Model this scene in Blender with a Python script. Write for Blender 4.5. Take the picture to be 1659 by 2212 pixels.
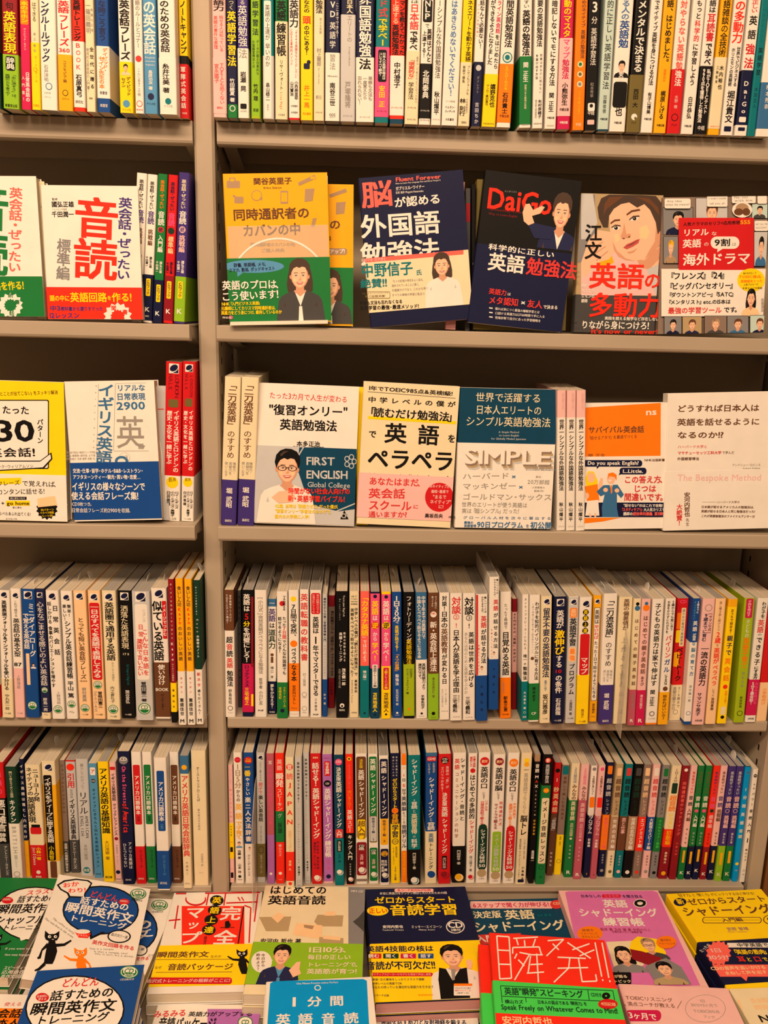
import bpy, math, random
import numpy as np
from mathutils import Matrix, Vector

for _o in list(bpy.data.objects):
    bpy.data.objects.remove(_o)
random.seed(11)
SC = bpy.context.scene
COL = SC.collection

# ------------------------------------------------------------------ camera
F = 1850.0                      # focal length in pixels of the 1659 x 2212 frame
CX, CY = 829.5, 1106.0
EYE = np.array((0.0, -1.10, 1.55))

def _rot():
    r = np.array((50000., 775., F)); d = np.array((-199., 7894., F))
    d /= np.linalg.norm(d); r -= d * (r @ d); r /= np.linalg.norm(r)
    n = np.cross(r, d)
    return np.array([r, n, -d]).T

RC = _rot()
cd = bpy.data.cameras.new('camera'); cam = bpy.data.objects.new('camera', cd); COL.objects.link(cam)
cd.sensor_fit = 'VERTICAL'; cd.sensor_height = 36.0; cd.lens = 36.0 * F / 2212.0
cd.clip_start = 0.02; cd.clip_end = 50
_m = np.eye(4); _m[:3, 0] = RC[0]; _m[:3, 1] = -RC[1]; _m[:3, 2] = -RC[2]; _m[:3, 3] = EYE
cam.matrix_world = Matrix(_m.tolist())
SC.camera = cam

# ------------------------------------------------------------------ world and light
w = bpy.data.worlds.new('world'); SC.world = w; w.use_nodes = True
w.node_tree.nodes['Background'].inputs[0].default_value = (1.0, 0.60, 0.33, 1)
w.node_tree.nodes['Background'].inputs[1].default_value = 0.19

def area(name, loc, rot, sx, sy, power, col=(1.0, 0.68, 0.42)):
    l = bpy.data.lights.new(name, 'AREA'); l.shape = 'RECTANGLE'; l.size = sx; l.size_y = sy
    l.energy = power; l.color = col
    o = bpy.data.objects.new(name, l); COL.objects.link(o); o.location = loc
    o.rotation_euler = tuple(math.radians(a) for a in rot)
    return o

area('ceiling_lamp', (-0.50, -1.40, 2.75), (26, 0, 0), 1.7, 0.32, 56, (1.0, 0.69, 0.44))
area('ceiling_lamp', (0.4, -2.6, 2.75), (38, 0, 0), 2.4, 0.35, 26, (1.0, 0.69, 0.44))
SC.view_settings.view_transform = 'Standard'; SC.view_settings.look = 'None'
SC.view_settings.exposure = 0.0; SC.view_settings.gamma = 1.0
SC.view_settings.use_curve_mapping = False
SC.cycles.max_bounces = 6; SC.cycles.diffuse_bounces = 3; SC.cycles.glossy_bounces = 2
SC.cycles.transmission_bounces = 4; SC.cycles.transparent_max_bounces = 8

# ------------------------------------------------------------------ pixel -> plane
def ray(px, py):
    px = np.asarray(px, float); py = np.asarray(py, float)
    v = np.stack([px - CX, py - CY, np.full(px.shape, F)], -1)
    return v @ RC                       # rows are world directions

def atY(px, py, Y=0.0):
    v = ray(px, py); return EYE + v * ((Y - EYE[1]) / v[..., 1])[..., None]

def atZ(px, py, Z, sl=0.0, Y0=0.0):     # plane z = Z + sl*(y - Y0)
    v = ray(px, py)
    t = (Z + sl * (EYE[1] - Y0) - EYE[2]) / (v[..., 2] - sl * v[..., 1])
    return EYE + v * t[..., None]

# ------------------------------------------------------------------ materials
PAL = dict(
    wht=(236, 232, 226), crm=(232, 220, 186), blk=(17, 16, 18), nvy=(22, 27, 64), dnv=(34, 40, 80), blu=(24, 74, 150),
    lbl=(84, 150, 200), cyn=(0, 152, 230), tea=(8, 118, 128), grn=(28, 120, 60), lgr=(140, 190, 40), vgr=(70, 215, 90), dgr=(22, 58, 44),
    lim=(160, 186, 30), red=(206, 30, 36), drd=(140, 26, 38), vrd=(240, 48, 30), pnk=(236, 84, 140), lpk=(236, 190, 190),
    mag=(200, 30, 86), org=(246, 128, 20), yel=(250, 216, 20), gld=(240, 176, 24), prp=(66, 52, 128), vio=(176, 108, 190),
    pvi=(214, 116, 186), brn=(104, 66, 44), tan=(180, 158, 120), gry=(132, 132, 136), lgy=(196, 198, 202), slm=(244, 106, 96), olv=(112, 100, 54),
    pch=(244, 206, 160), skn=(240, 192, 162), sk2=(212, 156, 126), lip=(196, 84, 84), hlt=(74, 58, 50), dgy=(70, 70, 72), gtx=(150, 146, 142), rtx=(214, 60, 60), btx=(70, 120, 180),
    dbl=(14, 66, 96), tau=(136, 118, 108), scr=(170, 140, 110), mnt=(190, 214, 210), rse=(186, 90, 110), stb=(56, 110, 160),
    pgw=(224, 212, 190), pgp=(206, 150, 150), pgo=(226, 150, 96), pgg=(176, 172, 166))
ENG = dict(wht='white', crm='cream', blk='black', nvy='navy', dnv='slate navy', blu='blue', lbl='light blue', cyn='sky blue', tea='teal',
    grn='green', lgr='bright green', vgr='vivid green', dgr='dark green', lim='lime green', red='red', drd='crimson', vrd='scarlet', pnk='pink',
    lpk='pale pink', mag='magenta', org='orange', yel='yellow', gld='golden yellow', prp='purple', vio='violet', pvi='orchid pink', brn='brown',
    tan='tan', gry='grey', lgy='pale grey', slm='salmon', olv='olive', pch='peach', dgy='dark grey', tau='taupe', scr='tan', mnt='pale blue-grey',
    rse='dusty pink', stb='steel blue', dbl='deep blue', gtx='grey', rtx='red', btx='blue', skn='beige')

def lin(c):
    return tuple(((x / 255) / 12.92 if x / 255 <= 0.04045 else (((x / 255) + 0.055) / 1.055) ** 2.4) for x in c)

_mats = {}
def mat(name, rough=0.48, kind='print', alpha=1.0):
    key = (name, kind)
    if key in _mats: return _mats[key]
    c = lin(PAL[name]) if isinstance(name, str) else lin(name)
    m = bpy.data.materials.new(f'{kind}_{name}'); m.use_nodes = True
    nt = m.node_tree; b = nt.nodes['Principled BSDF']
    b.inputs['Roughness'].default_value = rough
    b.inputs['Specular IOR Level'].default_value = 0.13 if kind in ('print', 'page', 'pageflat') else 0.4
    tc = nt.nodes.new('ShaderNodeTexCoord')
    no = nt.nodes.new('ShaderNodeTexNoise'); no.inputs['Detail'].default_value = 2
    mx = nt.nodes.new('ShaderNodeMix'); mx.data_type = 'RGBA'
    rp = nt.nodes.new('ShaderNodeMapRange')
    if kind == 'page':
        mp = nt.nodes.new('ShaderNodeMapping'); mp.inputs['Scale'].default_value = (2200, 3, 3)
        nt.links.new(tc.outputs['Object'], mp.inputs[0]); nt.links.new(mp.outputs[0], no.inputs['Vector'])
        no.inputs['Scale'].default_value = 1.0; lo = 0.66
    elif kind == 'pageflat':
        mp = nt.nodes.new('ShaderNodeMapping'); mp.inputs['Scale'].default_value = (3, 2200, 3)
        nt.links.new(tc.outputs['Object'], mp.inputs[0]); nt.links.new(mp.outputs[0], no.inputs['Vector'])
        no.inputs['Scale'].default_value = 1.0; lo = 0.66
    elif kind == 'steel':
        nt.links.new(tc.outputs['Object'], no.inputs['Vector'])
        no.inputs['Scale'].default_value = 9.0; no.inputs['Detail'].default_value = 6; lo = 0.90
        n2 = nt.nodes.new('ShaderNodeTexNoise'); n2.inputs['Scale'].default_value = 900
        bp = nt.nodes.new('ShaderNodeBump'); bp.inputs['Strength'].default_value = 0.06; bp.inputs['Distance'].default_value = 0.0005
        nt.links.new(n2.outputs[0], bp.inputs['Height']); nt.links.new(bp.outputs[0], b.inputs['Normal'])
    else:
        nt.links.new(tc.outputs['Object'], no.inputs['Vector'])
        no.inputs['Scale'].default_value = 40.0; lo = 0.94
    nt.links.new(no.outputs[0], rp.inputs[0])
    rp.inputs[1].default_value = 0.3; rp.inputs[2].default_value = 0.7
    nt.links.new(rp.outputs[0], mx.inputs['Factor'])
    mx.inputs[6].default_value = (*[x * lo for x in c], 1); mx.inputs[7].default_value = (*c, 1)
    nt.links.new(mx.outputs[2], b.inputs['Base Color'])
    if alpha < 1:
        b.inputs['Alpha'].default_value = alpha
    _mats[key] = m
    return m

# ------------------------------------------------------------------ mesh building
class MB:
    def __init__(s): s.v = []; s.f = []; s.m = []; s.mats = []; s.n = 0
    def mi(s, m):
        if m not in s.mats: s.mats.append(m)
        return s.mats.index(m)
    def add(s, vs, fs, m):
        i = s.mi(m); s.v.extend(vs); b = s.n
        s.f.extend([tuple(a + b for a in f) for f in fs]); s.m.extend([i] * len(fs)); s.n += len(vs)
    def box(s, a, b, m):
        x0, y0, z0 = a; x1, y1, z1 = b
        vs = [(x0, y0, z0), (x1, y0, z0), (x1, y1, z0), (x0, y1, z0), (x0, y0, z1), (x1, y0, z1), (x1, y1, z1), (x0, y1, z1)]
        s.add(vs, [(0, 3, 2, 1), (4, 5, 6, 7), (0, 1, 5, 4), (1, 2, 6, 5), (2, 3, 7, 6), (3, 0, 4, 7)], m)
    def prism(s, prof, x0, x1, m, axis='x'):        # closed profile extruded
        n = len(prof)
        if axis == 'x': vs = [(x0, a, b) for a, b in prof] + [(x1, a, b) for a, b in prof]
        else: vs = [(a, b, x0) for a, b in prof] + [(a, b, x1) for a, b in prof]
        fs = [(i, (i + 1) % n, (i + 1) % n + n, i + n) for i in range(n)]
        fs += [tuple(range(n))[::-1], tuple(range(n, 2 * n))]
        s.add(vs, fs, m)
    def build(s, name, parent=None, mw=None, label=None, recalc=False):
        me = bpy.data.meshes.new(name); me.from_pydata(s.v, [], s.f)
        for m in s.mats: me.materials.append(m)
        me.polygons.foreach_set('material_index', s.m)
        if recalc:
            import bmesh
            bm = bmesh.new(); bm.from_mesh(me); bmesh.ops.recalc_face_normals(bm, faces=bm.faces); bm.to_mesh(me); bm.free()
        me.update()
        o = bpy.data.objects.new(name, me); COL.objects.link(o)
        if parent is not None: o.parent = parent
        if mw is not None: o.matrix_world = mw
        if label: o['label'] = label
        return o

def shell(mb, outer, inner, zs, mats, inmat):
    """open U section (outer/inner polylines, same length) through levels zs, one material per level."""
    n = len(outer)
    for k in range(len(zs) - 1):
        z0, z1 = zs[k], zs[k + 1]
        vs = [(a, b, z0) for a, b in outer] + [(a, b, z1) for a, b in outer]
        mb.add(vs, [(i, i + 1, i + 1 + n, i + n) for i in range(n - 1)], mats[k])
    z0, z1 = zs[0], zs[-1]
    vs = [(a, b, z0) for a, b in inner] + [(a, b, z1) for a, b in inner]
    mb.add(vs, [(i + 1, i, i + n, i + 1 + n) for i in range(n - 1)], inmat)
    for z, m in ((z0, mats[0]), (z1, mats[-1])):
        vs = [(a, b, z) for a, b in outer] + [(a, b, z) for a, b in inner]
        mb.add(vs, [(i, i + 1, i + 1 + n, i + n) for i in range(n - 1)], m)
    for i in (0, n - 1):
        vs = [(*outer[i], z0), (*inner[i], z0), (*inner[i], z1), (*outer[i], z1)]
        mb.add(vs, [(0, 1, 2, 3)], mats[0])

# ------------------------------------------------------------------ lettering
_gl = {}
def glyph(ch, bold):
    k = (ch, bold)
    if k in _gl: return _gl[k]
    c = bpy.data.curves.new('g', 'FONT'); c.body = ch; c.size = 1; c.resolution_u = 2; c.offset = 0.0; c.fill_mode = 'FRONT'
    o = bpy.data.objects.new('g', c); COL.objects.link(o)
    me = bpy.data.meshes.new_from_object(o.evaluated_get(bpy.context.evaluated_depsgraph_get()))
    v = np.array([p.co[:2] for p in me.vertices]) if len(me.vertices) else np.zeros((0, 2))
    f = [tuple(p.vertices) for p in me.polygons]
    bpy.data.objects.remove(o); bpy.data.curves.remove(c); bpy.data.meshes.remove(me)
    _gl[k] = (v, f); return _gl[k]

_ROT = set('ー－〜~「」『』()（）…‐-[]［］→')
_SMALL = set('っゃゅょぁぃぅぇぉッャュョァィゥェォ')
def put_glyph(mb, ch, bold, cx, cz, sx, sz, y, m, ax=(1, 0), az=(0, 1), vert=False, rot=False):
    v, f = glyph(ch, bold)
    if not len(v): return
    if ord(ch) < 0x2000:
        mx = (v[:, 0].min() + v[:, 0].max()) / 2; q = np.stack([v[:, 0] - mx, v[:, 1] - 0.345], 1)
        q = q * 1.12
    else: q = np.stack([v[:, 0] - 0.5, v[:, 1] - 0.38], 1)
    if vert and (ch in _ROT or rot): q = np.stack([q[:, 1], -q[:, 0]], 1)
    elif vert and ch in '。、': q = q + np.array((0.55, 0.5))
    elif vert and ch in _SMALL: q = q + np.array((0.08, 0.08))
    if bold: q = np.concatenate([q + np.array(d) * 0.021 for d in ((-1, -.7), (1, -.7), (-1, .9), (1, .9))]); f = [tuple(i + k * len(v) for i in t) for k in range(4) for t in f]
    else: q = np.concatenate([q + np.array(d) * 0.006 for d in ((-1, -.5), (1, .5))]); f = [tuple(i + k * len(v) for i in t) for k in range(2) for t in f]
    q = q * np.array((sx, sz))
    X = cx + q[:, 0] * ax[0] + q[:, 1] * az[0]; Z = cz + q[:, 0] * ax[1] + q[:, 1] * az[1]
    n0 = len(v); mb.add([(a, y - .000003 * (i // n0), b) for i, (a, b) in enumerate(zip(X.tolist(), Z.tolist()))], f, m)

def text_v(mb, s, p0, p1, wid, y, m, bold=False):
    """vertical writing, p0 top centre to p1 bottom centre in the local (x, z) plane."""
    rot = s.startswith('>')
    if rot: s = s[1:]
    p0 = np.array(p0); p1 = np.array(p1); L = np.linalg.norm(p1 - p0)
    az = (p0 - p1) / L; ax = np.array((az[1], -az[0]))
    if rot:
        adv = [0.35 if c == ' ' else (0.62 if ord(c) < 0x2000 else 1) for c in s]
    else: adv = [0.5 if c == ' ' else (0.75 if c in '・!！' else (0.86 if ord(c) < 0x2000 else 1.0)) for c in s]
    tot = sum(adv); u = L / tot; t = 0
    for c, a in zip(s, adv):
        k = (t + a / 2) * u; t += a
        if c == ' ': continue
        q = p0 - az * k
        if rot: put_glyph(mb, c, bold, q[0], q[1], wid, u if u < wid * 1.3 else wid, y, m, ax, az, True, True)
        else: put_glyph(mb, c, bold, q[0], q[1], wid * (1.14 if bold else 1.06), min(u * 1.04, wid * 1.22), y, m, ax, az, True)

def text_h(mb, s, p0, p1, hei, y, m, bold=False):
    p0 = np.array(p0); p1 = np.array(p1); L = np.linalg.norm(p1 - p0)
    ax = (p1 - p0) / L; az = np.array((-ax[1], ax[0]))
    adv = []
    for c in s:
        if c == ' ': adv.append(.36)
        elif ord(c) < 0x2000:
            g = glyph(c, bold)[0]; adv.append((g[:, 0].max() - g[:, 0].min()) * 1.12 + .10 if len(g) else .4)
        else: adv.append(0.6 if c in '、。・！「」『』' else 1.0)
    tot = sum(adv); u = L / tot; t = 0
    for c, a in zip(s, adv):
        k = (t + a / 2) * u; t += a
        if c == ' ': continue
        q = p0 + ax * k; sx = min(u, hei * 1.4)
        put_glyph(mb, c, bold, q[0], q[1], sx, hei, y, m, ax, az)

def clip(poly, x0, x1, z0, z1):
    for a, s, lim in ((0, 1, x0), (0, -1, x1), (1, 1, z0), (1, -1, z1)):
        out = []
        for i in range(len(poly)):
            p, q = poly[i - 1], poly[i]; dp, dq = s * (p[a] - lim), s * (q[a] - lim)
            if (dp < 0) != (dq < 0):
                t = dp / (dp - dq); out.append((p[0] + t * (q[0] - p[0]), p[1] + t * (q[1] - p[1])))
            if dq >= 0: out.append(q)
        poly = out
        if len(poly) < 3: return []
    return poly

def poly2(mb, pts, y, m):
    if len(pts) >= 3: mb.add([(a, y, b) for a, b in pts], [tuple(range(len(pts)))], m)

def ell(cx, cz, rx, rz, n=20, a0=0.0, tilt=0.0):
    c, s = math.cos(tilt), math.sin(tilt)
    o = []
    for i in range(n):
        t = a0 + 2 * math.pi * i / n; x, z = rx * math.cos(t), rz * math.sin(t)
        o.append((cx + x * c - z * s, cz + x * s + z * c))
    return o

def rrect(x0, x1, z0, z1, r, n=4):
    o = []
    for cx, cz, a in ((x1 - r, z1 - r, 0), (x0 + r, z1 - r, 90), (x0 + r, z0 + r, 180), (x1 - r, z0 + r, 270)):
        for i in range(n + 1):
            t = math.radians(a + 90 * i / n); o.append((cx + r * math.cos(t), cz + r * math.sin(t)))
    return o

def burst(cx, cz, r, n=14):
    o = []
    for i in range(2 * n):
        t = math.pi * i / n; k = r if i % 2 else r * 0.82
        o.append((cx + k * math.cos(t), cz + k * math.sin(t)))
    return o

# ------------------------------------------------------------------ a book standing spine-out
PREV = []
def empty(name, M, label=None, cat=None, group=None):
    e = bpy.data.objects.new(name, None); COL.objects.link(e); e.matrix_world = M; e.empty_display_size = 0.02
    if label: e['label'] = label
    if cat: e['category'] = cat
    if group: e['group'] = group
    return e

def frame_of(O, ax, az):
    ax = ax / np.linalg.norm(ax); az = az - ax * (az @ ax); az /= np.linalg.norm(az); ay = np.cross(az, ax)
    M = np.eye(4); M[:3, 0] = ax; M[:3, 1] = ay; M[:3, 2] = az; M[:3, 3] = O
    return M

def slip(parent, W, D, H, rnd):
    """the curled order slip that sticks out of the top of the pages"""
    mb = MB(); n = 6; wd = 0.008; y0 = D * rnd.uniform(0.2, 0.62); x0 = rnd.uniform(-0.25, 0.25) * W
    hgt = rnd.uniform(0.005, 0.011); lean = rnd.uniform(-0.7, 0.7); vs = []
    for i in range(n + 1):
        t = i / n; z = H - 0.004 + (hgt + 0.004) * t; dx = lean * hgt * t * t
        hw = wd * (1 if t < 0.55 else math.sqrt(max(0.02, 1 - ((t - 0.55) / 0.46) ** 2)))
        vs += [(x0 + dx, y0 - hw, z), (x0 + dx, y0 + hw, z), (x0 + dx + 0.0004, y0 + hw, z), (x0 + dx + 0.0004, y0 - hw, z)]
    fs = []
    for i in range(n):
        for k in range(4): fs.append((4 * i + k, 4 * i + (k + 1) % 4, 4 * i + 4 + (k + 1) % 4, 4 * i + 4 + k))
    fs += [(0, 3, 2, 1), (4 * n, 4 * n + 1, 4 * n + 2, 4 * n + 3)]
    mb.add(vs, fs, mat('wht')); mb.build('order_slip', parent)

def cols(s):
    c = s.split('/'); b = c[0].endswith('*'); return c[0].rstrip('*'), b, [float(x) for x in c[1:]]

def spine_book(box, base, spec, shelfz, Y=None, H=None, depth=0.128, label='', group='', page='pgw', tab=0.0, xat=None, rnd=random):
    """box = (xb0, xb1, yb, xt, yt) in pixels of the photograph's frame; spec = the print on the spine."""
    xb0, xb1, yb, xt, yt = box
    if Y is None:
        p = atZ((xb0 + xb1) / 2, yb, shelfz); Y = float(np.clip(p[1], -0.03, 0.05))
    a = atY(xb0, yb, Y); b = atY(xb1, yb, Y); t = atY(xt, yt, Y)
    if PREV:
        r0, r1, hp = PREV
        a[0] = max(a[0], r0 + .0003); hh = float(t[2] - shelfz); t[0] = max(t[0], r0 + (r1 - r0) * min(1.0, hh / hp) * (hh / hp if hh > hp else 1) + .0003)
    if a[0] > XR - .01: a[0] = max(a[0], XR + .0010); t[0] = max(t[0], XR + .0010)
    if a[0] < XL: b[0] = min(b[0], XL - .0010, a[0] + max(.006, XL - .0014 - t[0]))
    if b[0] > XE - .06 and Y > -.002: b[0] = min(b[0], XE - .0208); t[0] = min(t[0], XE - .0212 - (b[0] - a[0]))
    W = max(.004, (b[0] - a[0]) * 0.985 - 0.0004)
    O = np.array((a[0] + W / 2, Y, shelfz))
    up = t - a; Hh = H if H else float(t[2] - shelfz)
    up = up / up[2]
    M = frame_of(O, np.array((1., 0, 0)), up)
    # keep x axis square to the leaning up axis
    az = up / np.linalg.norm(up); ax = np.cross(np.array((0, 1., 0)), az)
    M = np.eye(4); M[:3, 0] = ax; M[:3, 1] = (0, 1, 0); M[:3, 2] = az; M[:3, 3] = O
    lean = abs(float(az[0]))
    M[2, 3] = shelfz + lean * W / 2 + 0.0004
    depth = min(depth, 0.136 - Y)
    Mi = np.linalg.inv(M)
    def z_of(y):
        y = CUR[1] + y * CUR[2]
        f = (yb - y) / max(1e-6, (yb - yt)); x = (xb0 + xb1) / 2 + f * (xt - xb0)
        p = atY(x, y, Y); return float((Mi @ np.array((*p, 1)))[2])
    e = empty('book', Matrix(M.tolist()), label, 'book', group)
    toks = [t_ for t_ in spec.split('|') if t_]
    zones = []; bands = []; prints = []
    for tk in toks:
        h = tk.split(' ', 2); k = tk[0]; rng = h[0][1:].split(':')
        if k in 'zb':
            za = z_of(float(rng[0])) if rng[0] else Hh; zb = z_of(float(rng[1])) if len(rng) > 1 and rng[1] else 0.0
            za = min(max(za, 0), Hh); zb = min(max(zb, 0), Hh)
            (zones if k == 'z' else bands).append((zb, za, h[1]))
        else: prints.append((k, rng, h[1], h[2] if len(h) > 2 else ''))
    PREV[:] = [a[0] + W + .0004, a[0] + W + .0004 + float(az[0]) / float(az[2]) * Hh + .0001, Hh]
    # cover shell
    r = min(0.0016, W * 0.2); t = 0.0006; hw = W / 2
    outer = [(-hw, depth), (-hw, r), (-hw + r * 0.3, r * 0.3), (-hw + r, 0), (hw - r, 0), (hw - r * 0.3, r * 0.3), (hw, r), (hw, depth)]
    inner = [(-hw + t, depth), (-hw + t, r + t), (-hw + t + r * 0.2, t + r * 0.2), (-hw + r, t), (hw - r, t), (hw - t - r * 0.2, t + r * 0.2), (hw - t, r + t), (hw - t, depth)]
    zs = sorted({0.0, Hh, *[z for a_ in zones for z in a_[:2]]})
    zs = [z for i, z in enumerate(zs) if i == 0 or z - zs[i - 1] > 1e-5]
    ms = []
    for i in range(len(zs) - 1):
        mid = (zs[i] + zs[i + 1]) / 2; c = base
        for za, zb, cc in zones:
            if za <= mid <= zb: c = cc
        ms.append(mat(c))
    mb = MB(); shell(mb, outer, inner, zs, ms, mat('wht')); cover = mb.build('cover', e)
    mb = MB(); mb.box((-hw + t, t + 0.0002, 0.0006), (hw - t, depth - 0.0015, Hh - 0.0006), mat(page, 0.8, 'page')); mb.build('page_block', e)
    bt = None
    for za, zb, cc in bands:
        g = 0.00028; o2 = [(x + (g if x > 0 else -g), (y - g if y < 0.02 else y - 0.004)) for x, y in outer]
        i2 = [(x + (0.00005 if x > 0 else -0.00005), (y - 0.00005 if y < 0.02 else y - 0.004)) for x, y in outer]
        mb = MB(); shell(mb, o2, i2, [za, zb], [mat(cc)], mat('wht')); bt = mb.build('paper_band', e); 
    # print
    C = MB(); B = MB(); seq = 0
    for k, rng, colr, txt in prints:
        c, bold, opt = cols(colr); seq += 1
        y0 = z_of(float(rng[0])); y1 = z_of(float(rng[1])) if len(rng) > 1 else y0
        fr = opt[0] if opt else 0.72; off = (opt[1] if len(opt) > 1 else 0.0) * W
        y0 = min(y0, Hh - 0.0008); y1 = max(y1, 0.0008)
        if k == 'h': y0 = max(y0, .0032)
        if k in 'cuoqdkf': y0 = max(y0, .0045)
        inband = any(za <= (y0 + y1) / 2 <= zb for za, zb, _ in bands)
        near = any(za - .003 <= y0 and y1 <= zb + .003 for za, zb, _ in bands)
        yl = (-0.00040 if near else -0.00012) - 0.00001 * seq
        E = MB(); nm = 'printed_emblem'
        if k == 't':
            text_v(B if inband else C, txt, (off, y0), (off, y1), fr * W, yl - 0.00005, mat(c), bold)
        elif k == 'x':
            h2 = fr * W / 2; poly2(E, rrect(off - h2, off + h2, y1, y0, min(h2, (y0 - y1) / 2) * 0.4), yl, mat(c)); nm = 'title_panel'
        elif k == 'w':                                   # outlined panel
            h2 = fr * W / 2; poly2(E, rrect(off - h2, off + h2, y1, y0, h2 * 0.4), yl + 0.00002, mat('nvy')); nm = 'title_panel'
            h3 = h2 - 0.0006; poly2(E, rrect(off - h3, off + h3, y1 + 0.0006, y0 - 0.0006, h3 * 0.4), yl, mat(c))
        elif k in 'cu':
            rr = fr * W / 2
            poly2(E, burst(off, y0, rr) if k == 'u' else ell(off, y0, rr, rr), yl, mat(c))
        elif k == 'o':
            rr = fr * W / 2; poly2(E, ell(off, y0, rr, rr), yl + 0.00002, mat(c)); poly2(E, ell(off, y0, rr * 0.8, rr * 0.8), yl, mat(txt or base))
        elif k == 'q':                                   # ring-and-ball publisher mark
            rr = 0.30 * W; poly2(E, rrect(-rr, rr, y0 - rr, y0 + rr, rr * .1), yl + .00004, mat('wht'))
            poly2(E, [(-rr * .2, y0 - rr * .9), (rr * .9, y0 - rr * .9), (rr * .9, y0 + rr * .1)], yl + .00003, mat('nvy'))
            poly2(E, ell(-rr * .02, y0 + rr * .05, rr * .98, rr * .72, tilt=.6), yl + .00002, mat('wht')); poly2(E, ell(-rr * .02, y0 + rr * .12, rr * .9, rr * .62, tilt=.6), yl, mat('nvy'))
        elif k == 'd':                                   # round CD badge
            rr = 0.36 * W; poly2(E, ell(0, y0, rr, rr), yl + .00004, mat('grn')); poly2(E, ell(0, y0, rr * .86, rr * .86), yl + .00002, mat('wht'))
            poly2(E, clip(ell(0, y0, rr * .76, rr * .76), -rr, rr, y0 - rr, y0 - rr * .15), yl, mat('grn'))
            text_h(E, 'CD', (-rr * .6, y0 + rr * .25), (rr * .6, y0 + rr * .25), rr * .9, yl - .00004, mat('grn'), True)
        elif k == 'k':                                   # moon mark
            rr = 0.30 * W; poly2(E, ell(rr * .22, y0 - rr * .2, rr * 1.12, rr * 1.12), yl + .00004, mat(c)); poly2(E, ell(rr * .06, y0 - rr * .04, rr * 1.06, rr * 1.06), yl + .00002, mat(txt or base)); poly2(E, ell(-rr * .06, y0 + rr * .06, rr * .92, rr * .92), yl, mat(c))
        elif k == 'h':                                   # short line of horizontal print
            text_h(B if inband else C, txt, (off - fr * W / 2, y0), (off + fr * W / 2, y0), (fr * W * 1.15 if len(txt) == 1 else max(0.0022, fr * W / max(2, len(txt)) * 1.25)), yl - .00005, mat(c), bold)
        elif k == 'f':                                   # little face (drawing or photograph)
            rr = fr * W / 2; nm = 'portrait'
            person(E, off - rr, off + rr, y0 - rr * 1.1, y0 + rr * 1.1, yl, c, txt or 'wht', seq=0.000004)
        if E.n: E.build(nm, bt if (inband and bt) else cover)
    if C.n: C.build('title_lettering', cover)
    if B.n: B.build('band_lettering', bt)
    if rnd.random() < tab: slip(e, W, depth, Hh, rnd)
    return e

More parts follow.
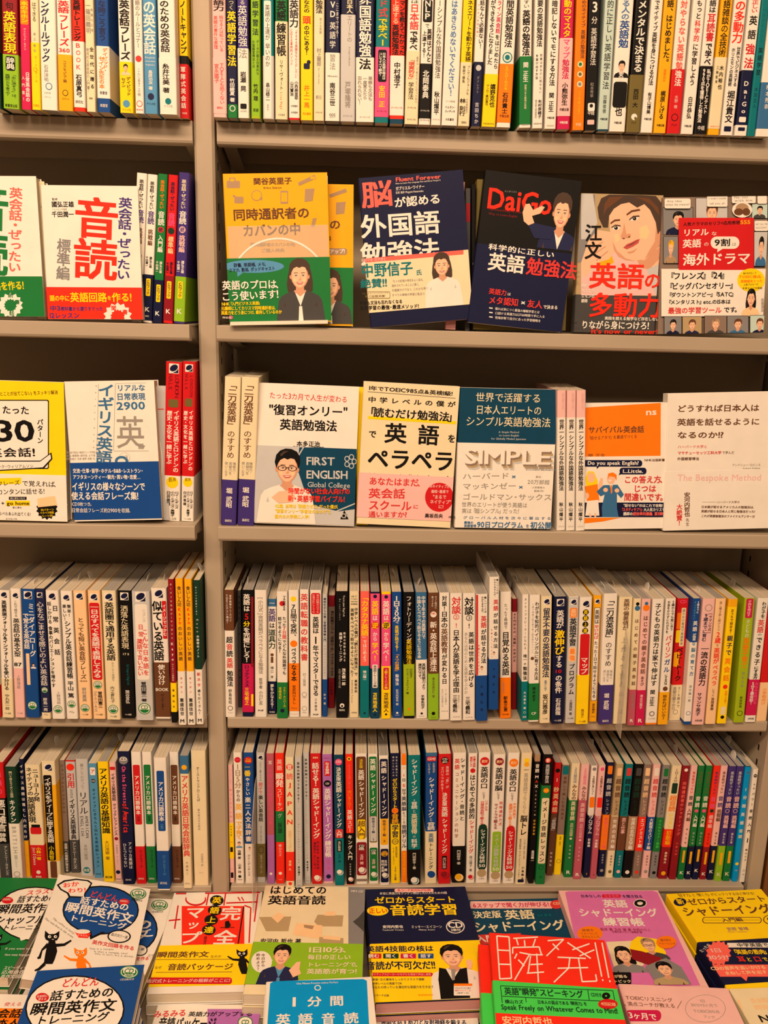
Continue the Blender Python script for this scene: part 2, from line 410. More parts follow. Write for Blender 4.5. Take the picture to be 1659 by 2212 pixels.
# ------------------------------------------------------------------ a printed portrait (flat ink shapes)
def person(mb, x0, x1, z0, z1, y, hair='blk', cloth='wht', bg=None, long=False, glasses=False, skin='skn', seq=0.00001, shirt=None, ext=0.0):
    W, H = x1 - x0, z1 - z0
    def P(pts): return [(x0 + a * W, z1 - b * H) for a, b in pts]
    def E_(cx, cz, rx, rz, n=16, **k): return ell(x0 + cx * W, z1 - cz * H, rx * W, rz * H, n, **k)
    k = [y]
    def put(pts, c): poly2(mb, pts, k[0], mat(c)); k[0] -= seq
    if bg: put(P([(0, 0), (0, 1), (1, 1), (1, 0)]), bg)
    if long:
        put(P([(.29, .2), (.24, .36), (.21, .55), (.23, .70), (.33, .76), (.5, .72), (.66, .76), (.78, .68), (.79, .5), (.76, .3), (.72, .16), (.6, .05), (.4, .05)]), hair)
        put(P([(.25, .5), (.24, .64), (.29, .70), (.28, .5), (.31, .32)]), 'hlt')
    if ext: put(P([(0, .99), (-.06, 1 + ext), (1.06, 1 + ext), (1, .99)]), cloth)
    if ext and shirt: put(P([(.47, .95), (.44, 1 + ext), (.56, 1 + ext), (.53, .95)]), shirt)
    put(P([(0, 1), (.02, .88), (.08, .79), (.2, .73), (.38, .67), (.62, .67), (.8, .73), (.92, .79), (.98, .88), (1, 1)]), cloth)
    put(P([(.12, 1), (.15, .9), (.18, 1)]), 'hlt' if cloth not in ('wht', 'crm', 'pch') else 'lgy'); put(P([(.82, 1), (.85, .9), (.88, 1)]), 'hlt' if cloth not in ('wht', 'crm', 'pch') else 'lgy')
    if shirt: put(P([(.37, .67), (.5, 1), (.63, .67)]), shirt)
    put(P([(.41, .52), (.41, .66), (.36, .69), (.5, .80), (.64, .69), (.59, .66), (.59, .52)]), 'sk2')
    if not shirt: put(P([(.36, .69), (.5, .80), (.40, .70)]), 'lgy')
    face = [(.315, .30), (.31, .40), (.33, .49), (.38, .57), (.45, .625), (.5, .635), (.55, .625), (.62, .57), (.67, .49), (.69, .40), (.685, .30), (.64, .16), (.5, .11), (.36, .16)]
    put(E_(.305, .39, .028, .05, 8), 'sk2'); put(E_(.695, .39, .028, .05, 8), 'sk2')
    put(P(face), 'sk2')
    put(P([(.34, .28), (.33, .40), (.35, .49), (.40, .565), (.46, .61), (.5, .615), (.54, .605), (.60, .55), (.645, .47), (.66, .38), (.655, .28), (.61, .17), (.5, .13), (.38, .17)]), skin)
    put(E_(.39, .46, .035, .03, 10), 'pch'); put(E_(.60, .46, .035, .03, 10), 'pch')
    put(P([(.30, .38), (.265, .26), (.29, .13), (.36, .05), (.46, .01), (.57, .015), (.67, .06), (.73, .15), (.735, .27), (.70, .38), (.68, .29), (.63, .20), (.56, .185), (.50, .21), (.44, .185), (.37, .22), (.325, .29)]), hair)
    put(P([(.36, .12), (.43, .06), (.52, .05), (.44, .10), (.38, .16)]), 'hlt')
    for ex in (.42, .58):
        put(E_(ex, .365, .040, .016, 10), 'hlt'); put(E_(ex, .368, .032, .011, 10), 'wht'); put(E_(ex, .366, .015, .013, 8), 'blk')
        put(P([(ex - .055, .325), (ex - .035, .305), (ex + .035, .305), (ex + .055, .322), (ex + .03, .316), (ex - .03, .318)]), hair)
    put(P([(.515, .36), (.505, .43), (.47, .455), (.50, .468), (.535, .455)]), 'sk2')
    put(P([(.42, .505), (.47, .497), (.5, .503), (.53, .497), (.58, .505), (.54, .548), (.46, .548)]), 'lip')
    put(P([(.44, .508), (.5, .512), (.56, .508), (.53, .527), (.47, .527)]), 'wht')
    if glasses:
        for ex in (.405, .595):
            for a0 in range(12):
                t0, t1 = 2 * math.pi * a0 / 12, 2 * math.pi * (a0 + 1) / 12
                put([(x0 + (ex + .085 * r * math.cos(t)) * W, z1 - (.37 + .05 * r * math.sin(t)) * H) for t, r in ((t0, 1), (t1, 1), (t1, .80), (t0, .80))], 'blk'); k[0] += seq
            k[0] -= seq
        put(P([(.48, .352), (.48, .366), (.52, .366), (.52, .352)]), 'blk')

# ------------------------------------------------------------------ the bookcase
YD = -0.036                      # the two display shelves stand proud of the uprights
Z1 = float(atY(600, 266.5, -.003)[2]); Z2 = float(atY(600, 706, YD)[2]); Z3 = float(atY(600, 1140, YD)[2])
Z4 = float(atY(600, 1551, -.003)[2]); Z5 = float(atY(900, 1915, -.001)[2])
XL = float(atY(417.5, 260, 0)[0]); XR = float(atY(462, 260, 0)[0])
XE = float(atY(1644, 1918, 0)[0]); XW = -1.02; YB = 0.150
steel = mat((176, 162, 144), 0.5, 'steel'); steel_in = mat((160, 148, 130), 0.6, 'steel'); dark = mat((30, 26, 22), 0.8, 'print')
case = empty('bookcase', Matrix.Translation((XL, 0, 0)), 'beige steel bookcase with a narrow upright dividing its five packed shelves', 'bookcase')
def W0(x, y, z): return (x - XL, y, z)
def cbox(name, a, b, m=steel, bev=0.0015, parent=case):
    mb = MB(); x0, y0, z0 = W0(*a); x1, y1, z1 = W0(*b); c = bev
    prof = [(x0, y0 + c), (x0 + c, y0), (x1 - c, y0), (x1, y0 + c), (x1, y1), (x0, y1)]
    mb.prism([(p, q) for p, q in prof], z0, z1, m, 'z'); return mb.build(name, parent)
TOP = 2.04
up1 = cbox('upright', (XL, 0, 0.0), (XR, YB, TOP), bev=0.003)
up2 = cbox('upright', (XE - 0.020, 0, 0.0), (XE, YB, TOP), bev=0.002)
up3 = cbox('upright', (XW - 0.026, 0, 0.0), (XW, YB, TOP), bev=0.002)
for o, xs_ in ((up1, (XL - XL, XR - XL)), (up2, (XE - 0.020 - XL,)), (up3, (XW - XL,))):
    mb = MB()
    for x in xs_:
        for i in range(70):
            z = 0.35 + i * 0.0235; s = 1 if (x > 0 and o is up1) or o is up3 else -1
            for yy_ in (0.022, YB - 0.03):
                mb.box((min(x, x + s * .0003), yy_, z), (max(x, x + s * .0003), yy_ + 0.004, z + 0.009), dark)
    q = mb.build('bracket_slots', o); q['kind'] = 'stuff'
cbox('back_panel', (XR, YB - 0.012, 0.3), (XE - 0.026, YB - 0.009, TOP), steel_in, 0.0005)
cbox('back_panel', (XW, YB - 0.012, 0.3), (XL, YB - 0.009, TOP), steel_in, 0.0005)
def shelf(x0, x1, yf, Z, h):
    mb = MB(); r = 0.004; yr = YB - 0.0135
    prof = [(yf + .001, Z), (yf, Z - .001), (yf, Z - h + r), (yf + r * .35, Z - h + r * .35), (yf + r, Z - h), (yf + .016, Z - h), (yf + .016, Z - .002), (yr - .012, Z - .002), (yr - .012, Z - .026), (yr, Z - .026), (yr, Z)]
    mb.prism(prof, x0 - XL, x1 - XL, steel); s = mb.build('shelf', case)
    for xa in (x0 + .001, x1 - .0035):
        mb = MB(); mb.prism([(yf + .017, Z - .0025), (yf + .017, Z - .012), (yr - .02, Z - .034), (yr - .013, Z - .034), (yr - .013, Z - .0025)], xa - XL, xa + .0025 - XL, steel); mb.build('shelf_bracket', s)
        mb = MB(); xs2 = (xa, xa + .016) if xa < (x0 + x1) / 2 else (xa - .0135, xa + .0025)
        mb.prism([(yf + .017, Z - .0125), (yf + .017, Z - .0140), (yr - .014, Z - .0355), (yr - .014, Z - .0340)], xs2[0] - XL, xs2[1] - XL, steel); mb.build('bracket_flange', s)
    return s
GAP = 0.0035
for (x0, x1) in ((XW + .001, XL - .001), (XR + GAP, XE - .026 - .001)):
    shelf(x0, x1, -.003, Z1, .026); shelf(x0, x1, -.003, Z4, .0175)
    shelf(x0, x1, -.001, Z5, .012)
shelf(XW + .001, XL - 0.0045, YD, Z2, .0195); shelf(XR + .004, XE - .026 - .001, YD, Z2, .0195)
shelf(XW + .001, XL - 0.0045, YD, Z3, .0195); shelf(XR + .001, XE - .026 - .001, YD, Z3, .0195)
ZT = 0.668                  # the display table in front
mb = MB(); mb.box(W0(XW - .02, 0.004, 0.06), W0(XL - .0005, YB, Z5 - .0125), steel); mb.box(W0(XR + .0005, 0.004, 0.06), W0(XE - .0265, YB, Z5 - .0125), steel); mb.build('base_cabinet', case)
tb = empty('display_table', Matrix.Translation((0, -0.3, 0)), 'low beige display table in front of the bookcase carrying flat books', 'table')
mb = MB(); mb.box((XW - .1, -.42, ZT - .03), (XE + .35, .295, ZT), steel); mb.build('tabletop', tb)
mb = MB(); mb.box((XW - .08, -.38, .08), (XE + .33, .29, ZT - .0302), steel_in); mb.build('cabinet_body', tb)
mb = MB(); mb.box((XW - .06, -.34, 0), (XE + .3, .28, .0798), dark); mb.build('plinth', tb)
# neighbouring wooden panel, wall, floor
wd = bpy.data.materials.new('wood'); wd.use_nodes = True; nt = wd.node_tree; bb = nt.nodes['Principled BSDF']
tc = nt.nodes.new('ShaderNodeTexCoord'); wv = nt.nodes.new('ShaderNodeTexNoise'); mp = nt.nodes.new('ShaderNodeMapping'); mp.inputs['Scale'].default_value = (30, 30, 2)
cr = nt.nodes.new('ShaderNodeValToRGB'); cr.color_ramp.elements[0].color = (*lin((96, 56, 26)), 1); cr.color_ramp.elements[1].color = (*lin((140, 86, 42)), 1)
for a_, b_ in ((tc.outputs['Object'], mp.inputs[0]), (mp.outputs[0], wv.inputs['Vector']), (wv.outputs[0], cr.inputs[0]), (cr.outputs[0], bb.inputs['Base Color'])): nt.links.new(a_, b_)
bb.inputs['Roughness'].default_value = .45
pn = empty('wooden_panel', Matrix.Translation((XE + .02, .05, 0)), 'brown wooden panel standing beside the end of the bookcase', 'panel')
mb = MB(); mb.box((-.014, -.046, ZT + .0005), (.01, .10, TOP - .1), wd); mb.build('board', pn)
mb = MB(); mb.box((-.0135, -.047, TOP - .0995), (.0105, .101, TOP - .08), wd); mb.build('edge_cap', pn)
def structure(name, a, b, m):
    mb = MB(); mb.box(a, b, m); o = mb.build(name); o['kind'] = 'structure'; return o
structure('wall_back', (-3, YB + .01, 0), (3, YB + .06, 3.0), mat((214, 200, 176), .8, 'steel'))
structure('floor', (-3, -4, -.05), (3, YB + .01, 0), mat((150, 128, 104), .5, 'steel'))

# ------------------------------------------------------------------ books that show their front cover
def tr(crop):
    ox, oy, s = crop
    return lambda x, y: (ox + x * s, oy + y * s)

def cover_book(crop, TL, TR, BL, plane, T, base, els, label, spine='L', shelfz=None, page='pgw', group='', BR=None, name='book', size=None, useleft=False):
    """plane = (point, normal) that carries the front cover; corners in crop pixels."""
    m_ = tr(crop); p0, n = plane; p0 = np.array(p0, float); n = np.array(n, float); n /= np.linalg.norm(n)
    def hit(x, y):
        q = m_(x, y); v = ray(q[0], q[1]); return EYE + v * ((p0 - EYE) @ n / (v @ n))
    tl, t_r, bl = hit(*TL), hit(*TR), hit(*BL)
    ax = t_r - tl
    if BR: ax = ax + (hit(*BR) - bl)
    ax /= np.linalg.norm(ax); up = np.cross(ax, -n) if np.cross(ax, -n) @ (tl - bl) > 0 else np.cross(-n, ax)
    W = float((t_r - tl) @ ax); H = float((tl - bl) @ up)
    if BR: W = (W + float((hit(*BR) - bl) @ ax)) / 2
    O = tl - up * H + ax * W / 2
    if size:
        mid = (tl + t_r) / 2; W, H = size
        if useleft:
            lf = tl - bl; lf /= np.linalg.norm(lf); a2 = np.cross(lf, np.cross(up, ax)); a2 *= np.sign(a2 @ ax); ax = ax + a2; ax /= np.linalg.norm(ax)
            up = np.cross(ax, -n)
            if up @ (tl - bl) < 0: up = -up
        O = mid - up * H
    if shelfz is not None:
        lowz = min((O - ax * W / 2)[2], (O + ax * W / 2)[2]); d = (lowz - shelfz) / up[2]
        # thickness runs backwards and down when the book leans
        ay = np.cross(up, ax); drop = max(0, -ay[2] * T)
        d = d - drop / up[2]
        O = O - up * (d - .0010); H += d - .0010
    ay = np.cross(up, ax)
    M = np.eye(4); M[:3, 0] = ax; M[:3, 1] = ay; M[:3, 2] = up; M[:3, 3] = O; Mi = np.linalg.inv(M)
    def L(x, y):
        p = Mi @ np.array((*hit(x, y), 1)); return float(p[0]), float(p[2])
    e = empty(name, Matrix(M.tolist()), label, 'book', group or None)
    hw = W / 2; t = 0.0006
    zones, prints, band = [], [], None
    cx_ = (TL[0] + TR[0] + 2 * BL[0] + (TR[0] - TL[0])) / 4
    for el in els:
        if el[0] == 'z': zones.append((max(0, L(cx_, el[2])[1]) if el[2] is not None else 0, min(H, L(cx_, el[1])[1]) if el[1] is not None else H, el[3]))
    s = 1 if spine == 'R' else -1
    outer = [(-hw * s, 0), (hw * s - s * .001, 0), (hw * s, .001), (hw * s, T - .001), (hw * s - s * .001, T), (-hw * s, T)]
    inner = [(-hw * s, t), (hw * s - s * (.001 + t * .5), t), (hw * s - s * t, .001 + t * .5), (hw * s - s * t, T - .001 - t * .5), (hw * s - s * (.001 + t * .5), T - t), (-hw * s, T - t)]
    zs = sorted({0.0, H, *[z for a_ in zones for z in a_[:2]]}); ms = []
    for i in range(len(zs) - 1):
        mid = (zs[i] + zs[i + 1]) / 2; c = base
        for za, zb, cc in zones:
            if za <= mid <= zb: c = cc
        ms.append(mat(c))
    mb = MB(); shell(mb, outer, inner, zs, ms, mat('wht')); cover = mb.build('cover', e)
    mb = MB(); mb.box((-hw + (t + .0002 if s < 0 else .0012), t + .0002, .0008), (hw - (t + .0002 if s > 0 else .0012), T - t - .0002, H - .0008), mat(page, .8, 'pageflat')); mb.build('page_block', e)
    tgt = MB(); tgtE = MB(); par = cover; y = -0.00010; names = ('title_lettering', 'printed_artwork'); lim = (-hw, hw, 0, H)
    def flush():
        if tgtE.n: tgtE.build(names[1], par)
        if tgt.n: tgt.build(names[0], par)
    for el in els:
        k = el[0]
        if k == 'z': continue
        y -= 0.000012
        if k == 'B':
            flush(); za, zb = L(cx_, el[2])[1], L(cx_, el[1])[1]; za = max(za, 0.0004); zb = min(zb, H - .0004)
            g = max(.0006, -y + .0001); mb = MB()
            o2 = [(a + (g if a * s > 0 else 0) * s * (1 if abs(a) > hw - .0012 and a * s > 0 else 0), (b - g if b < .0008 else (b + g if b > T - .0008 else b))) for a, b in outer]
            i2 = [(a + (.0001 * s if a * s > 0 and abs(a) > hw - .0012 else 0), (b - g + .0003 if b < .0008 else (b + g - .0003 if b > T - .0008 else b))) for a, b in outer]
            shell(mb, o2, i2, [za, zb], [mat(el[3])], mat('wht')); par = mb.build('paper_band', e)
            tgt = MB(); tgtE = MB(); y = -g - .0001; names = ('band_lettering', 'band_artwork'); lim = (-hw, hw, za, zb)
        elif k in 'hv':
            _, a0, b0, a1, b1, sz, txt, colr = el; c, bold, _o = cols(colr)
            if k == 'h':
                p, q = L(a0, b0), L(a1, b1); r_ = L(a0, b0 - sz / 2); r2 = L(a0, b0 + sz / 2); hh = abs(r_[1] - r2[1])
                text_h(tgt, txt, p, q, hh, y - .00012, mat(c), bold)
            else:
                p, q = L(a0, b0), L(a1, b1); ww = abs(L(a0 + sz / 2, b0)[0] - L(a0 - sz / 2, b0)[0])
                text_v(tgt, txt, p, q, ww, y - .00012, mat(c), bold)
        else:
            if k == 'p': pts = [L(*p) for p in el[2]]; c = el[1]
            elif k == 'r':
                x0, y0, x1, y1 = el[2:6]; r_ = el[6] if len(el) > 6 else 0; c = el[1]
                pts = [L(a, b) for a, b in (rrect(x0, x1, y0, y1, r_) if r_ else [(x0, y0), (x1, y0), (x1, y1), (x0, y1)])]
            elif k == 'e': pts = [L(a, b) for a, b in ell(el[2], el[3], el[4], el[5], 28)]; c = el[1]
            elif k == 's': pts = [L(a, b) for a, b in burst(el[2], el[3], el[4])]; c = el[1]
            elif k == 'l':                      # line from a to b, width in px
                _, c, a0, b0, a1, b1, wpx = el; d = math.hypot(a1 - a0, b1 - b0); nx, ny = -(b1 - b0) / d * wpx / 2, (a1 - a0) / d * wpx / 2
                pts = [L(a, b) for a, b in ((a0 + nx, b0 + ny), (a1 + nx, b1 + ny), (a1 - nx, b1 - ny), (a0 - nx, b0 - ny))]
            elif k == 'P':
                x0, y0, x1, y1, kw = el[1:]; a = L((x0 + x1) / 2, y0); b = L((x0 + x1) / 2, y1); c1 = L(x0, (y0 + y1) / 2); c2 = L(x1, (y0 + y1) / 2)
                pm = MB(); person(pm, c1[0], c2[0], b[1], a[1], y, **kw)
                tgtP = MB()
                # clip the portrait to the printed area
                for f, mi_ in zip(pm.f, pm.m):
                    poly2(tgtP, clip([(pm.v[i][0], pm.v[i][2]) for i in f], *lim), pm.v[f[0]][1], pm.mats[mi_])
                if tgtP.n: tgtP.build('portrait', par)
                y -= .00045; continue
            poly2(tgtE, clip(pts, *lim), y, mat(c))
    flush()
    return e, M, W, H

# ------------------------------------------------------------------ the rows of books
CUR = [0, 0, 1.0]
ORD = 'first second third fourth fifth sixth seventh eighth ninth tenth eleventh twelfth thirteenth fourteenth fifteenth sixteenth seventeenth eighteenth nineteenth twentieth twenty-first twenty-second twenty-third twenty-fourth twenty-fifth twenty-sixth twenty-seventh twenty-eighth twenty-ninth thirtieth thirty-first thirty-second thirty-third thirty-fourth thirty-fifth thirty-sixth thirty-seventh thirty-eighth thirty-ninth fortieth forty-first forty-second forty-third forty-fourth forty-fifth forty-sixth forty-seventh forty-eighth forty-ninth fiftieth fifty-first fifty-second fifty-third fifty-fourth fifty-fifth fifty-sixth fifty-seventh'.split()

def desc(base, spec):
    top, bands = base, []
    tcol = None
    for tk in spec.split('|'):
        if not tk: continue
        h = tk.split(' ', 2)
        if tk[0] == 'z' and h[0][1:].startswith(':'): top = h[1]
        elif tk[0] in 'zb' and ENG[h[1]] != ENG[top] and h[1] not in bands: bands.append(h[1])
        elif tk[0] == 't' and tcol is None and ENG.get(cols(h[1])[0]) != ENG[top]: tcol = cols(h[1])[0]
    if top != base and base not in bands and ENG[base] != ENG[top]: bands.insert(0, base)
    s = f'{ENG[top]} spine'
    if bands: s += f' with {ENG[bands[-1] if len(bands) == 1 else bands[0]]} lower band' if ENG[bands[0]] != ENG[top] else ''
    elif tcol: s += f' with {ENG[tcol]} title'
    return s

def row(name, crop, shelfz, rows, from_divider, group, H=None, depth=0.128, tab=0.0, Yfix=None, start=0, seed=1):
    if start == 0: PREV[:] = []
    CUR[:] = crop; m_ = tr(crop); n = len(rows); rnd = random.Random(seed)
    for i, r in enumerate(rows):
        xb0, xb1, yb, xt, yt, base, spec = r[:7]; opt = r[7] if len(r) > 7 else {}
        a = m_(xb0, yb); b = m_(xb1, yb); t = m_(xt, yt)
        k = (i + start) if from_divider > 0 else (n - 1 - i + start)
        lab = f'{desc(base, spec)}, {ORD[k]} from the upright, {name}'
        spine_book((a[0], b[0], a[1], t[0], t[1]), base, spec, shelfz if 'z' not in opt else opt['z'], Y=opt.get('Y', Yfix),
                   H=(H + rnd.choice((-.003, 0, 0, .002)) if H else opt.get('H')), depth=opt.get('d', depth), label=lab, group=group,
                   page=opt.get('pg', rnd.choice(('pgw', 'pgw', 'pgw', 'pgg'))), tab=opt.get('tab', tab), rnd=rnd)

S1L = [
 (-62,18,945,-95,0,'dgr','z:430 brn|t100:420 crm 英会話'),
 (32,165,920,12,0,'drd','b455: lgr|t15:80 blk/.5 句|t95:445 yel* 英語表現|x470:590 blk/.62|t480:580 wht*/.5 辞典|t610:830 dgr/.3/.2 「水に流そう」は、|t620:800 dgr/.3/-.2 英語だとどう言うの?|h885 blk/.8 東雲堂出版'),
 (180,264,925,160,0,'mag','x0:205 org/.8|t10:190 yel*/.7 本のキホン|t235:420 wht/.25 デイビッド・セイン|t600:850 wht*/.4/.2 日常英会話の|t620:850 wht/.3/-.25 入門書!'),
 (270,342,930,245,0,'crm','b355: yel|t15:180 blk/.5 はできる|t265:440 gry/.3 井上 幹弘|t460:690 org/.3/.1 ビートスクール|o580 org/.5 yel|h880 org/.8 三修社'),
 (346,482,900,322,0,'wht','t5:520 nvy*/.5/-.15 ングルールブック|t540:680 gry/.28/-.15 石井洋祐|o720 blu/.42 wht|h775 blk/.4/-.1 シゴトの|h810 gtx/.4/-.1 スクール'),
 (492,610,915,468,0,'wht','b455: gld|t5:110 red*/.75 英語|t120:385 red*/.65 フレーズ|h420 vrd*/.8 360|t505:690 brn/.25 コスモピア編|o775 blk/.42 gld|h825 blk/.5 エスクール'),
 (618,714,912,594,0,'vrd','b345:895 wht|t0:340 blk*/.6/-.05 英語トレーニング|h380 vrd/.42 B|h440 vrd/.42 O|h500 vrd/.42 O|h560 vrd/.42 K|t620:810 blk*/.5 石原真弓|h850 blk/.7 研究社'),
 (722,800,905,700,0,'crm','t20:280 gtx*/.5/-.1 一篠田義明|t60:270 gtx/.25/.3 英語の王道|t380:750 blk*/.4/.2 全世代に贈る|t400:770 gtx/.32/-.25 実用的な英会話の入門書!|h820 blk/.4 南雲堂'),
 (815,925,935,792,0,'blu','b385:820 wht|t0:340 dnv*/.55 な時こう言う|t400:600 org*/.38/.18 デイビッド・|t470:740 org*/.38/-.12 セイン先生の本|h775 dnv/.6 南雲堂|h880 wht/.6 南雲堂'),
 (1005,1115,975,980,0,'wht','b515: yel|t0:500 blk*/.72 英会話フレーズ|f580 blk/.75 pch|t640:800 brn*/.32/.2 デイビッド|t650:730 brn*/.32/-.2 セイン|c865 lbl/.55|h920 org/.7 ナツメ社'),
 (1130,1205,970,1108,0,'wht','t0:400 gtx*/.5 語のルールとコナー|c490 rtx/.7|t570:800 gtx/.35 こんじあきこの絵|o865 red/.7 wht|h915 red/.8 ¥1400'),
 (1208,1318,942,1182,0,'lbl','t0:455 wht*/.85 の英会話|h480 wht/.8 English|h510 wht/.8 conversation|h540 wht/.7 beginners|t585:750 wht*/.3 島原功次 著|c805 dnv/.5|h865 nvy/.7 ナツメ社'),
 (1335,1480,960,1310,0,'wht','b485: wht|t0:435 blk*/.5/-.1 のための英会話|t530:775 blk*/.38/-.1 糸井江美 著|c845 tea/.36|h885 gtx/.5 ナツメ社'),
 (1505,1607,990,1470,0,'yel','z465:535 blk|b535: red|t0:450 blk*/.7 ノートキャンプ|t550:910 wht*/.55/-.1 軍隊式英会話|h945 wht/.6 中経出版',dict(Y=-.012)),
]
S1Ra = [
 (84,200,985,70,0,'lpk','b495:970 lpk|t0:95 blk*/.75 語力|t130:440 rtx/.3/.18 話せる人は知っている|t135:420 rtx/.3/-.25 英語の意外な原理|t540:890 rtx/.36/.18 TOEICも恐くない|t545:710 rtx/.36/-.22 宮永國子|h920 rtx/.45 集英社'),
 (205,293,1010,192,0,'nvy','z890: grn|t0:85 crm/.5 つく|t90:570 yel*/.8 英語学習法|t670:870 wht*/.45 竹田綾夏 著|c925 wht/.6|c925 grn/.45'),
 (297,390,1000,284,0,'prp','b412: wht|t0:40 wht/.5 る|t45:400 wht/.85 英語勉強|t415:500 gtx/.8 法|t610:780 blk*/.5 岩瀬 晃|x885:930 blk/.6|h950 gtx/.6 HOPE'),
 (406,488,995,400,0,'lgr','t0:310 dgr*/.6 語学習法|t340:640 dgr/.28/.22 データが語る効果的な|t345:580 dgr/.28/-.22 外国語習得法とは|t715:860 blk*/.45 竹内 理|h940 blk/.6 英語|z990: lim'),
 (506,604,1020,500,0,'tea','x5:1015 wht/.62/-.05|z475: lgy|t40:570 blk/.42/-.05 英語の上達が 早いのか|t705:860 blk*/.34/-.05 畠山雄二|t890:945 gtx/.2/-.05 草思社'),
 (613,718,1020,610,0,'grn','b183: crm|t5:175 blk*/.7 英語|t195:480 blk*/.72 練習帳|t510:770 blk/.32 リサ・ヴォート|t785:935 org/.26 >Lisa Vogt|h980 gtx/.6 大和書房'),
 (728,822,1030,724,0,'wht','z1005: red|t0:235 blk*/.75 英語力|t240:680 red/.25/.2 「そろそろ英語をなんとかしたい」|t245:560 red/.25/-.25 に応える革命的メソッド|t690:850 blk*/.3/.2 小西麻亜耶|t695:820 blk*/.3/-.22 山元賢治|h905 blk/.65 大和書房|h960 blk/.65 大和書房'),
 (828,935,1045,826,0,'yel','t0:110 blk*/.45 なたの|t135:205 vrd*/.6 頭|t215:465 blk*/.4 の中にある!|x540:590 nvy/.5|c530 nvy/.32/.16|t725:920 org*/.42 井上一馬|h970 org/.7 河出書房'),
 (938,1030,1018,940,0,'crm','t0:115 blk*/.6 勉強法|t150:290 gtx/.22/.15 使える英語|t410:565 gtx*/.4 村上憲郎|t580:720 gtx/.15 >Norio Murakami|h830 gtx/.6 朝日|h960 blk/.65 ダイヤモンド社'),
 (1038,1162,1035,1040,0,'nvy','b450: wht|t0:160 wht*/.4 VD|t180:420 wht/.42 英語学|t20:320 wht/.22/.32 ここまでできる!|t460:600 gtx/.42 習法|h650 blk/.7 Hitomi|t705:905 blk*/.36 南谷三世|h980 blk*/.45 CCC|h1000 blk/.4 メディア'),
 (1168,1293,1040,1172,0,'nvy','b125: lgy|t0:115 crm*/.4/.1 日本人|t130:360 gtx/.36/.1 エリートの|t400:560 gtx/.14/.1 >A Simple Method|t695:920 gtx*/.36 戸塚隆将|h990 gtx/.65 ダイヤモンド社'),
 (1300,1455,1042,1296,0,'nvy','b490: wht|t0:40 wht*/.62 外|t45:485 wht*/.62 国語勉強|t500:595 blk*/.62 法|t650:860 gtx*/.22/.3 単語も文法も|t655:850 gtx*/.22/.0 一度覚えたら|t650:890 gtx*/.22/-.3 忘れられない!|h1000 gtx/.6 ダイヤモンド社'),
 (1458,1580,1058,1472,0,'tea','b402:998 pnk|t0:60 rtx*/.6 ド|t65:150 rtx*/.6 式|t155:395 yel*/.6 で学べー|x425:700 blk/.62|t450:680 wht*/.22/.12 日本人の英語の弱点は|t450:650 wht*/.22/-.14 コレですべて解決!|t730:915 yel*/.4 安田 正|h950 nvy/.7 ダイヤモンド社'),
]
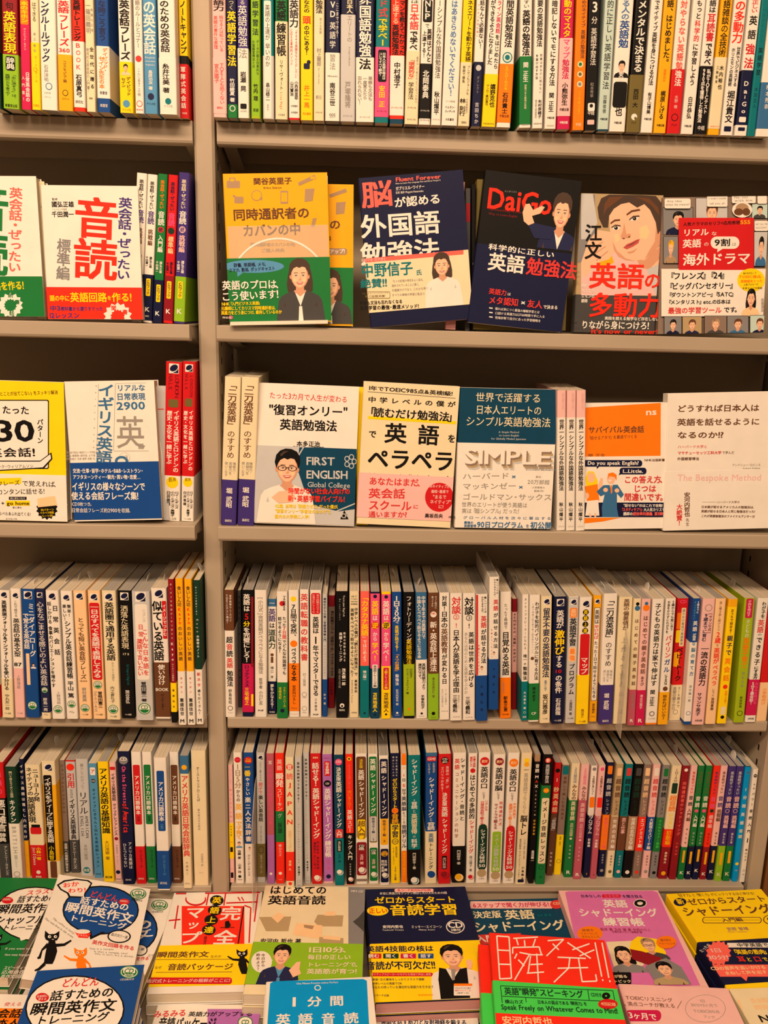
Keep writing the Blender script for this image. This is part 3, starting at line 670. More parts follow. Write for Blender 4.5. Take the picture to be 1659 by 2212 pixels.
S1Rb = [
 (5,128,1058,18,0,'vrd','z1015: dbl|b475:985 wht|t0:205 crm/.45/-.15 上達する|t210:470 blk*/.45/-.15 英語勉強法|t0:470 blk*/.35/.3 マンを教えてわかった|t530:750 blk*/.42 中村澄子|h920 rtx/.8 ダイヤモンド社'),
 (135,250,1068,165,0,'wht','b435: crm|t0:30 blk/.6 は|t32:255 rtx*/.62 日本語|t262:430 blk*/.55 で学べ|t495:695 rtx*/.42/-.1 「現実的な」|t700:850 blk/.42/-.1 学習法|t480:880 gtx/.16/.32 留学なしで話せるようになった私の|h920 blk/.65 ダイヤモンド社|h1020 blk/.65 ダイヤモンド社'),
 (256,356,1072,282,0,'wht','x0:190 blk/.8|h30 wht*/.5 N|h80 wht*/.5 L|h140 wht*/.5 P|t200:240 blk/.4 で|t245:530 blk*/.36/.2 英語はどんと|t260:490 blk*/.34/-.22 上達する!|b543:1010 blk|t600:840 wht*/.5 北岡泰典|h945 wht/.8 ダイヤモンド社|h1025 blk/.8 ダイヤモンド社'),
 (360,445,1075,396,0,'wht','t0:670 blk/.55 ーシンプルな外国語勉強法|t780:980 blk*/.5 秋山燿平|h1020 gtx/.7 ダイヤモンド社'),
 (449,588,1070,494,0,'wht','t0:815 btx*/.36 はあきらめないでください!|h865 gtx/.6 カール英会話|h915 blk*/.65 イムラン・|h950 blk*/.65 スィディキ|h1020 blk/.55 大和書房'),
 (592,688,1097,630,0,'yel','b532: crm|t0:525 blk/.5/.12 ネスエリートを動かす英語|t560:810 blk/.25/.22 プレゼンもジョークも|t560:710 blk/.25/-.2 単語で勝負|t840:990 blk*/.5/-.2 林 則行|t840:970 gtx/.18/.2 日本興業銀行|h1045 blk/.5 宝島社'),
 (704,784,1098,752,0,'wht','b528: nvy|t0:410 blk*/.45/.1 話なんて必要ない!|t30:320 rtx/.2/-.3 プレゼン交渉も強い|c580 lgy/.6|t650:800 gtx/.3 ダイレクト|t870:1060 lgy*/.4 吉田ちか'),
 (793,910,1098,858,0,'wht','b632: yel|t0:555 blk*/.35/-.2 ができるようになりました|t0:285 mag*/.3/.26 ライン英会話|t290:590 blk*/.3/.26 をはじめたら|t715:915 blk*/.36/.15 嬉野克也|t720:905 blk/.22/-.25 マンガ・高田真弓|h1062 blk/.8 KADOKAWA'),
 (920,1040,1092,962,0,'wht','b545:1045 org|t0:405 blk*/.52 間英語勉強法|o490 tea/.72 wht|c490 tea/.36|t560:770 yel/.25 6万人が1位の本|t790:970 blk*/.38 石井貴士|h990 blk/.7 中経出版'),
 (1112,1213,1105,1124,0,'wht','b480:1062 grn|t0:70 blk/.5 すい|t85:475 blk*/.6 英語の勉強法|t530:700 wht*/.42 関 正生|t720:930 crm/.2 語彙力ある最強の英語|h1090 gtx/.6 KADOKAWA'),
 (1224,1314,1108,1248,0,'wht','t0:400 blk*/.52 要の英語勉強法|t455:800 blk/.22/.2 知識はあるのに話せない|t460:680 blk*/.22/-.2 を抜け出す方法|t850:1010 blk*/.32/.18 布村奈緒子|t850:1010 gtx/.2/-.2 東京都立両国高校|h1055 blk/.8 KADOKAWA'),
 (1329,1428,1112,1368,0,'wht','t0:735 blk*/.46 暗記しないでモにする方法|t790:955 blk*/.42 関 正生|h1005 blk*/.65 中経出版|h1075 gtx/.65 0013010'),
 (1434,1546,1118,1472,0,'mag','b325:990 lpk|t0:320 yel*/.55 動のマスタ|t330:500 pnk*/.5 マップ|t505:675 mag*/.5 勉強法|t705:900 blk*/.42 小熊弥生|h935 blk*/.75 中経出版|h1045 wht*/.65 中経出版'),
]
S1Rc = [
 (-12,88,1118,22,0,'org','t0:235 brn*/.38/.15 めのネイティブ|t255:500 brn*/.34/.15 英語の勉強法|c550 crm/.5|c550 grn/.3|c635 crm/.5|c635 olv/.3|c720 crm/.5|c720 gry/.3|t780:980 yel/.22 ジェームス・M・バーダマン|h1065 crm/.5 中経'),
 (91,194,1110,130,0,'blk','t0:120 wht*/.8 3|t140:560 wht/.5 分 英語学習法|t705:835 gtx/.3 松本秀幸|x880:950 wht/.6|c905 blk/.3|h965 wht/.6 中経|x1025:1065 lpk/.6'),
 (203,298,1112,268,0,'mnt','t0:280 blk/.6 的に正し|t285:770 blk/.6 い英語学習法|t810:970 blk/.32 加藤俊徳|h1018 blk*/.7 中経出版|z1105: dbl'),
 (305,438,1118,382,0,'wht','t0:170 btx*/.5 る人の|t175:410 blu*/.58 英語勉|f590 blk/.95 blk|x700:920 blk/.9|t610:850 wht*/.3 安河内哲也|h955 blk*/.5 也|b930: wht|h1050 blk*/.5 中経出版'),
 (449,566,1108,532,0,'blk','t0:620 wht*/.62 メンタルで決まる|b640: olv|t760:920 blk*/.36 西田 大|c1000 wht/.45|c1012 olv/.2/.1|h1050 blk/.4 アルク'),
 (573,676,1115,664,0,'wht','t0:265 blk*/.38 でネイティブ|t275:730 blk*/.38 英語を身につける方法|t790:975 blk*/.32 有子山博美|h1018 blk*/.65 中経出版'),
 (684,790,1122,776,0,'gld','t0:560 blk*/.5 語、はじめました。|t590:700 org/.25 世界最高の学び方|t775:1020 blk*/.38 梶原しげる|h1072 blk*/.65 中経出版'),
 (797,908,1125,890,0,'wht','b592: red|t0:595 slm*/.48 対やらない英語勉|t600:740 wht*/.48 強法|t815:930 lpk/.28 水野 稚|o1005 blk/.55 red|h1070 blk/.5 アルク'),
 (917,1024,1125,1024,0,'wht','t0:165 blk*/.42 もっと|t170:360 rtx*/.42 科学的|t370:735 blk*/.42 に学習しよう|t825:1015 blk*/.36 白井恭弘|h1078 blk*/.6 中経出版'),
 (1031,1138,1125,1138,0,'wht','b565: blk|t0:110 blk*/.5 語は|t115:355 red*/.6 耳読書|t365:560 blk*/.5 で学べ|t590:975 wht*/.3/.2 私がTOEICテスト|t590:1050 wht*/.3/-.2 990点を獲得した勉強法|h1095 wht/.6 中経'),
 (1146,1246,1142,1262,0,'gld','b490:1100 crm|t0:485 blk/.62 語雑談の全技術|t555:770 blk*/.34/.1 木内裕也|t560:720 blk/.22/-.25 工藤監実|h1082 org/.8 KADOKAWA'),
 (1257,1364,1142,1376,0,'wht','t0:370 vrd*/.78 の多動力|t400:740 blk*/.28/.22 世界でビジネスする|t410:740 blk*/.28/-.2 ホリエモンの英語術|t775:1050 blk*/.56 堀江貴文|x1080:1125 nvy/.6'),
 (1378,1480,1138,1502,0,'wht','z600: nvy|b1070: wht|t0:110 rtx*/.5 正しい|t115:355 blk*/.62 英語|t360:600 red*/.72 強法|h715 wht*/.4 D|h780 wht*/.4 a|h830 wht*/.3 i|h890 wht*/.4 G|h950 wht*/.36 o|x1000:1045 wht/.6|x1090:1120 nvy/.6'),
 (1482,1552,1152,1598,0,'dbl','z: tea|t60:370 tea*/.5 >Twitter|t400:650 blk/.55 英語学習|t740:930 dbl/.4 本田正人'),
 (1556,1680,1148,1672,0,'wht','b705:1100 stb|t720:940 wht/.3 松本秀幸'),
]
row('top shelf, narrow bay', (0, 0, .2592), Z1, S1L, -1, 'books on the top shelf', H=.188, Yfix=-.030, seed=3)
row('top shelf, wide bay', (440, 0, .2532), Z1, S1Ra, 1, 'books on the top shelf', H=.188, Yfix=-.024, seed=4)
row('top shelf, wide bay', (840, 0, .2532), Z1, S1Rb, 1, 'books on the top shelf', H=.188, Yfix=-.021, start=13, seed=5)
row('top shelf, wide bay', (1240, 0, .2526), Z1, S1Rc, 1, 'books on the top shelf', H=.188, Yfix=-.018, start=26, seed=6)

S4L = [
 (-58,10,1335,-86,340,'wht','z1080: red|q378 nvy|t420:1060 blk 英文法の基礎'),
 (20,108,1337,-16,345,'wht','b1030: crm|q378 nvy|t420:1120 blk*/.4 英語表現フォーマル&インフォーマルを使い分ける|t1150:1275 blk/.4 中丸友一郎|h1300 blk/.6 ベレ出版'),
 (118,198,1337,50,332,'lpk','z:950 wht|q382 nvy|t420:550 blk/.3 これで話せる|t560:860 blk*/.6 英会話の基本文型|h920 blk*/.8 87|t1000:1110 gtx/.35 上野理絵|h1300 gtx/.6 ベレ出版'),
 (205,312,1337,150,335,'blu','q380 nvy|t440:860 wht*/.42/.2 ミニダイアローグ|t520:800 wht*/.38/-.22 で覚える英会話|x835:1080 pch/.25/-.2|f930 blk/.4/.2 wht|d1240 grn'),
 (326,398,1347,270,332,'dnv','z1295: crm|q380 nvy|t430:1085 wht/.75 心をなごませる感じのよい英会話|d1120 grn|t1180:1285 wht/.5 原島一男|h1310 blk/.5 ベレ'),
 (408,508,1347,352,347,'wht','q390 nvy|t440:865 blk*/.42/.2 日常英会話|t430:1100 blk*/.3/-.25 話しかける 食事のバリエーションを増やす|t1130:1230 gtx/.3/.1 上野理絵|d1270 grn'),
 (520,610,1347,468,350,'wht','q400 nvy|t450:550 blk*/.3/.2 簡単!|t450:580 blk*/.3/-.2 楽しい!|t580:1030 blk*/.5 シンプル英会話練習帳|t1050:1180 blk*/.5 平山 篤|d1230 grn|h1290 blk/.5 ベレ'),
 (620,718,1347,567,347,'pch','q390 nvy|t555:1035 brn*/.45 とっても短い英会話フレーズ|h1050 brn*/.6 1500|t1100:1210 gtx*/.32 野村真美|d1260 grn|h1310 blk/.5 ベレ出版'),
 (728,825,1347,680,347,'pch','q395 nvy|x440:1040 red/.82|t455:1025 wht*/.6 一日のすべてを英語で表現してみる|d1080 grn|t1130:1260 blk*/.35/.15 曽根田憲三|t1130:1290 gtx*/.28/-.25 ブルース・パーキンス|h1310 blk/.6 ベレ出版'),
 (833,942,1352,790,347,'crm','q395 nvy|t435:890 blk*/.6 英語圏で通用する英語|t900:1050 gtx/.2/.1 おもいやり英語を|t1090:1220 blk/.3 内之倉礼子|d1270 grn|h1325 blk/.5 ベレ出版'),
 (949,1055,1342,914,347,'blk','q390 blu|t460:800 crm/.55/-.05 洒落た英語表現|h840 crm/.5 175|t920:1080 tea/.25/.1 >Colloquial English|t1120:1225 wht/.32 猿谷宣弘|h1310 wht/.5 ベレ出版'),
 (1062,1200,1357,1024,352,'lgy','q395 nvy|x450:1040 wht/.7|t490:590 gtx/.2/.15 ニュアンス|t600:770 rtx*/.28/-.05 日常の|t640:1010 rtx*/.3/.18 こんな日本語を|t720:1010 rtx*/.3/-.15 英語で言いたい|t1055:1210 blk*/.3 曽根田憲三 著|d1265 grn'),
 (1214,1335,1345,1172,328,'wht','z1330: wht|b905:1328 brn|q370 nvy|t425:890 blk*/.6/-.12 似ている英語|x425:720 red/.28/.32|t450:700 wht*/.22/.32 イメージでつかむ|t920:1080 wht*/.42 使い分け|h1115 wht*/.85 BOOK|t1150:1270 blk/.24 ガードナーすずし'),
 (1336,1383,1377,1306,258,'drd','z1290: blk|b1065:1290 yel|t280:730 crm/.3 全くダメな英語が1年で話せた|t740:900 wht*/.5 Kayo|t910:1050 crm/.3 のイギリス奮闘記|t1100:1270 brn*/.35 重盛佳世'),
 (1394,1453,1392,1363,252,'gld','b975: wht|t310:470 brn*/.5 食いしん坊|t475:610 vrd*/.5 Kayo|t620:895 brn*/.5 のおいしい英語|t1010:1150 rtx/.3 食で学ぶ|t1180:1320 blk*/.5 重盛佳世|h1360 blk*/.6 M'),
 (1464,1523,1392,1433,257,'gld','b975: wht|t310:470 brn*/.5 食いしん坊|t475:610 vrd*/.5 Kayo|t620:895 brn*/.5 のおいしい英語|t1010:1150 rtx/.3 食で学ぶ|t1180:1320 blk*/.5 重盛佳世|h1360 blk*/.6 M'),
 (1532,1598,1387,1503,266,'dgr','b960: wht|t310:540 wht/.22/-.1 全くダメな英語が1年で|t560:680 crm/.4 >Kayo|t690:870 wht*/.36 の秘密のノート|t975:1100 rtx*/.5 新ネタ|t1110:1310 blk*/.4 盛りだくさん!|h1355 blk*/.6 M'),
]
S4Ra = [
 (215,318,1702,202,437,'brn','b840: wht|t480:750 wht/.22/.15 留学経験なし!だけど|t480:770 wht/.25/-.2 TOEICテスト満点!|t895:965 blk*/.62 超|t970:1030 rtx*/.62 音|t1035:1100 blk*/.62 読|t1110:1210 rtx*/.6 英語|t1235:1395 blk*/.6 勉強法|t1420:1570 blk/.36 野島裕昭|o1610 blk/.55 wht|h1655 gtx/.5 アルク'),
 (328,384,1640,330,442,'dgy','t480:900 blk/.6 英会話スポーツだ|t1200:1340 blk/.5 英語',dict(Y=.028)),
 (387,500,1697,382,437,'blk','z1650: nvy|b1170:1650 mag|t475:585 wht*/.55/-.1 英語|t590:650 wht*/.5/-.1 は|t665:735 red*/.6/-.1 5|t745:800 yel*/.55/-.1 分|t805:1150 wht*/.55/-.1 を完璧にしろ!|x500:1200 drd/.2/.4|t1180:1400 nvy*/.4/-.1 ロックフェス|t1405:1580 yel*/.36/-.1 三宅裕之|x1470:1590 yel/.2/.4'),
 (512,632,1702,506,438,'wht','t500:1270 gtx*/.36 [小川式]突然英語がペラペラになる勉強法|t1310:1580 blk/.32 哲学者 小川仁志|h1635 blk*/.5 PHP'),
 (641,726,1672,638,527,'wht','z:600 stb|b1345: nvy|h565 wht*/.7 think|t620:750 prp*/.75 英語|t755:820 blk*/.6 は|t825:1020 dgr*/.75 道具力|c1080 brn/.4|x1100:1160 brn/.3|t1190:1320 blk/.34 樋口 孝|t1370:1610 wht*/.4 夢をかなえる!|h1650 wht/.7 西村書店'),
 (732,840,1712,726,452,'wht','b1355: grn|u570 red/.55|t490:640 blk*/.25/.2 マネ奴教える|t700:800 blk*/.32/.2 たった|t800:925 rtx*/.36/.2 7日間|t930:1280 blk*/.32/.2 でどんな外国語でも|t700:1060 blk*/.32/-.22 話せるようになる!|t1400:1600 yel/.25/.2 ラモン・カンパーヨ|t1400:1520 yel/.25/-.2 宮崎真紀|c1635 nvy/.4'),
 (852,956,1702,840,438,'wht','b1165:1640 org|u525 yel/.6|t580:920 blk*/.55 7日間で突然、|c970 org/.7|t1010:1170 blk*/.45 ペラペラ|t1175:1345 blk*/.5 なる本|t1380:1570 blk/.36 安武内ひろし|h1610 brn/.6 カエル|h1670 org/.8 サンクチュアリ'),
 (961,1050,1700,956,432,'wht','t465:1145 rtx*/.75 英語転職の教科書|t1260:1395 gtx/.36 村上賀厚|o1475 gtx/.6 wht|h1505 blk/.5 アルク|o1615 gtx/.6 wht|h1655 blk/.5 アルク'),
 (1062,1176,1707,1058,438,'wht','x465:675 red/.8|t475:665 lpk/.25/.18 海外経験ゼロでも|t475:665 lpk/.25/-.18 仕事が忙しくても|t700:870 blk*/.5 英語は|t890:980 blk*/.7 1|t985:1490 blk*/.48 年でマスターできる|t1510:1640 blk/.24 三木雄信|h1675 blk*/.5 PHP'),
 (1182,1232,1698,1182,477,'lgy','b1325: blu|t510:950 dnv*/.5 高校生からの第二言語習得論入門|t980:1300 gtx/.25 英語に使われない世界観の|t1460:1580 wht/.45 鈴木 著'),
 (1238,1306,1632,1236,492,'drd','b600:1310 tau|x500:600 drd/.8|t640:1290 blk*/.45/.1 海外経験ゼロでも「英語は1年」でマスターできる|t1350:1480 blk/.4 三木雄信',dict(Y=.028)),
 (1320,1440,1710,1315,450,'blk','t490:700 wht/.2/.18 >Train your English|t520:740 gtx/.2/-.15 >Be confident|t850:1150 wht/.2/.22 教養の体幹を鍛える|t855:1150 wht*/.25/-.1 英語トレーニング|t1215:1385 wht*/.3/.15 茂木健一郎|t1220:1410 gtx/.2/-.2 英語で定める自分軸|c1585 wht/.4|c1590 blk/.2|h1630 wht/.5 集英社'),
 (1450,1546,1707,1451,450,'crm','h500 blk/.6 1年で|h525 blk/.7 TOEIC|h550 blk/.7 985点&|h575 blk/.7 英検1級|t610:1290 blk*/.34/.2 中学レベルの僕が「読むだけ勉強法」で|t615:1300 blk*/.34/-.2 英語をペラペラ話せるようになった!|t1325:1460 blk*/.28/.2 黒坂岳央|t1330:1560 blk/.2/-.2 >KUROSAKA Takeo|h1655 blk/.6 大和出版'),
 (1558,1650,1709,1559,450,'slm','b1190: tea|t480:890 yel*/.75 「カタカナ英語|t895:1150 wht*/.4 」ではじめよう|t1235:1340 wht*/.36 晴山陽一|c1660 nvy/.25'),
]
S4Rb = [
 (105,215,1962,105,522,'pnk','z:538 nvy|z1390: dbl|c570 nvy/.4|t620:780 yel*/.66 英語|t785:845 wht*/.5 は|c900 red/.85|t860:940 yel*/.6 逆|t975:1080 wht*/.45 から|t1090:1300 yel*/.6 学べ!|x1345:1610 wht/.55|t1355:1600 blk*/.32 英会話トレーニング編|t1665:1885 yel*/.45 苫米地英人|c1915 nvy/.25'),
 (232,340,1965,232,520,'pnk','z:545 yel|z1860: yel|c575 nvy/.4|t620:780 wht*/.66 英語|t785:845 wht*/.5 は|c900 yel/.85|t860:940 blk*/.6 逆|t975:1080 wht*/.45 から|t1090:1300 wht*/.6 学べ!|b1365: yel|x1380:1630 mag/.6|t1395:1620 yel*/.32 上級トレーニング編|t1665:1885 brn*/.5 苫米地英人|c1910 nvy/.25'),
 (358,470,1955,348,522,'blu','t565:855 wht*/.7 1日30分|t860:890 wht*/.4 で、|t900:1190 yel*/.36 英語が話せる!|t1210:1440 gld*/.42 「4つの習慣」|t1450:1585 wht*/.34 勉強法|t1625:1810 wht/.3 安河内哲也 著|c1895 wht/.25|h1920 wht/.5 フォレスト'),
 (486,612,1962,480,524,'blk','b1342:1928 lim|t565:1100 wht/.5 フォトリーディング|t1060:1345 yel/.5 英語勉強法|t1390:1500 dgr/.25/.18 沢田淳子|t1390:1680 dgr/.28/-.15 クリス・フォスケット 著|c1850 org/.25'),
 (628,756,1962,620,526,'stb','b1290: wht|t565:1055 wht*/.32/.2 中学3年までの英語力で|t565:1275 wht*/.32/-.2 外国人とペラペラ話せるようになる本|t1330:1630 blk*/.3/.2 英語は英語力より|t1330:1520 blk*/.3/-.15 適用力です。|t1690:1850 blk*/.3/.1 手塚朱羽子|c1900 blk/.22|h1930 blk/.5 フォレスト'),
 (765,885,1975,764,532,'brn','b1450: lgr|t565:710 wht/.2/.22 ネット時代に|t565:690 wht/.2/-.1 違ってきた|c775 wht/.6|h765 red*/.4 NK|t855:1425 wht*/.6 新・英会話上達法|t1490:1720 olv/.25 養谷英語NK 著|c1900 blk/.36|h1950 blk/.5 フレイ'),
 (892,1008,1977,888,530,'wht','t560:730 blk*/.45 対談!|t740:930 blk*/.6 日本の|t935:1220 brn*/.6 英語教育|t1225:1570 blk*/.5 が変わる日|t1620:1800 gtx/.22/.15 イーオン社長と|t1620:1830 gtx/.2/-.2 ゆかいな仲間たち|h1875 blk/.7 プレジデント社'),
 (1015,1152,1987,1012,537,'wht','t575:770 rtx*/.7 対談|o805 rtx/.5 wht|h805 rtx/.3 2|t870:930 rtx*/.4 !|t950:1665 blk*/.5 日本人が英語を学ぶ理由|t1690:1890 blk*/.36/-.1 三宅義和|t1690:1850 gtx/.16/.22 株式会社イーオン|h1940 blk/.6 プレジデント社'),
 (1158,1300,1982,1158,537,'wht','t580:780 blk*/.68 対談|o815 blk/.5 wht|h815 blk/.3 3|t870:940 blk*/.4 !|t970:1610 blk*/.4/.18 英語は世界を広げる|t975:1680 gtx/.28/-.25 あなたは何のために英語を学ぶのか|t1710:1910 blk*/.36/-.1 三宅義和|h1945 blk/.6 プレジデント社'),
 (1308,1440,1990,1306,547,'wht','x550:1465 red/.16/-.42|b1470: blu|t570:760 blk*/.18/.3 難しいことは|t570:770 blk*/.18/.05 わかりませんが、|t790:930 red*/.46/.16 英語|t940:1335 blk*/.42/.16 が話せる方法|t1110:1440 rtx/.18/-.25 を教えてください!|f1395 blk/.5 wht|t1550:1900 nvy/.25 大橋弘祐'),
 (1448,1566,1862,1428,350,'wht','b1285: blu|t370:545 blk*/.18/.3 難しいことは|t370:590 blk*/.18/.05 わかりませんが、|t600:740 red*/.46/.16 英語|t750:1170 blk*/.42/.16 が話せる方法|f1225 blk/.5 wht|t930:1270 rtx/.18/-.25 を教えてください!|t1350:1700 nvy/.25 大橋弘祐',dict(Y=-.012, raised=1)),
]
S4Rc = [
 (106,230,1930,108,512,'wht','b1470: org|t640:930 blk/.3 たった2時間で|t955:1445 blk*/.6 目覚める英語|t1510:1640 gtx/.2/-.2 人生が変わる|t1675:1850 blk*/.36 新条正恵|h1880 blk/.6 ぱる出版'),
 (233,290,1862,240,592,'drd','b735:1410 lpk|x600:690 drd/.8|t745:1300 blk*/.5 40代からの「英語」の学び方',dict(Y=.028)),
 (302,416,1955,322,542,'wht','b1515: tea|t575:1160 blk/.4 ネイティブスピーカーになれる|t1210:1290 blk*/.55 唯一|t1300:1335 blk*/.4 の|t1340:1500 blk*/.58 勉強法|t1620:1830 wht*/.36 大山泰生 著|o1860 wht/.4 tea|h1910 wht/.6 創知'),
 (424,540,1970,440,547,'wht','b1535:1945 grn|t620:1500 blk*/.36/.2 わが子を知的バイリンガルに育てる方法|t640:1200 gtx/.18/-.2 5歳で英検3級8歳で準1級合格のメソッド|c1255 brn/.35/-.2|t1570:1740 blk*/.3 桂木史子|h1870 wht*/.5 CF'),
 (550,668,1985,570,562,'crm','q620 nvy|t690:1470 dnv*/.62 留学不要の英語勉強法|t1500:1620 stb/.25 基礎から話す|t1655:1880 blk*/.46 坂口雅彦|h1930 blk/.5 ベレ出版'),
 (682,820,1992,714,568,'nvy','q630 wht|t715:920 wht*/.55 英語が|t935:1215 yel*/.72 激伸び|t1220:1360 wht*/.5 する|h1400 red*/.6 10|t1440:1645 wht*/.52 の条件|t1700:1890 wht*/.4 石井辰哉|h1950 wht/.6 ベレ出版'),
 (834,950,1985,874,567,'lgy','z:570 wht|q625 nvy|x690:800 org/.7|x1130:1290 pch/.7|t700:790 pch*/.5 最短|t805:1115 blk*/.62 英語学習|t1140:1285 org*/.5 最強|t1310:1665 blk*/.5 プログラム|t1715:1890 blk/.3 土屋雅稔 著|h1925 blk/.6 ベレ出版'),
 (955,1092,1995,1002,572,'wht','q645 nvy|c738 blk/.5|c805 blk/.5|c875 blk/.5|c945 blk/.5|h738 yel*/.34 英|h805 yel*/.34 語|h875 yel*/.34 上|h945 yel*/.34 達|x980:1440 red/.78|t990:1165 wht*/.58 完全|c1200 blk/.3|t1240:1430 wht*/.55 マップ|b1440: yel|t1820:1920 brn/.25 森沢洋介|h1960 brn/.6 ベレ出版'),
 (1100,1192,1967,1154,552,'gld','q618 nvy|w685:1730 wht/.75|t710:870 blk*/.5 英語は|t880:1040 rtx*/.5 早ければ|t1060:1700 blk*/.42 たった1日で話せるようになる|t1760:1870 brn*/.35 宮永美史|h1905 brn/.6 ベレ'),
 (1202,1362,1997,1270,532,'wht','z1553: prp|t570:1060 blk*/.52 「二刀流英語」|t1070:1345 blk/.48 のすすめ|t1385:1520 gtx/.2/.26 情報力・|t1385:1520 gtx/.2/.02 英語力を|t1385:1520 gtx/.2/-.24 使いこなす|t1645:1830 wht*/.36 堀 武昭|h1955 wht/.5 論創社'),
 (1372,1522,1992,1443,572,'crm','t590:720 brn*/.4/.05 英語の|t725:940 brn*/.4/.05 偏差値が|t1000:1900 gtx/.4 上がる学習の本とは'),
]
S4Rd = [
 (28,104,1862,50,545,'crm','b1490: rse|c645 stb/.75|c600 blk/.5|t740:1460 brn*/.5 はじめての親子英会話|t1540:1700 gtx/.35 清水万里子|h1810 wht*/.5 R'),
 (108,202,1865,163,548,'lpk','b1495: mag|c640 org/.75|c595 stb/.4|t715:1330 brn*/.5 はじめての親子英会話|t1350:1450 brn*/.36 あそび|t1540:1690 wht/.35 清水万里子|h1810 wht*/.5 R'),
 (214,335,1857,290,550,'wht','z1835: org|t590:1455 blk*/.46 子どもの英語力は家で伸ばす|t1490:1660 blk*/.4/-.05 関 正生|c1740 gry/.5|c1740 wht/.3|h1790 gtx/.6 かんき出版'),
 (343,447,1855,430,545,'wht','b1515: gld|t565:880 blk*/.26/.22 5歳からでも間に合う|t565:905 blk*/.26/-.22 お金をかけずにわが子を|t925:1160 rtx*/.55 バイリン|t1165:1320 blu*/.55 ガル|t1330:1440 blk*/.3 にする方法|c1480 brn/.5|t1540:1800 brn*/.36 始めればいいの?'),
 (459,577,1812,550,545,'red','x690:860 org/.5/-.2|x870:1000 yel/.5/-.2|x1100:1250 gld/.5/-.25|b1440: crm|h575 pnk*/.6 CD|x640:1040 crm/.4/.1|t650:1030 blk/.24/.1 語りかけ育児で英語教育|t1050:1400 blk*/.55 ベビートーク|t1455:1680 gtx*/.26/.2 0~6歳まで|t1460:1700 gtx*/.28/-.2 英語の語りかけ|o1720 gry/.45 crm'),
 (582,690,1855,682,545,'wht','z1820: blu|z:998 blu|t570:700 wht*/.28/.2 5歳までに|t570:760 lbl*/.26/-.2 やっておきたい|t770:890 wht*/.55 英語|t905:980 wht*/.42 が得意|t985:1040 btx*/.45 な|t1045:1355 stb*/.52 脳の育て方|t1440:1620 gtx*/.34 茂木健一郎|o1735 blu/.6 wht'),
 (696,825,1857,814,546,'lpk','o640 gtx/.6 lpk|t690:910 brn*/.26/.22 [サマンサ式]|t700:990 dnv*/.34/-.15 9歳までに育む|t1040:1090 blk*/.6 一|t1095:1450 blk*/.52 流の英語力|t1520:1760 blk*/.36/-.1 サマンサ英子|h1810 blk*/.6 大和出版'),
 (836,945,1850,946,546,'pch','t570:880 brn/.24 話し聞き話し続けたら|t890:1010 vrd*/.52 2歳|t1015:1050 brn/.3 で|t1055:1220 vrd*/.52 英語が|t1230:1450 vrd*/.46 ペラペラ|t1480:1560 brn/.25 になった|t1570:1705 brn*/.28 淡畑喜樹'),
 (957,1056,1845,1080,552,'yel','z:630 gld|t650:910 brn*/.3 おうちで始める!|t920:1140 dnv*/.56 親子で|t1150:1410 org*/.6 英会話|c1460 vrd/.5|t1500:1640 org/.3/.15 英語で子育て|x1665:1750 crm/.5|c1775 blk/.4'),
 (1130,1240,1835,1246,542,'lim','x545:745 mag/.66|t560:730 lpk*/.3 子供を伸ばす|t760:950 wht/.4 子どもの|t950:1270 org*/.55 英語子育て|t1300:1470 gtx/.3 荒木の本|t1560:1680 blk/.28 荒井弥栄|o1735 blk/.55 lim'),
 (1248,1360,1830,1386,542,'wht','b1385:1755 mag|t575:750 blk*/.36/.1 わが子を|t760:900 rtx*/.55 英語|t905:930 blk/.4 の|t935:1240 blk*/.5 できる子|t1245:1380 blk*/.4 にする方|t1410:1640 pnk*/.32/.2 みるみる伸びる|t1410:1640 wht*/.32/-.15 5分3歳会話!|h1790 blk*/.6 大和出版'),
 (1364,1474,1820,1498,542,'pch','z:1415 red|t600:900 wht*/.5 英語の本|t1470:1650 org/.4 小学校向け'),
]
def fixraise(rows):
    return rows
row('fourth shelf, narrow bay', (0, 1180, .2773), Z4, S4L, -1, 'books on the fourth shelf', tab=.6, seed=7)
row('fourth shelf, wide bay', (440, 1180, .2170), Z4, S4Ra, 1, 'books on the fourth shelf', tab=.7, seed=8)
_n = 14
_R = list(S4Rb); _last = _R.pop()
row('fourth shelf, wide bay', (780, 1180, .1899), Z4, _R, 1, 'books on the fourth shelf', tab=.6, start=_n, seed=9)
_pz = float(atY(780 + .1899 * 1500, 1180 + .1899 * 1862, -.012)[2])
_last = _last[:7] + (dict(Y=-.012, z=_pz, tab=0),)
row('fourth shelf, wide bay', (780, 1180, .1899), Z4, [_last], 1, 'books on the fourth shelf', start=_n + 10, seed=9)
row('fourth shelf, wide bay', (1060, 1180, .1929), Z4, S4Rc, 1, 'books on the fourth shelf', tab=.7, start=_n + 11, seed=10)
row('fourth shelf, wide bay', (1350, 1180, .2079), Z4, S4Rd, 1, 'books on the fourth shelf', tab=.5, start=_n + 22, seed=11)

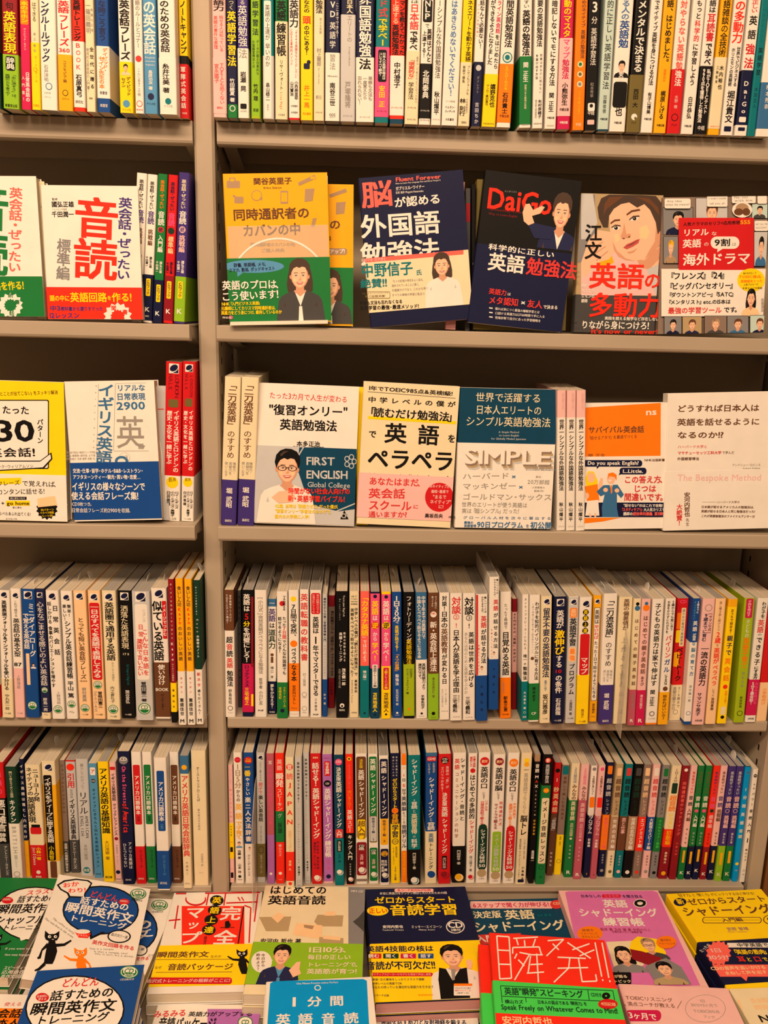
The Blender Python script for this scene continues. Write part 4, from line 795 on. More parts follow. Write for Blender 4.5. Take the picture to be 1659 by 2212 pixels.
S5L = [
 (5,90,1172,-62,242,'red','z:520 red|z520:875 blk|z875: dgy|t300:500 pnk*/.5 英語の|t530:780 wht*/.8 悪口雑言|t790:860 wht*/.6 辞典|t890:1120 wht/.3/.2 アントニー・カミンズ'),
 (97,182,1172,35,277,'dgr','b718: wht|t310:515 crm/.3 聞いて覚えるイギリス英語|t530:710 wht*/.5 キクタン|t735:950 gtx/.5 >BRITISH|t960:1060 gtx/.3 田淵アントニー|o1110 gtx/.6 wht|h1140 blk*/.6 アルク'),
 (186,238,1112,128,218,'nvy','z850: gld|t250:840 wht*/.7 イギリス英語は落とし穴だらけ|t880:1070 org/.4 スティーブ・モリヤマ',dict(Y=.020)),
 (250,365,1167,190,262,'crm','b885: red|t290:545 blk*/.4/.2 ニューヨーク発|t280:500 blk*/.36/-.22 ネイティブの|t510:710 blk*/.46/-.2 英語表現|x745:800 red/.75|x725:748 blk/.6|t900:1000 yel*/.3/.1 小林一省|t900:1040 wht/.26/-.2 >Just E Chance|c1095 wht/.3|h1130 wht*/.4 研究社'),
 (372,478,1152,320,232,'crm','z:415 crm|z415:1010 gld|x340:1005 blk/.62/-.1|q280 nvy|t360:865 wht*/.46/-.1 イギリスをディープに旅する英語|t890:1000 yel/.4/-.1 小島智|x1010:1140 brn/.5'),
 (490,548,1102,444,227,'tau','b855: dgy|t250:640 brn*/.5 ジョンブルとアンクルサム|t660:840 gtx/.2 イギリス英語とアメリカ英語|t870:1090 wht*/.5 英語への理解が深まる'),
 (552,630,1102,506,227,'lgy','z:235 red|z845: dgy|c278 vrd/.8|t325:440 red*/.7 引用|t450:520 blk/.3 だらけの|t525:840 blk*/.52 イギリス英語事典|t860:1070 wht/.4 アントニー・カミンズ'),
 (632,728,1127,586,217,'lgy','t250:455 gtx/.3 暮らしてわかった!|t470:645 blk/.7 リアル|t655:830 blk/.32/.2 >AMERICAN|t655:815 blk/.32/-.2 >ENGLISH|t880:1000 gtx/.3 多岐川恵理|c1080 tea/.6|h1080 wht/.5 南雲'),
 (736,805,1142,684,252,'lbl','x280:340 wht/.6|h310 red*/.5 ア|c385 blk/.5|h385 wht*/.4 CD|t440:1060 dbl*/.36 ネイティブにきちんと伝わる英会話レッスン|h1110 dbl/.6 明日香'),
 (810,893,1172,757,237,'yel','t285:795 blk*/.72 アメリカ英語の基礎知識|t850:1000 brn/.4 大川茂樹 著|h1135 blk*/.7 明日香'),
 (900,952,1167,848,242,'lpk','x275:300 red/.8|t325:540 blk*/.55 イギリス英語会話|t560:810 blk*/.5 クイックレファレンス|c835 drd/.6|t880:1040 gtx/.3 伊藤晴見・アンディ|c1095 nvy/.7|h1150 blk/.7 明日香'),
 (958,1052,1192,911,157,'nvy','c225 gry/.75|h215 wht*/.6 CD|t275:560 pnk*/.4 >On the Streets|t560:790 vrd*/.6 >of America|t860:1070 wht/.3/.25 アメリカ英語は|t870:1060 wht/.3/-.2 ひとつじゃない|h1155 wht/.5 DHC'),
 (1066,1142,1187,1018,162,'wht','x260:725 red/.72|b895: red|t340:650 wht*/.45 アメリカ口語教本|t655:700 blk/.3 入門用|t920:1060 blk/.3/.1 ロングセラーの|h1145 wht/.6 研究社'),
 (1150,1224,1182,1103,162,'wht','x258:722 grn/.75|b895: grn|t340:650 wht*/.45 アメリカ口語教本|t655:700 blk/.3 初級用|t920:1060 blk/.3/.1 ロングセラーの|h1145 wht/.6 研究社'),
 (1230,1328,1238,1195,207,'wht','x306:776 blu/.6|b930:1225 blu|t390:700 wht*/.4 アメリカ口語教本|t720:760 lbl/.25 中級用|t960:1120 lbl/.25/.1 ロングセラーの|h1180 wht/.6 研究社'),
 (1345,1418,1182,1308,162,'wht','x260:725 brn/.75|b895: brn|t340:650 wht*/.45 アメリカ口語教本|t655:700 blk/.3 上級用|t920:1060 blk/.3/.1 ロングセラーの|h1145 wht/.6 研究社'),
 (1430,1498,1222,1398,192,'crm','z:330 stb|u280 gld/.7|t340:975 rtx*/.75 アメリカ英語日常会話辞典|t1010:1120 gtx/.3 市橋敬三|h1185 gtx/.6 研究社'),
 (1515,1628,1202,1485,152,'crm','t275:545 blk/.22/-.05 オーストラリアのことば|t600:770 gtx/.16/-.05 豪州語法完全解説|t950:1050 gtx/.16/.1 沢田敬也 訳|h1100 gtx/.3 オセアニア'),
]
S5Ra = [
 (258,348,1747,230,432,'lpk','b1080:1475 yel|t470:640 gtx/.2 もっとやさしく英語で|t680:1075 slm/.5 ゆっくりていねい|t1100:1225 brn/.4 杉本正宣|h1290 org/.6 CD|x1345:1400 blk/.6|h1590 org/.5 CD|x1630:1690 blk/.6'),
 (361,456,1757,330,292,'wht','c370 red/.75|h368 pnk*/.6 CD付|t415:690 scr*/.7 1日5分|t700:840 brn*/.45 からの|t845:1050 gld*/.75 英語|t1055:1260 gld*/.75 で子育て|f1320 brn/.8 lbl|t1380:1480 blk*/.36 羽織 愛|t1530:1640 blk*/.36 山本 玲|c1675 dgr/.4|h1710 blk*/.6 アルク'),
 (468,578,1757,443,292,'blu','z1310: wht|c375 red/.8|h362 yel*/.5 アニメ|h385 yel*/.55 DVD|t430:470 yel*/.5/-.1 一|t480:560 yel*/.6/-.1 番|t565:770 wht*/.4/-.1 やさしい|t780:1290 wht*/.55/-.1 楽ニ人文法辞書|f1370 brn/.5 wht|t1430:1670 blk/.3/-.1 グイーデンキンス'),
 (602,696,1747,588,292,'lgy','b1310:1680 olv|q345 nvy|t390:610 brn/.25 コルトン君とママの|t620:760 rtx/.5 親子で|t765:1060 blk*/.5 楽しい英会話|t1110:1300 blk/.22 アリシア・ホンジー|w1340:1410 olv/.6|t1430:1640 lgy/.3 全ダウンロード'),
 (714,800,1757,700,302,'rse','z1210: vio|t370:430 wht/.5 耳|t470:1100 pnk/.5 で聞く心に英語をつくる本|c1645 wht/.4'),
 (812,912,1757,797,297,'vrd','b945:1290 grn|t360:490 lpk*/.55 英語|t515:675 wht*/.8 瞬発|t690:940 wht/.6 スピーキン|t945:1040 lgy/.5 グ|t1070:1190 dgr*/.5 日常の場面|t1310:1450 lpk*/.32 横山カズ|c1640 wht/.4|h1710 wht/.4 アルク'),
 (924,1020,1817,912,342,'crm','b1400:1725 vrd|c450 vrd/.8|h450 wht*/.6 音|t520:590 slm*/.7 読|h650 vrd*/.6 J|h755 vrd*/.7 A|h860 vrd*/.65 P|h960 vrd*/.7 A|h1065 vrd*/.7 N|t1160:1390 pch*/.4 英語でニッポン|t1490:1610 pch*/.3 遠藤 久|c1755 vrd/.45'),
 (1030,1110,1812,1018,337,'lgy','t390:850 blk*/.34 英語は朗読でうまくなる!|t900:1530 gtx/.2 アナウンサー直伝!伝わる英語を話すための秘訣|t1560:1670 blk*/.3 青谷優子|o1730 gtx/.5 lgy|h1775 blk/.6 アルク'),
 (1132,1202,1757,1110,292,'lgy','t350:820 blk*/.34 英語は朗読でうまくなる!|t860:1480 gtx/.2 アナウンサー直伝!伝わる英語を話すための秘訣|t1500:1620 blk*/.3 青谷優子|o1690 gtx/.5 lgy|h1725 blk/.6 アルク'),
 (1214,1334,1762,1190,302,'red','h345 pch*/.5 音源付|t400:660 wht*/.6 話せる!|t685:1250 wht*/.6 英語シャドーイング|t1280:1600 nvy/.25/.1 門田修平 高田哲朗|t1290:1590 nvy/.25/-.2 溝畑保之 正しく学ぶ|k1690 wht'),
 (1346,1458,1757,1325,312,'vio','h350 drd/.6 台本なしの|x385:550 red/.6|t395:535 wht*/.4 なま音声|c635 blk/.75|h635 wht*/.4 CD|t690:1260 wht*/.6 英語シャドーイング|t1270:1460 wht*/.6 練習帳|t1480:1600 pnk/.26 玉井 健|c1675 nvy/.5|z1730: lpk'),
 (1472,1580,1777,1455,317,'dbl','z1250: tea|c395 pnk/.75|h390 wht*/.5 CD|t450:605 wht*/.45 決定版|t610:735 wht*/.55 英語|t740:1130 wht*/.5 シャドーイング|x1145:1245 rtx/.8|t1155:1235 wht*/.5 入門|x1270:1400 blk/.5|t1280:1390 wht/.3 改訂新版|t1420:1520 dbl/.3 玉井 健|k1625 wht'),
]
S5Rb = [
 (55,154,2022,34,352,'vrd','z:352 vrd|b1360:2010 blk|c410 gld/.6|c410 blk/.25|t480:800 slm*/.3 ひとりでも声に出して|t810:1040 org*/.55 言いまくり!|t1060:1190 wht*/.6 英語|t1195:1350 wht*/.5 スピー|t1375:1705 wht*/.55 キング入門|t1740:1900 wht/.22 川本佐奈恵|k1945 wht'),
 (176,324,2017,162,347,'wht','x380:1425 brn/.85|t410:530 yel/.3 決定版|t550:680 wht*/.48 英語|t695:1160 wht*/.46 シャドーイング|x1185:1440 yel/.7|t1200:1430 brn*/.6 超入門|x1475:1900 drd/.9|c1540 blk/.6|h1525 wht*/.5 CD|h1560 wht*/.5 1枚|t1630:1760 lpk*/.3 玉井 健|k1830 wht drd|x1945:1975 tau/.95'),
 (341,464,2012,325,352,'wht','x380:1480 olv/.82|x380:1140 grn/.8|t405:560 wht*/.55 英語|t580:1110 wht*/.5 シャドーイング|x1145:1465 lgy/.7|t1160:1360 dnv*/.3 映画スター編|h1440 blk/.3 1|x1545:1970 grn/.85|c1600 dgr/.6|h1585 wht*/.5 CD|h1615 wht*/.5 2枚|t1690:1810 lpk*/.36 玉井 健|k1885 wht grn'),
 (481,604,2032,465,372,'wht','x410:1180 nvy/.85|t435:600 wht*/.55 英語|t615:1150 wht*/.5 シャドーイング|x1175:1510 gld/.8|t1190:1400 dnv*/.3 映画スター編|h1460 drd*/.3 2|x1560:1990 nvy/.85|c1625 gld/.7|h1610 nvy*/.5 CD|h1645 nvy*/.5 2枚|t1700:1850 wht*/.3/.12 玉井 健|t1700:1860 wht*/.3/-.2 西村友美|k1895 wht nvy'),
 (621,738,2002,608,342,'nvy','b1245: yel|t370:640 wht/.2/.2 本当に英語力を|t370:640 wht/.2/-.15 伸ばしたい人の|t660:1040 yel*/.5 ゼロからスタート|c1072 org/.75|h1072 red*/.5 正しい|t1110:1240 gld*/.7 音読|t1250:1415 nvy*/.7 学習|o1465 nvy/.75 yel|h1465 nvy*/.5 CD|t1530:1670 nvy/.26/.12 安河内哲也|t1540:1760 nvy/.2/-.2 ミッキー・エイコーン|t1780:1960 nvy*/.22 Jリサーチ出版'),
 (753,830,2002,745,347,'wht','z:350 org|x350:490 org/.8|c525 pch/.5|h620 vrd*/.5 1|t660:700 blk*/.6 日|h750 vrd*/.6 5|t790:880 blk*/.6 分で|t885:1080 dnv*/.72 英語脳|t1085:1240 blk/.5 をつくる|t1250:1550 dnv*/.75 音読ドリル|x1585:1990 org/.95|t1610:1900 yel/.5 デイビッド・セイン'),
 (841,1000,2022,838,367,'tea','b1570: blk|t410:880 wht*/.45 シャドーイング|t920:1050 wht*/.45 ・音読|t1060:1100 crm/.3 と|t1110:1370 crm*/.45 英語習得|t1385:1420 crm/.25 の|t1430:1550 wht*/.45 科学|t1610:1820 wht/.28 門田修平・著|k1960 wht'),
 (1056,1204,2007,1065,337,'blu','z:375 stb|b1338: crm|x380:440 red/.8|h410 wht*/.7 CD付|t460:590 crm/.2/.2 正攻法が|t460:610 crm/.2/-.2 いちばん!|t640:1160 wht*/.46 シャドーイング|t1165:1205 wht/.3 と|t1215:1320 wht*/.6 音読|t1360:1475 stb*/.4 英語|t1480:1820 blk*/.34 トレーニング|k1880 blu'),
 (1224,1384,2012,1230,352,'red','c430 blk/.6|h415 wht*/.4 CD|h450 wht*/.4 1枚付|t500:790 lpk*/.22/.2 英語の「音」が|t510:830 lpk*/.22/-.2 ズバリつかめる!|t840:1010 wht*/.36 決定版|t1020:1150 wht*/.46 英語|t1170:1620 wht*/.42 シャドーイング|x1650:1820 blk/.42|t1670:1810 lpk/.3 改訂新版|k1890 drd'),
 (1402,1568,1997,1417,337,'wht','b1525: blk|t390:1210 blk*/.34/.22 シャドーイング・音読と|t400:550 rtx*/.36/-.2 英語|t570:1430 drd/.3/-.2 コミュニケーションの科学|t1575:1760 wht/.3 門田修平 著|k1920 gld'),
]
S5Rc = [
 (40,152,2002,76,342,'wht','t375:520 rtx*/.3/.15 豆書き朗読|t380:510 rtx*/.3/-.2 厳粋CD|c560 red/.6|t610:1180 blk*/.6 はじめての多読的|t1190:1620 rtx*/.52 シャドーイング|t1650:1850 blk/.34 岡山陽子 著|k1920 red'),
 (164,314,2002,206,332,'wht','c440 red/.78|h440 pch*/.5 絶対|t510:790 blk*/.58 英語の口|t830:930 blk/.25 になる!|t940:1075 rtx*/.26/.24 リアルな|t950:1250 rtx*/.3/-.1 日常英会話で鍛える|x1290:1800 dgr/.8|u1290 dgr/.8|u1790 dgr/.8|t1310:1740 wht*/.42 シャドーイング大特訓|h1775 wht*/.6 50|c1870 tan/.8|h1940 gtx/.5 三修社'),
 (337,489,2012,397,357,'wht','u445 drd/.78|h445 pch*/.5 絶対|t520:820 blk*/.58 英語の脳|t830:940 blk/.25 になる!|t950:1270 rtx*/.26/.25 同時通訳方式|t980:1310 drd*/.3/-.15 サイトラで鍛える|x1340:1860 lgr/.75|t1370:1790 lgy*/.4 イメージ読解大特訓|h1820 wht*/.6 50|c1900 tan/.8|h1970 gtx/.5 三修社'),
 (510,658,2007,582,337,'wht','c460 org/.78|h460 pch*/.5 絶対|t540:830 blk*/.58 英語の口|t840:950 blk/.25 になる!|t970:1180 org*/.26/.24 中学英語で|t980:1270 org*/.3/-.1 基礎から鍛える|x1310:1820 red/.8|u1310 red/.8|u1810 red/.8|t1330:1760 wht*/.42 シャドーイング大特訓|h1795 wht*/.6 50|c1890 tan/.8|h1960 gtx/.5 三修社'),
 (672,806,2017,756,337,'crm','c430 yel/.5|c480 gld/.5|h550 blk/.5 2枚付き|t590:1110 gtx/.42 英語音読でらくらく|t1130:1390 blk*/.62 脳トレ|t1420:1690 gtx/.16/.2 一日の軽い運動と新聞の音読|t1780:1960 blk*/.24/.15 川島隆太|t1430:1930 blk/.2/-.22 安河内哲也 カンアンドリュー・ハンセン|x1950:1990 nvy/.6'),
 (836,910,2007,925,362,'brn','z:440 scr|z450: blk|t470:590 wht*/.65 音読|h640 wht*/.6 M|h700 vrd*/.5 A|h760 wht*/.6 X|t800:1150 crm/.3 できるまで一気|t1180:1390 gld/.4 音読練習帳|t1580:1730 wht*/.5 長沼裕一'),
 (927,1050,2017,1034,357,'grn','z:750 blk|c430 vrd/.6|h430 wht*/.4 新|t480:720 lgy*/.4 英語学習法|c815 org/.6|h815 yel*/.5 30|x910:1750 crm/.78|t930:1740 blk*/.5 イメージ音読レッスン|o1800 dgr/.5 grn|h1920 dgr/.4 CD'),
 (1067,1153,1897,1180,462,'brn','z:1110 red|c560 blk/.7|t640:720 wht*/.6 1|t760:1100 pch*/.75 秒英会話|t1140:1350 lgy*/.6 「音読篇」|t1590:1790 wht/.36 松本道弘',dict(Y=.024)),
 (1166,1262,1862,1275,492,'tau','z1380: yel|x500:610 tea/.8|t630:1190 brn*/.4 音読して楽しむ名作英文|t1400:1520 brn/.3 安井 京子|o1720 olv/.6 yel',dict(Y=.026)),
 (1290,1400,1927,1396,472,'crm','z940: grn|z:480 crm|t520:720 stb/.4 30日間完成|t735:935 brn*/.5 みんなの|t950:1200 crm*/.5 英語音読|t1230:1400 crm/.4 百科の英語篇|c1430 crm/.3|t1500:1700 crm/.2 東後勝明|h1860 wht*/.5 R'),
 (1409,1514,1952,1512,482,'lpk','z940: rse|z:480 lpk|t530:740 pnk/.4 30日間完成|t760:945 brn*/.5 みんなの|t970:1220 lpk*/.5 英語音読|t1240:1420 lpk/.4 百科の日常篇|c1450 lpk/.3|t1520:1730 crm/.2 東後勝明|h1890 wht*/.5 R'),
]
S5Rd = [
 (0,57,1357,74,352,'wht','z795: nvy|c380 gry/.6|t440:610 brn*/.36 4技能が身につく|x630:725 org/.8|t740:960 wht*/.6 音読プログラム|t1000:1080 wht*/.4 初級編|h1320 gld/.4 1'),
 (62,120,1367,146,352,'lpk','z800: rse|c380 pnk/.6|t440:610 brn*/.36 4技能が身につく|x635:725 vrd/.8|t740:975 lpk*/.6 音読プログラム|t1010:1085 wht*/.4 中級編|h1330 blk/.4 1'),
 (129,193,1347,216,322,'nvy','x350:425 org/.65|b790:1105 org|t455:630 lgy*/.66 超音読|t640:790 lgy/.5 レッスン|t810:1090 slm*/.5 冒頭文スピーチ編|t1140:1230 lgy/.25 鹿野晴夫|c1290 gtx/.5'),
 (201,268,1357,300,337,'crm','z:800 tan|x370:440 pch/.6|b805:1110 scr|t460:640 brn*/.66 超音読|t650:790 brn/.5 レッスン|t825:1095 wht*/.5 世界の名作編|t1150:1250 blk/.25 鹿野晴夫|c1300 olv/.5'),
 (274,344,1357,384,337,'tea','x370:440 rtx/.6|b805:1110 brn|t460:640 blk*/.66 超音読|t650:790 blk/.5 レッスン|t815:960 lpk*/.5 恋と仕事|t1150:1250 lgy/.25 鹿野晴夫|c1300 lpk/.5'),
 (351,430,1357,468,337,'blk','x370:440 dgy/.6|b805:1110 scr|t460:640 dgr*/.66 超音読|t650:790 dgr/.5 レッスン|t815:1100 wht*/.46 世界の名作文学編|c1305 wht/.5'),
 (441,508,1362,552,342,'tau','x370:440 pch/.6|b810:1115 vrd|t460:640 pch*/.66 超音読|t650:790 pch/.5 レッスン|t820:1085 wht*/.5 エコノミスト編|t1150:1250 lpk/.25 鹿野晴夫|c1305 vrd/.5'),
 (521,588,1362,634,342,'lpk','x370:440 wht/.6|b810:1110 blu|t460:640 rtx*/.66 超音読|t650:790 rtx/.5 レッスン|t820:1100 wht*/.46 大統領のスピーチ編|t1150:1250 brn/.25 鹿野晴夫|c1300 gtx/.5'),
 (596,662,1362,720,347,'gry','x375:445 grn/.6|b815:1120 grn|t460:640 blk*/.66 超音読|t650:790 blk/.5 レッスン|t830:1090 vgr*/.36 大人のセミナー朗読|t1150:1250 blk/.25 鹿野晴夫|c1310 blk/.5'),
 (671,756,1367,804,352,'crm','z920:1080 vrd|z1080: drd|t375:500 brn/.4 1日10分|x505:600 dgr/.6|t615:760 org*/.7 超音読|t770:915 yel*/.45 レッスン|t930:1060 gld*/.5 初動編|t1120:1230 crm*/.25 鹿野晴夫|c1315 gld/.5'),
 (770,836,1372,884,352,'drd','c388 wht/.5|t490:980 slm*/.45 同時通訳者のシャドーイング|t1030:1160 slm/.3 小根山伸'),
 (846,905,1372,974,352,'lpk','z1080: grn|t400:600 rtx*/.4 英会話ぜったい|t610:720 dgr*/.6 音読|t730:850 brn*/.6 入門編|t900:1060 blk/.25 國弘正雄|x1110:1220 gld/.36|h1310 wht*/.6 K'),
 (911,968,1372,1040,352,'dgr','z:1070 grn|z1080: nvy|t400:600 olv*/.4 英会話ぜったい|t615:730 wht*/.7 音読|c755 pnk/.6|t790:900 wht*/.6 入門編|t940:1060 lgy/.3 國弘正雄|x1120:1230 gld/.36|h1310 wht*/.6 K'),
 (976,1036,1372,1107,352,'dgr','z:1070 grn|z1075: nvy|t400:600 olv*/.4 英会話ぜったい|t615:730 wht*/.7 音読|c755 pnk/.6|t790:900 wht*/.6 入門編|t940:1060 lgy/.3 國弘正雄|x1100:1210 gld/.36|h1290 wht*/.6 K'),
 (1045,1104,1372,1178,352,'vrd','z1080: drd|t400:610 prp*/.4 英会話ぜったい|t620:740 pnk*/.7 音読|c755 dgr/.6|t790:910 lpk*/.6 標準編|t950:1060 drd/.3 國弘正雄|x1125:1235 gld/.36|h1320 wht*/.6 K'),
 (1110,1170,1377,1244,352,'lpk','z1070: nvy|t400:600 brn*/.4 英会話ぜったい|t615:730 prp*/.7 音読|t740:850 brn*/.6 挑戦編|t940:1060 blk/.3 國弘正雄|x1110:1220 gld/.36|h1300 wht*/.6 K'),
 (1178,1243,1387,1308,357,'prp','z1070: lgr|t400:610 lgy*/.4 英会話ぜったい|t620:735 lpk*/.7 音読|o757 lpk/.6 prp|t795:910 lpk*/.6 挑戦編|t950:1050 wht/.3 國弘正雄|x1130:1240 gld/.36|h1325 crm*/.6 K'),
 (1251,1318,1387,1382,357,'prp','z1070: grn|t400:610 lgy*/.4 英会話ぜったい|t620:735 lpk*/.7 音読|o757 lpk/.6 prp|t795:910 lpk*/.6 挑戦編|t950:1050 wht/.3 國弘正雄|x1115:1225 gld/.36|h1320 crm*/.6 K'),
 (1336,1388,1392,1456,357,'cyn','z:360 dbl|o410 lbl/.6 stb|t530:900 wht*/.6 1分間英語|t910:1010 crm*/.6 音読|c1230 yel/.6|h1290 lgy/.5 CD'),
 (1406,1480,1397,1530,384,'wht','z:390 wht|c440 blk/.72|h440 wht*/.5 MP3|t500:570 blk/.3 英語|t580:720 blk*/.5 パワー|t725:970 blk*/.62 音読入門|x1000:1040 blk/.2|t1090:1210 brn*/.4 横山カズ|o1290 blk/.5 wht|h1325 blk*/.5 アルク'),
]
row('fifth shelf, narrow bay', (0, 1580, .2773), Z5, S5L, -1, 'books on the fifth shelf', tab=.5, seed=21, depth=.13)
row('fifth shelf, wide bay', (440, 1570, .1929), Z5, S5Ra, 1, 'books on the fifth shelf', tab=.4, seed=22, depth=.13)
row('fifth shelf, wide bay', (740, 1570, .1688), Z5, S5Rb, 1, 'books on the fifth shelf', tab=.6, start=12, seed=23, depth=.13)
row('fifth shelf, wide bay', (1000, 1570, .1688), Z5, S5Rc, 1, 'books on the fifth shelf', tab=.6, start=22, seed=24, depth=.13)
row('fifth shelf, wide bay', (1260, 1570, .2405), Z5, S5Rd, 1, 'books on the fifth shelf', tab=.4, start=33, seed=25, depth=.13)

# spines on the two display shelves
YS = -.030
S2L = [
 (982,1060,1240,1022,118,'wht','b870:1212 nvy|t165:380 blk*/.4 英会話・ぜったい|t390:490 prp*/.62 音読|t525:645 brn*/.45 挑戦編|t725:815 blk*/.25/.15 國弘正雄|t730:810 blk*/.25/-.25 千田潤一|x900:1030 yel/.46|t910:1020 nvy*/.3 CDブック|h1130 wht*/.5 K|h1180 wht/.4 講談社'),
 (1062,1136,1242,1102,128,'wht','b875:1217 nvy|t180:390 blk*/.4 英会話・ぜったい|t400:500 prp*/.62 音読|t535:660 brn*/.45 挑戦編|t740:825 blk*/.25/.15 國弘正雄|t740:820 blk*/.25/-.25 千田潤一|x905:1035 yel/.46|t915:1025 nvy*/.3 CDブック|h1135 wht*/.5 K|h1185 wht/.4 講談社'),
 (1140,1212,1244,1180,124,'grn','b915: nvy|t170:385 org*/.4 英会話・ぜったい|t400:510 wht*/.62 音読|c540 rtx/.62|h540 nvy*/.4 続|t580:710 wht*/.5 入門編|t775:865 wht*/.25/.15 國弘正雄|t775:865 wht*/.25/-.25 千田潤一|x950:1080 yel/.46|t960:1070 nvy*/.3 CDブック|h1165 wht*/.5 K'),
 (1218,1292,1246,1257,132,'red','b885:1217 drd|t185:400 nvy*/.4 英会話・ぜったい|t415:515 pnk*/.62 音読|c550 dgr/.66|t590:720 pch*/.5 標準編|t780:870 nvy*/.25/.15 國弘正雄|t785:870 nvy*/.25/-.25 千田潤一|x925:1055 yel/.46|t935:1045 nvy*/.3 CDブック|h1150 wht*/.5 K'),
 (1298,1380,1246,1334,114,'prp','b890:1225 lgr|t165:385 crm*/.4 英会話・ぜったい|t400:500 wht*/.62 音読|c540 lpk/.6|h540 prp*/.4 続|t580:710 lpk*/.5 挑戦編|t770:865 wht*/.25/.15 國弘正雄|t775:865 wht*/.25/-.25 千田潤一|x925:1055 yel/.46|t935:1045 nvy*/.3 CDブック|h1150 wht*/.5 K'),
]
row('second shelf, narrow bay', (0, 340, .2893), Z2, S2L, -1, 'book spines on the display shelves', Yfix=-.014, seed=31)
S2R = [
 (650,694,1498,655,265,'dgy','x390:550 drd/.8|t840:920 lgy/.5 科|t950:1110 gry*/.6 正し|t1240:1420 rtx/.4 英メ'),
 (704,742,1480,706,232,'blk','t850:1080 gry/.5 科学'),
]
row('second shelf, wide bay', (840, 340, .2532), Z2, S2R, 1, 'book spines on the display shelves', Yfix=-.016, seed=32)
S3L = [
 (1224,1346,1299,1240,77,'red','z925: wht|q125 nvy|t170:340 drd*/.3/.2 >LONDON|t165:290 drd*/.3/-.2 >WALK|x355:415 olv/.6|t435:900 wht*/.32/.2 イギリス英語とロンドンの|t440:840 wht*/.3/-.22 歴史・文化を一緒に学ぶ|c975 yel/.75|h955 blk/.5 音声|t1040:1170 blk*/.22/.3 ロイ・ヒギンズ|t1040:1230 blk*/.22/.05 小川・ヒギンズ・美穂子|t1040:1150 blk*/.22/-.22 臼井俊雄|h1265 gtx/.6 ベレ出版'),
 (1354,1474,1301,1366,74,'red','z930: wht|q122 nvy|t170:340 drd*/.3/.2 >LONDON|t165:290 drd*/.3/-.2 >WALK|x350:410 olv/.6|t435:890 wht*/.32/.2 イギリス英語とロンドンの|t440:840 wht*/.3/-.22 歴史・文化を一緒に学ぶ|c975 yel/.75|h955 blk/.5 音声|t1040:1170 blk*/.22/.3 ロイ・ヒギンズ|t1040:1230 blk*/.22/.05 小川・ヒギンズ・美穂子|t1040:1150 blk*/.22/-.22 臼井俊雄|h1268 gtx/.6 ベレ出版'),
]
row('third shelf, narrow bay', (0, 760, .2893), Z3, S3L, -1, 'book spines on the display shelves', Yfix=-.012, seed=33)
S3Ra = [
 (143,281,1490,181,216,'crm','z1092: prp|t255:655 brn*/.5 「二刀流英語」|t670:910 brn/.48 のすすめ|t940:1040 gtx/.2/.26 情報力・|t940:1050 gtx/.2/.02 英語力を|t940:1065 gtx/.2/-.24 使いこなす|t1160:1330 wht*/.36 堀 武昭|h1440 wht/.45 論創社'),
 (287,433,1490,325,219,'crm','z1088: prp|t255:655 brn*/.5/-.05 「二刀流英語」|t670:910 brn/.48/-.05 のすすめ|t940:1040 gtx/.2/.2 情報力・|t940:1050 gtx/.2/.0 英語力を|t940:1065 gtx/.2/-.26 使いこなす|t1155:1325 wht*/.36/-.05 堀 武昭|h1435 wht/.45 論創社'),
]
row('third shelf, wide bay', (440, 760, .2532), Z3, S3Ra, 1, 'book spines on the display shelves', Yfix=-.029, seed=34)
_sp = 't350:500 lpk*/.3/.15 文法も単語もいらない|t575:1185 blk*/.5 世界一シンプルな外国語勉強法|t1280:1450 blk*/.42 秋山燿平|h1490 gtx/.6 ダイヤモンド社'
S3Rb = [(1432,1508,1535,1437,330,'wht','z:560 lpk|' + _sp), (1512,1590,1535,1520,330,'wht','z:560 lpk|' + _sp), (1595,1674,1536,1602,330,'wht','z:560 lpk|' + _sp)]
row('third shelf, wide bay', (840, 760, .2532), Z3, S3Rb, 1, 'book spines on the display shelves', Yfix=-.029, start=2, seed=35)

# ------------------------------------------------------------------ covers shown to the front
def stand(Z, yb, k):            # plane of a cover that leans back by k metres per metre
    return ((0, yb, Z), (0, -1, k))
G2, G3 = 'face-out books on the second shelf', 'face-out books on the third shelf'
C2L, C2a, C2b, C2c = (0, 340, .2893), (440, 340, .2532), (840, 340, .2532), (1240, 340, .2526)
C3L, C3a, C3b, C3c = (0, 760, .2893), (440, 760, .2532), (840, 760, .2532), (1240, 760, .2526)
K = .07
cover_book(C2L, (-480, 136), (268, 140), (-478, 1220), stand(Z2, -.033, K), .018, 'wht', [
    ('v', 120, 225, 108, 860, 90, '英会話・ぜったい', 'slm*'), ('v', -90, 200, -100, 880, 290, '音読', 'grn*'), ('v', -330, 560, -335, 890, 90, '入門編', 'gry*'),
    ('h', -440, 320, -270, 320, 50, '國弘正雄', 'blk*'),
    ('B', 888, 1222, 'grn'), ('h', -420, 975, 180, 955, 70, '頭の中に英語回路を作る!', 'yel*'),
    ('s', 'wht', 80, 1105, 95), ('s', 'grn', 80, 1105, 50), ('h', 60, 1030, 100, 1030, 36, '読', 'grn*'), ('h', 110, 1080, 150, 1080, 36, '書', 'grn*'), ('h', 70, 1165, 110, 1165, 36, '話', 'grn*')],
    'white cover with green lower band, cut off by the photo edge, second shelf', shelfz=Z2, group=G2)
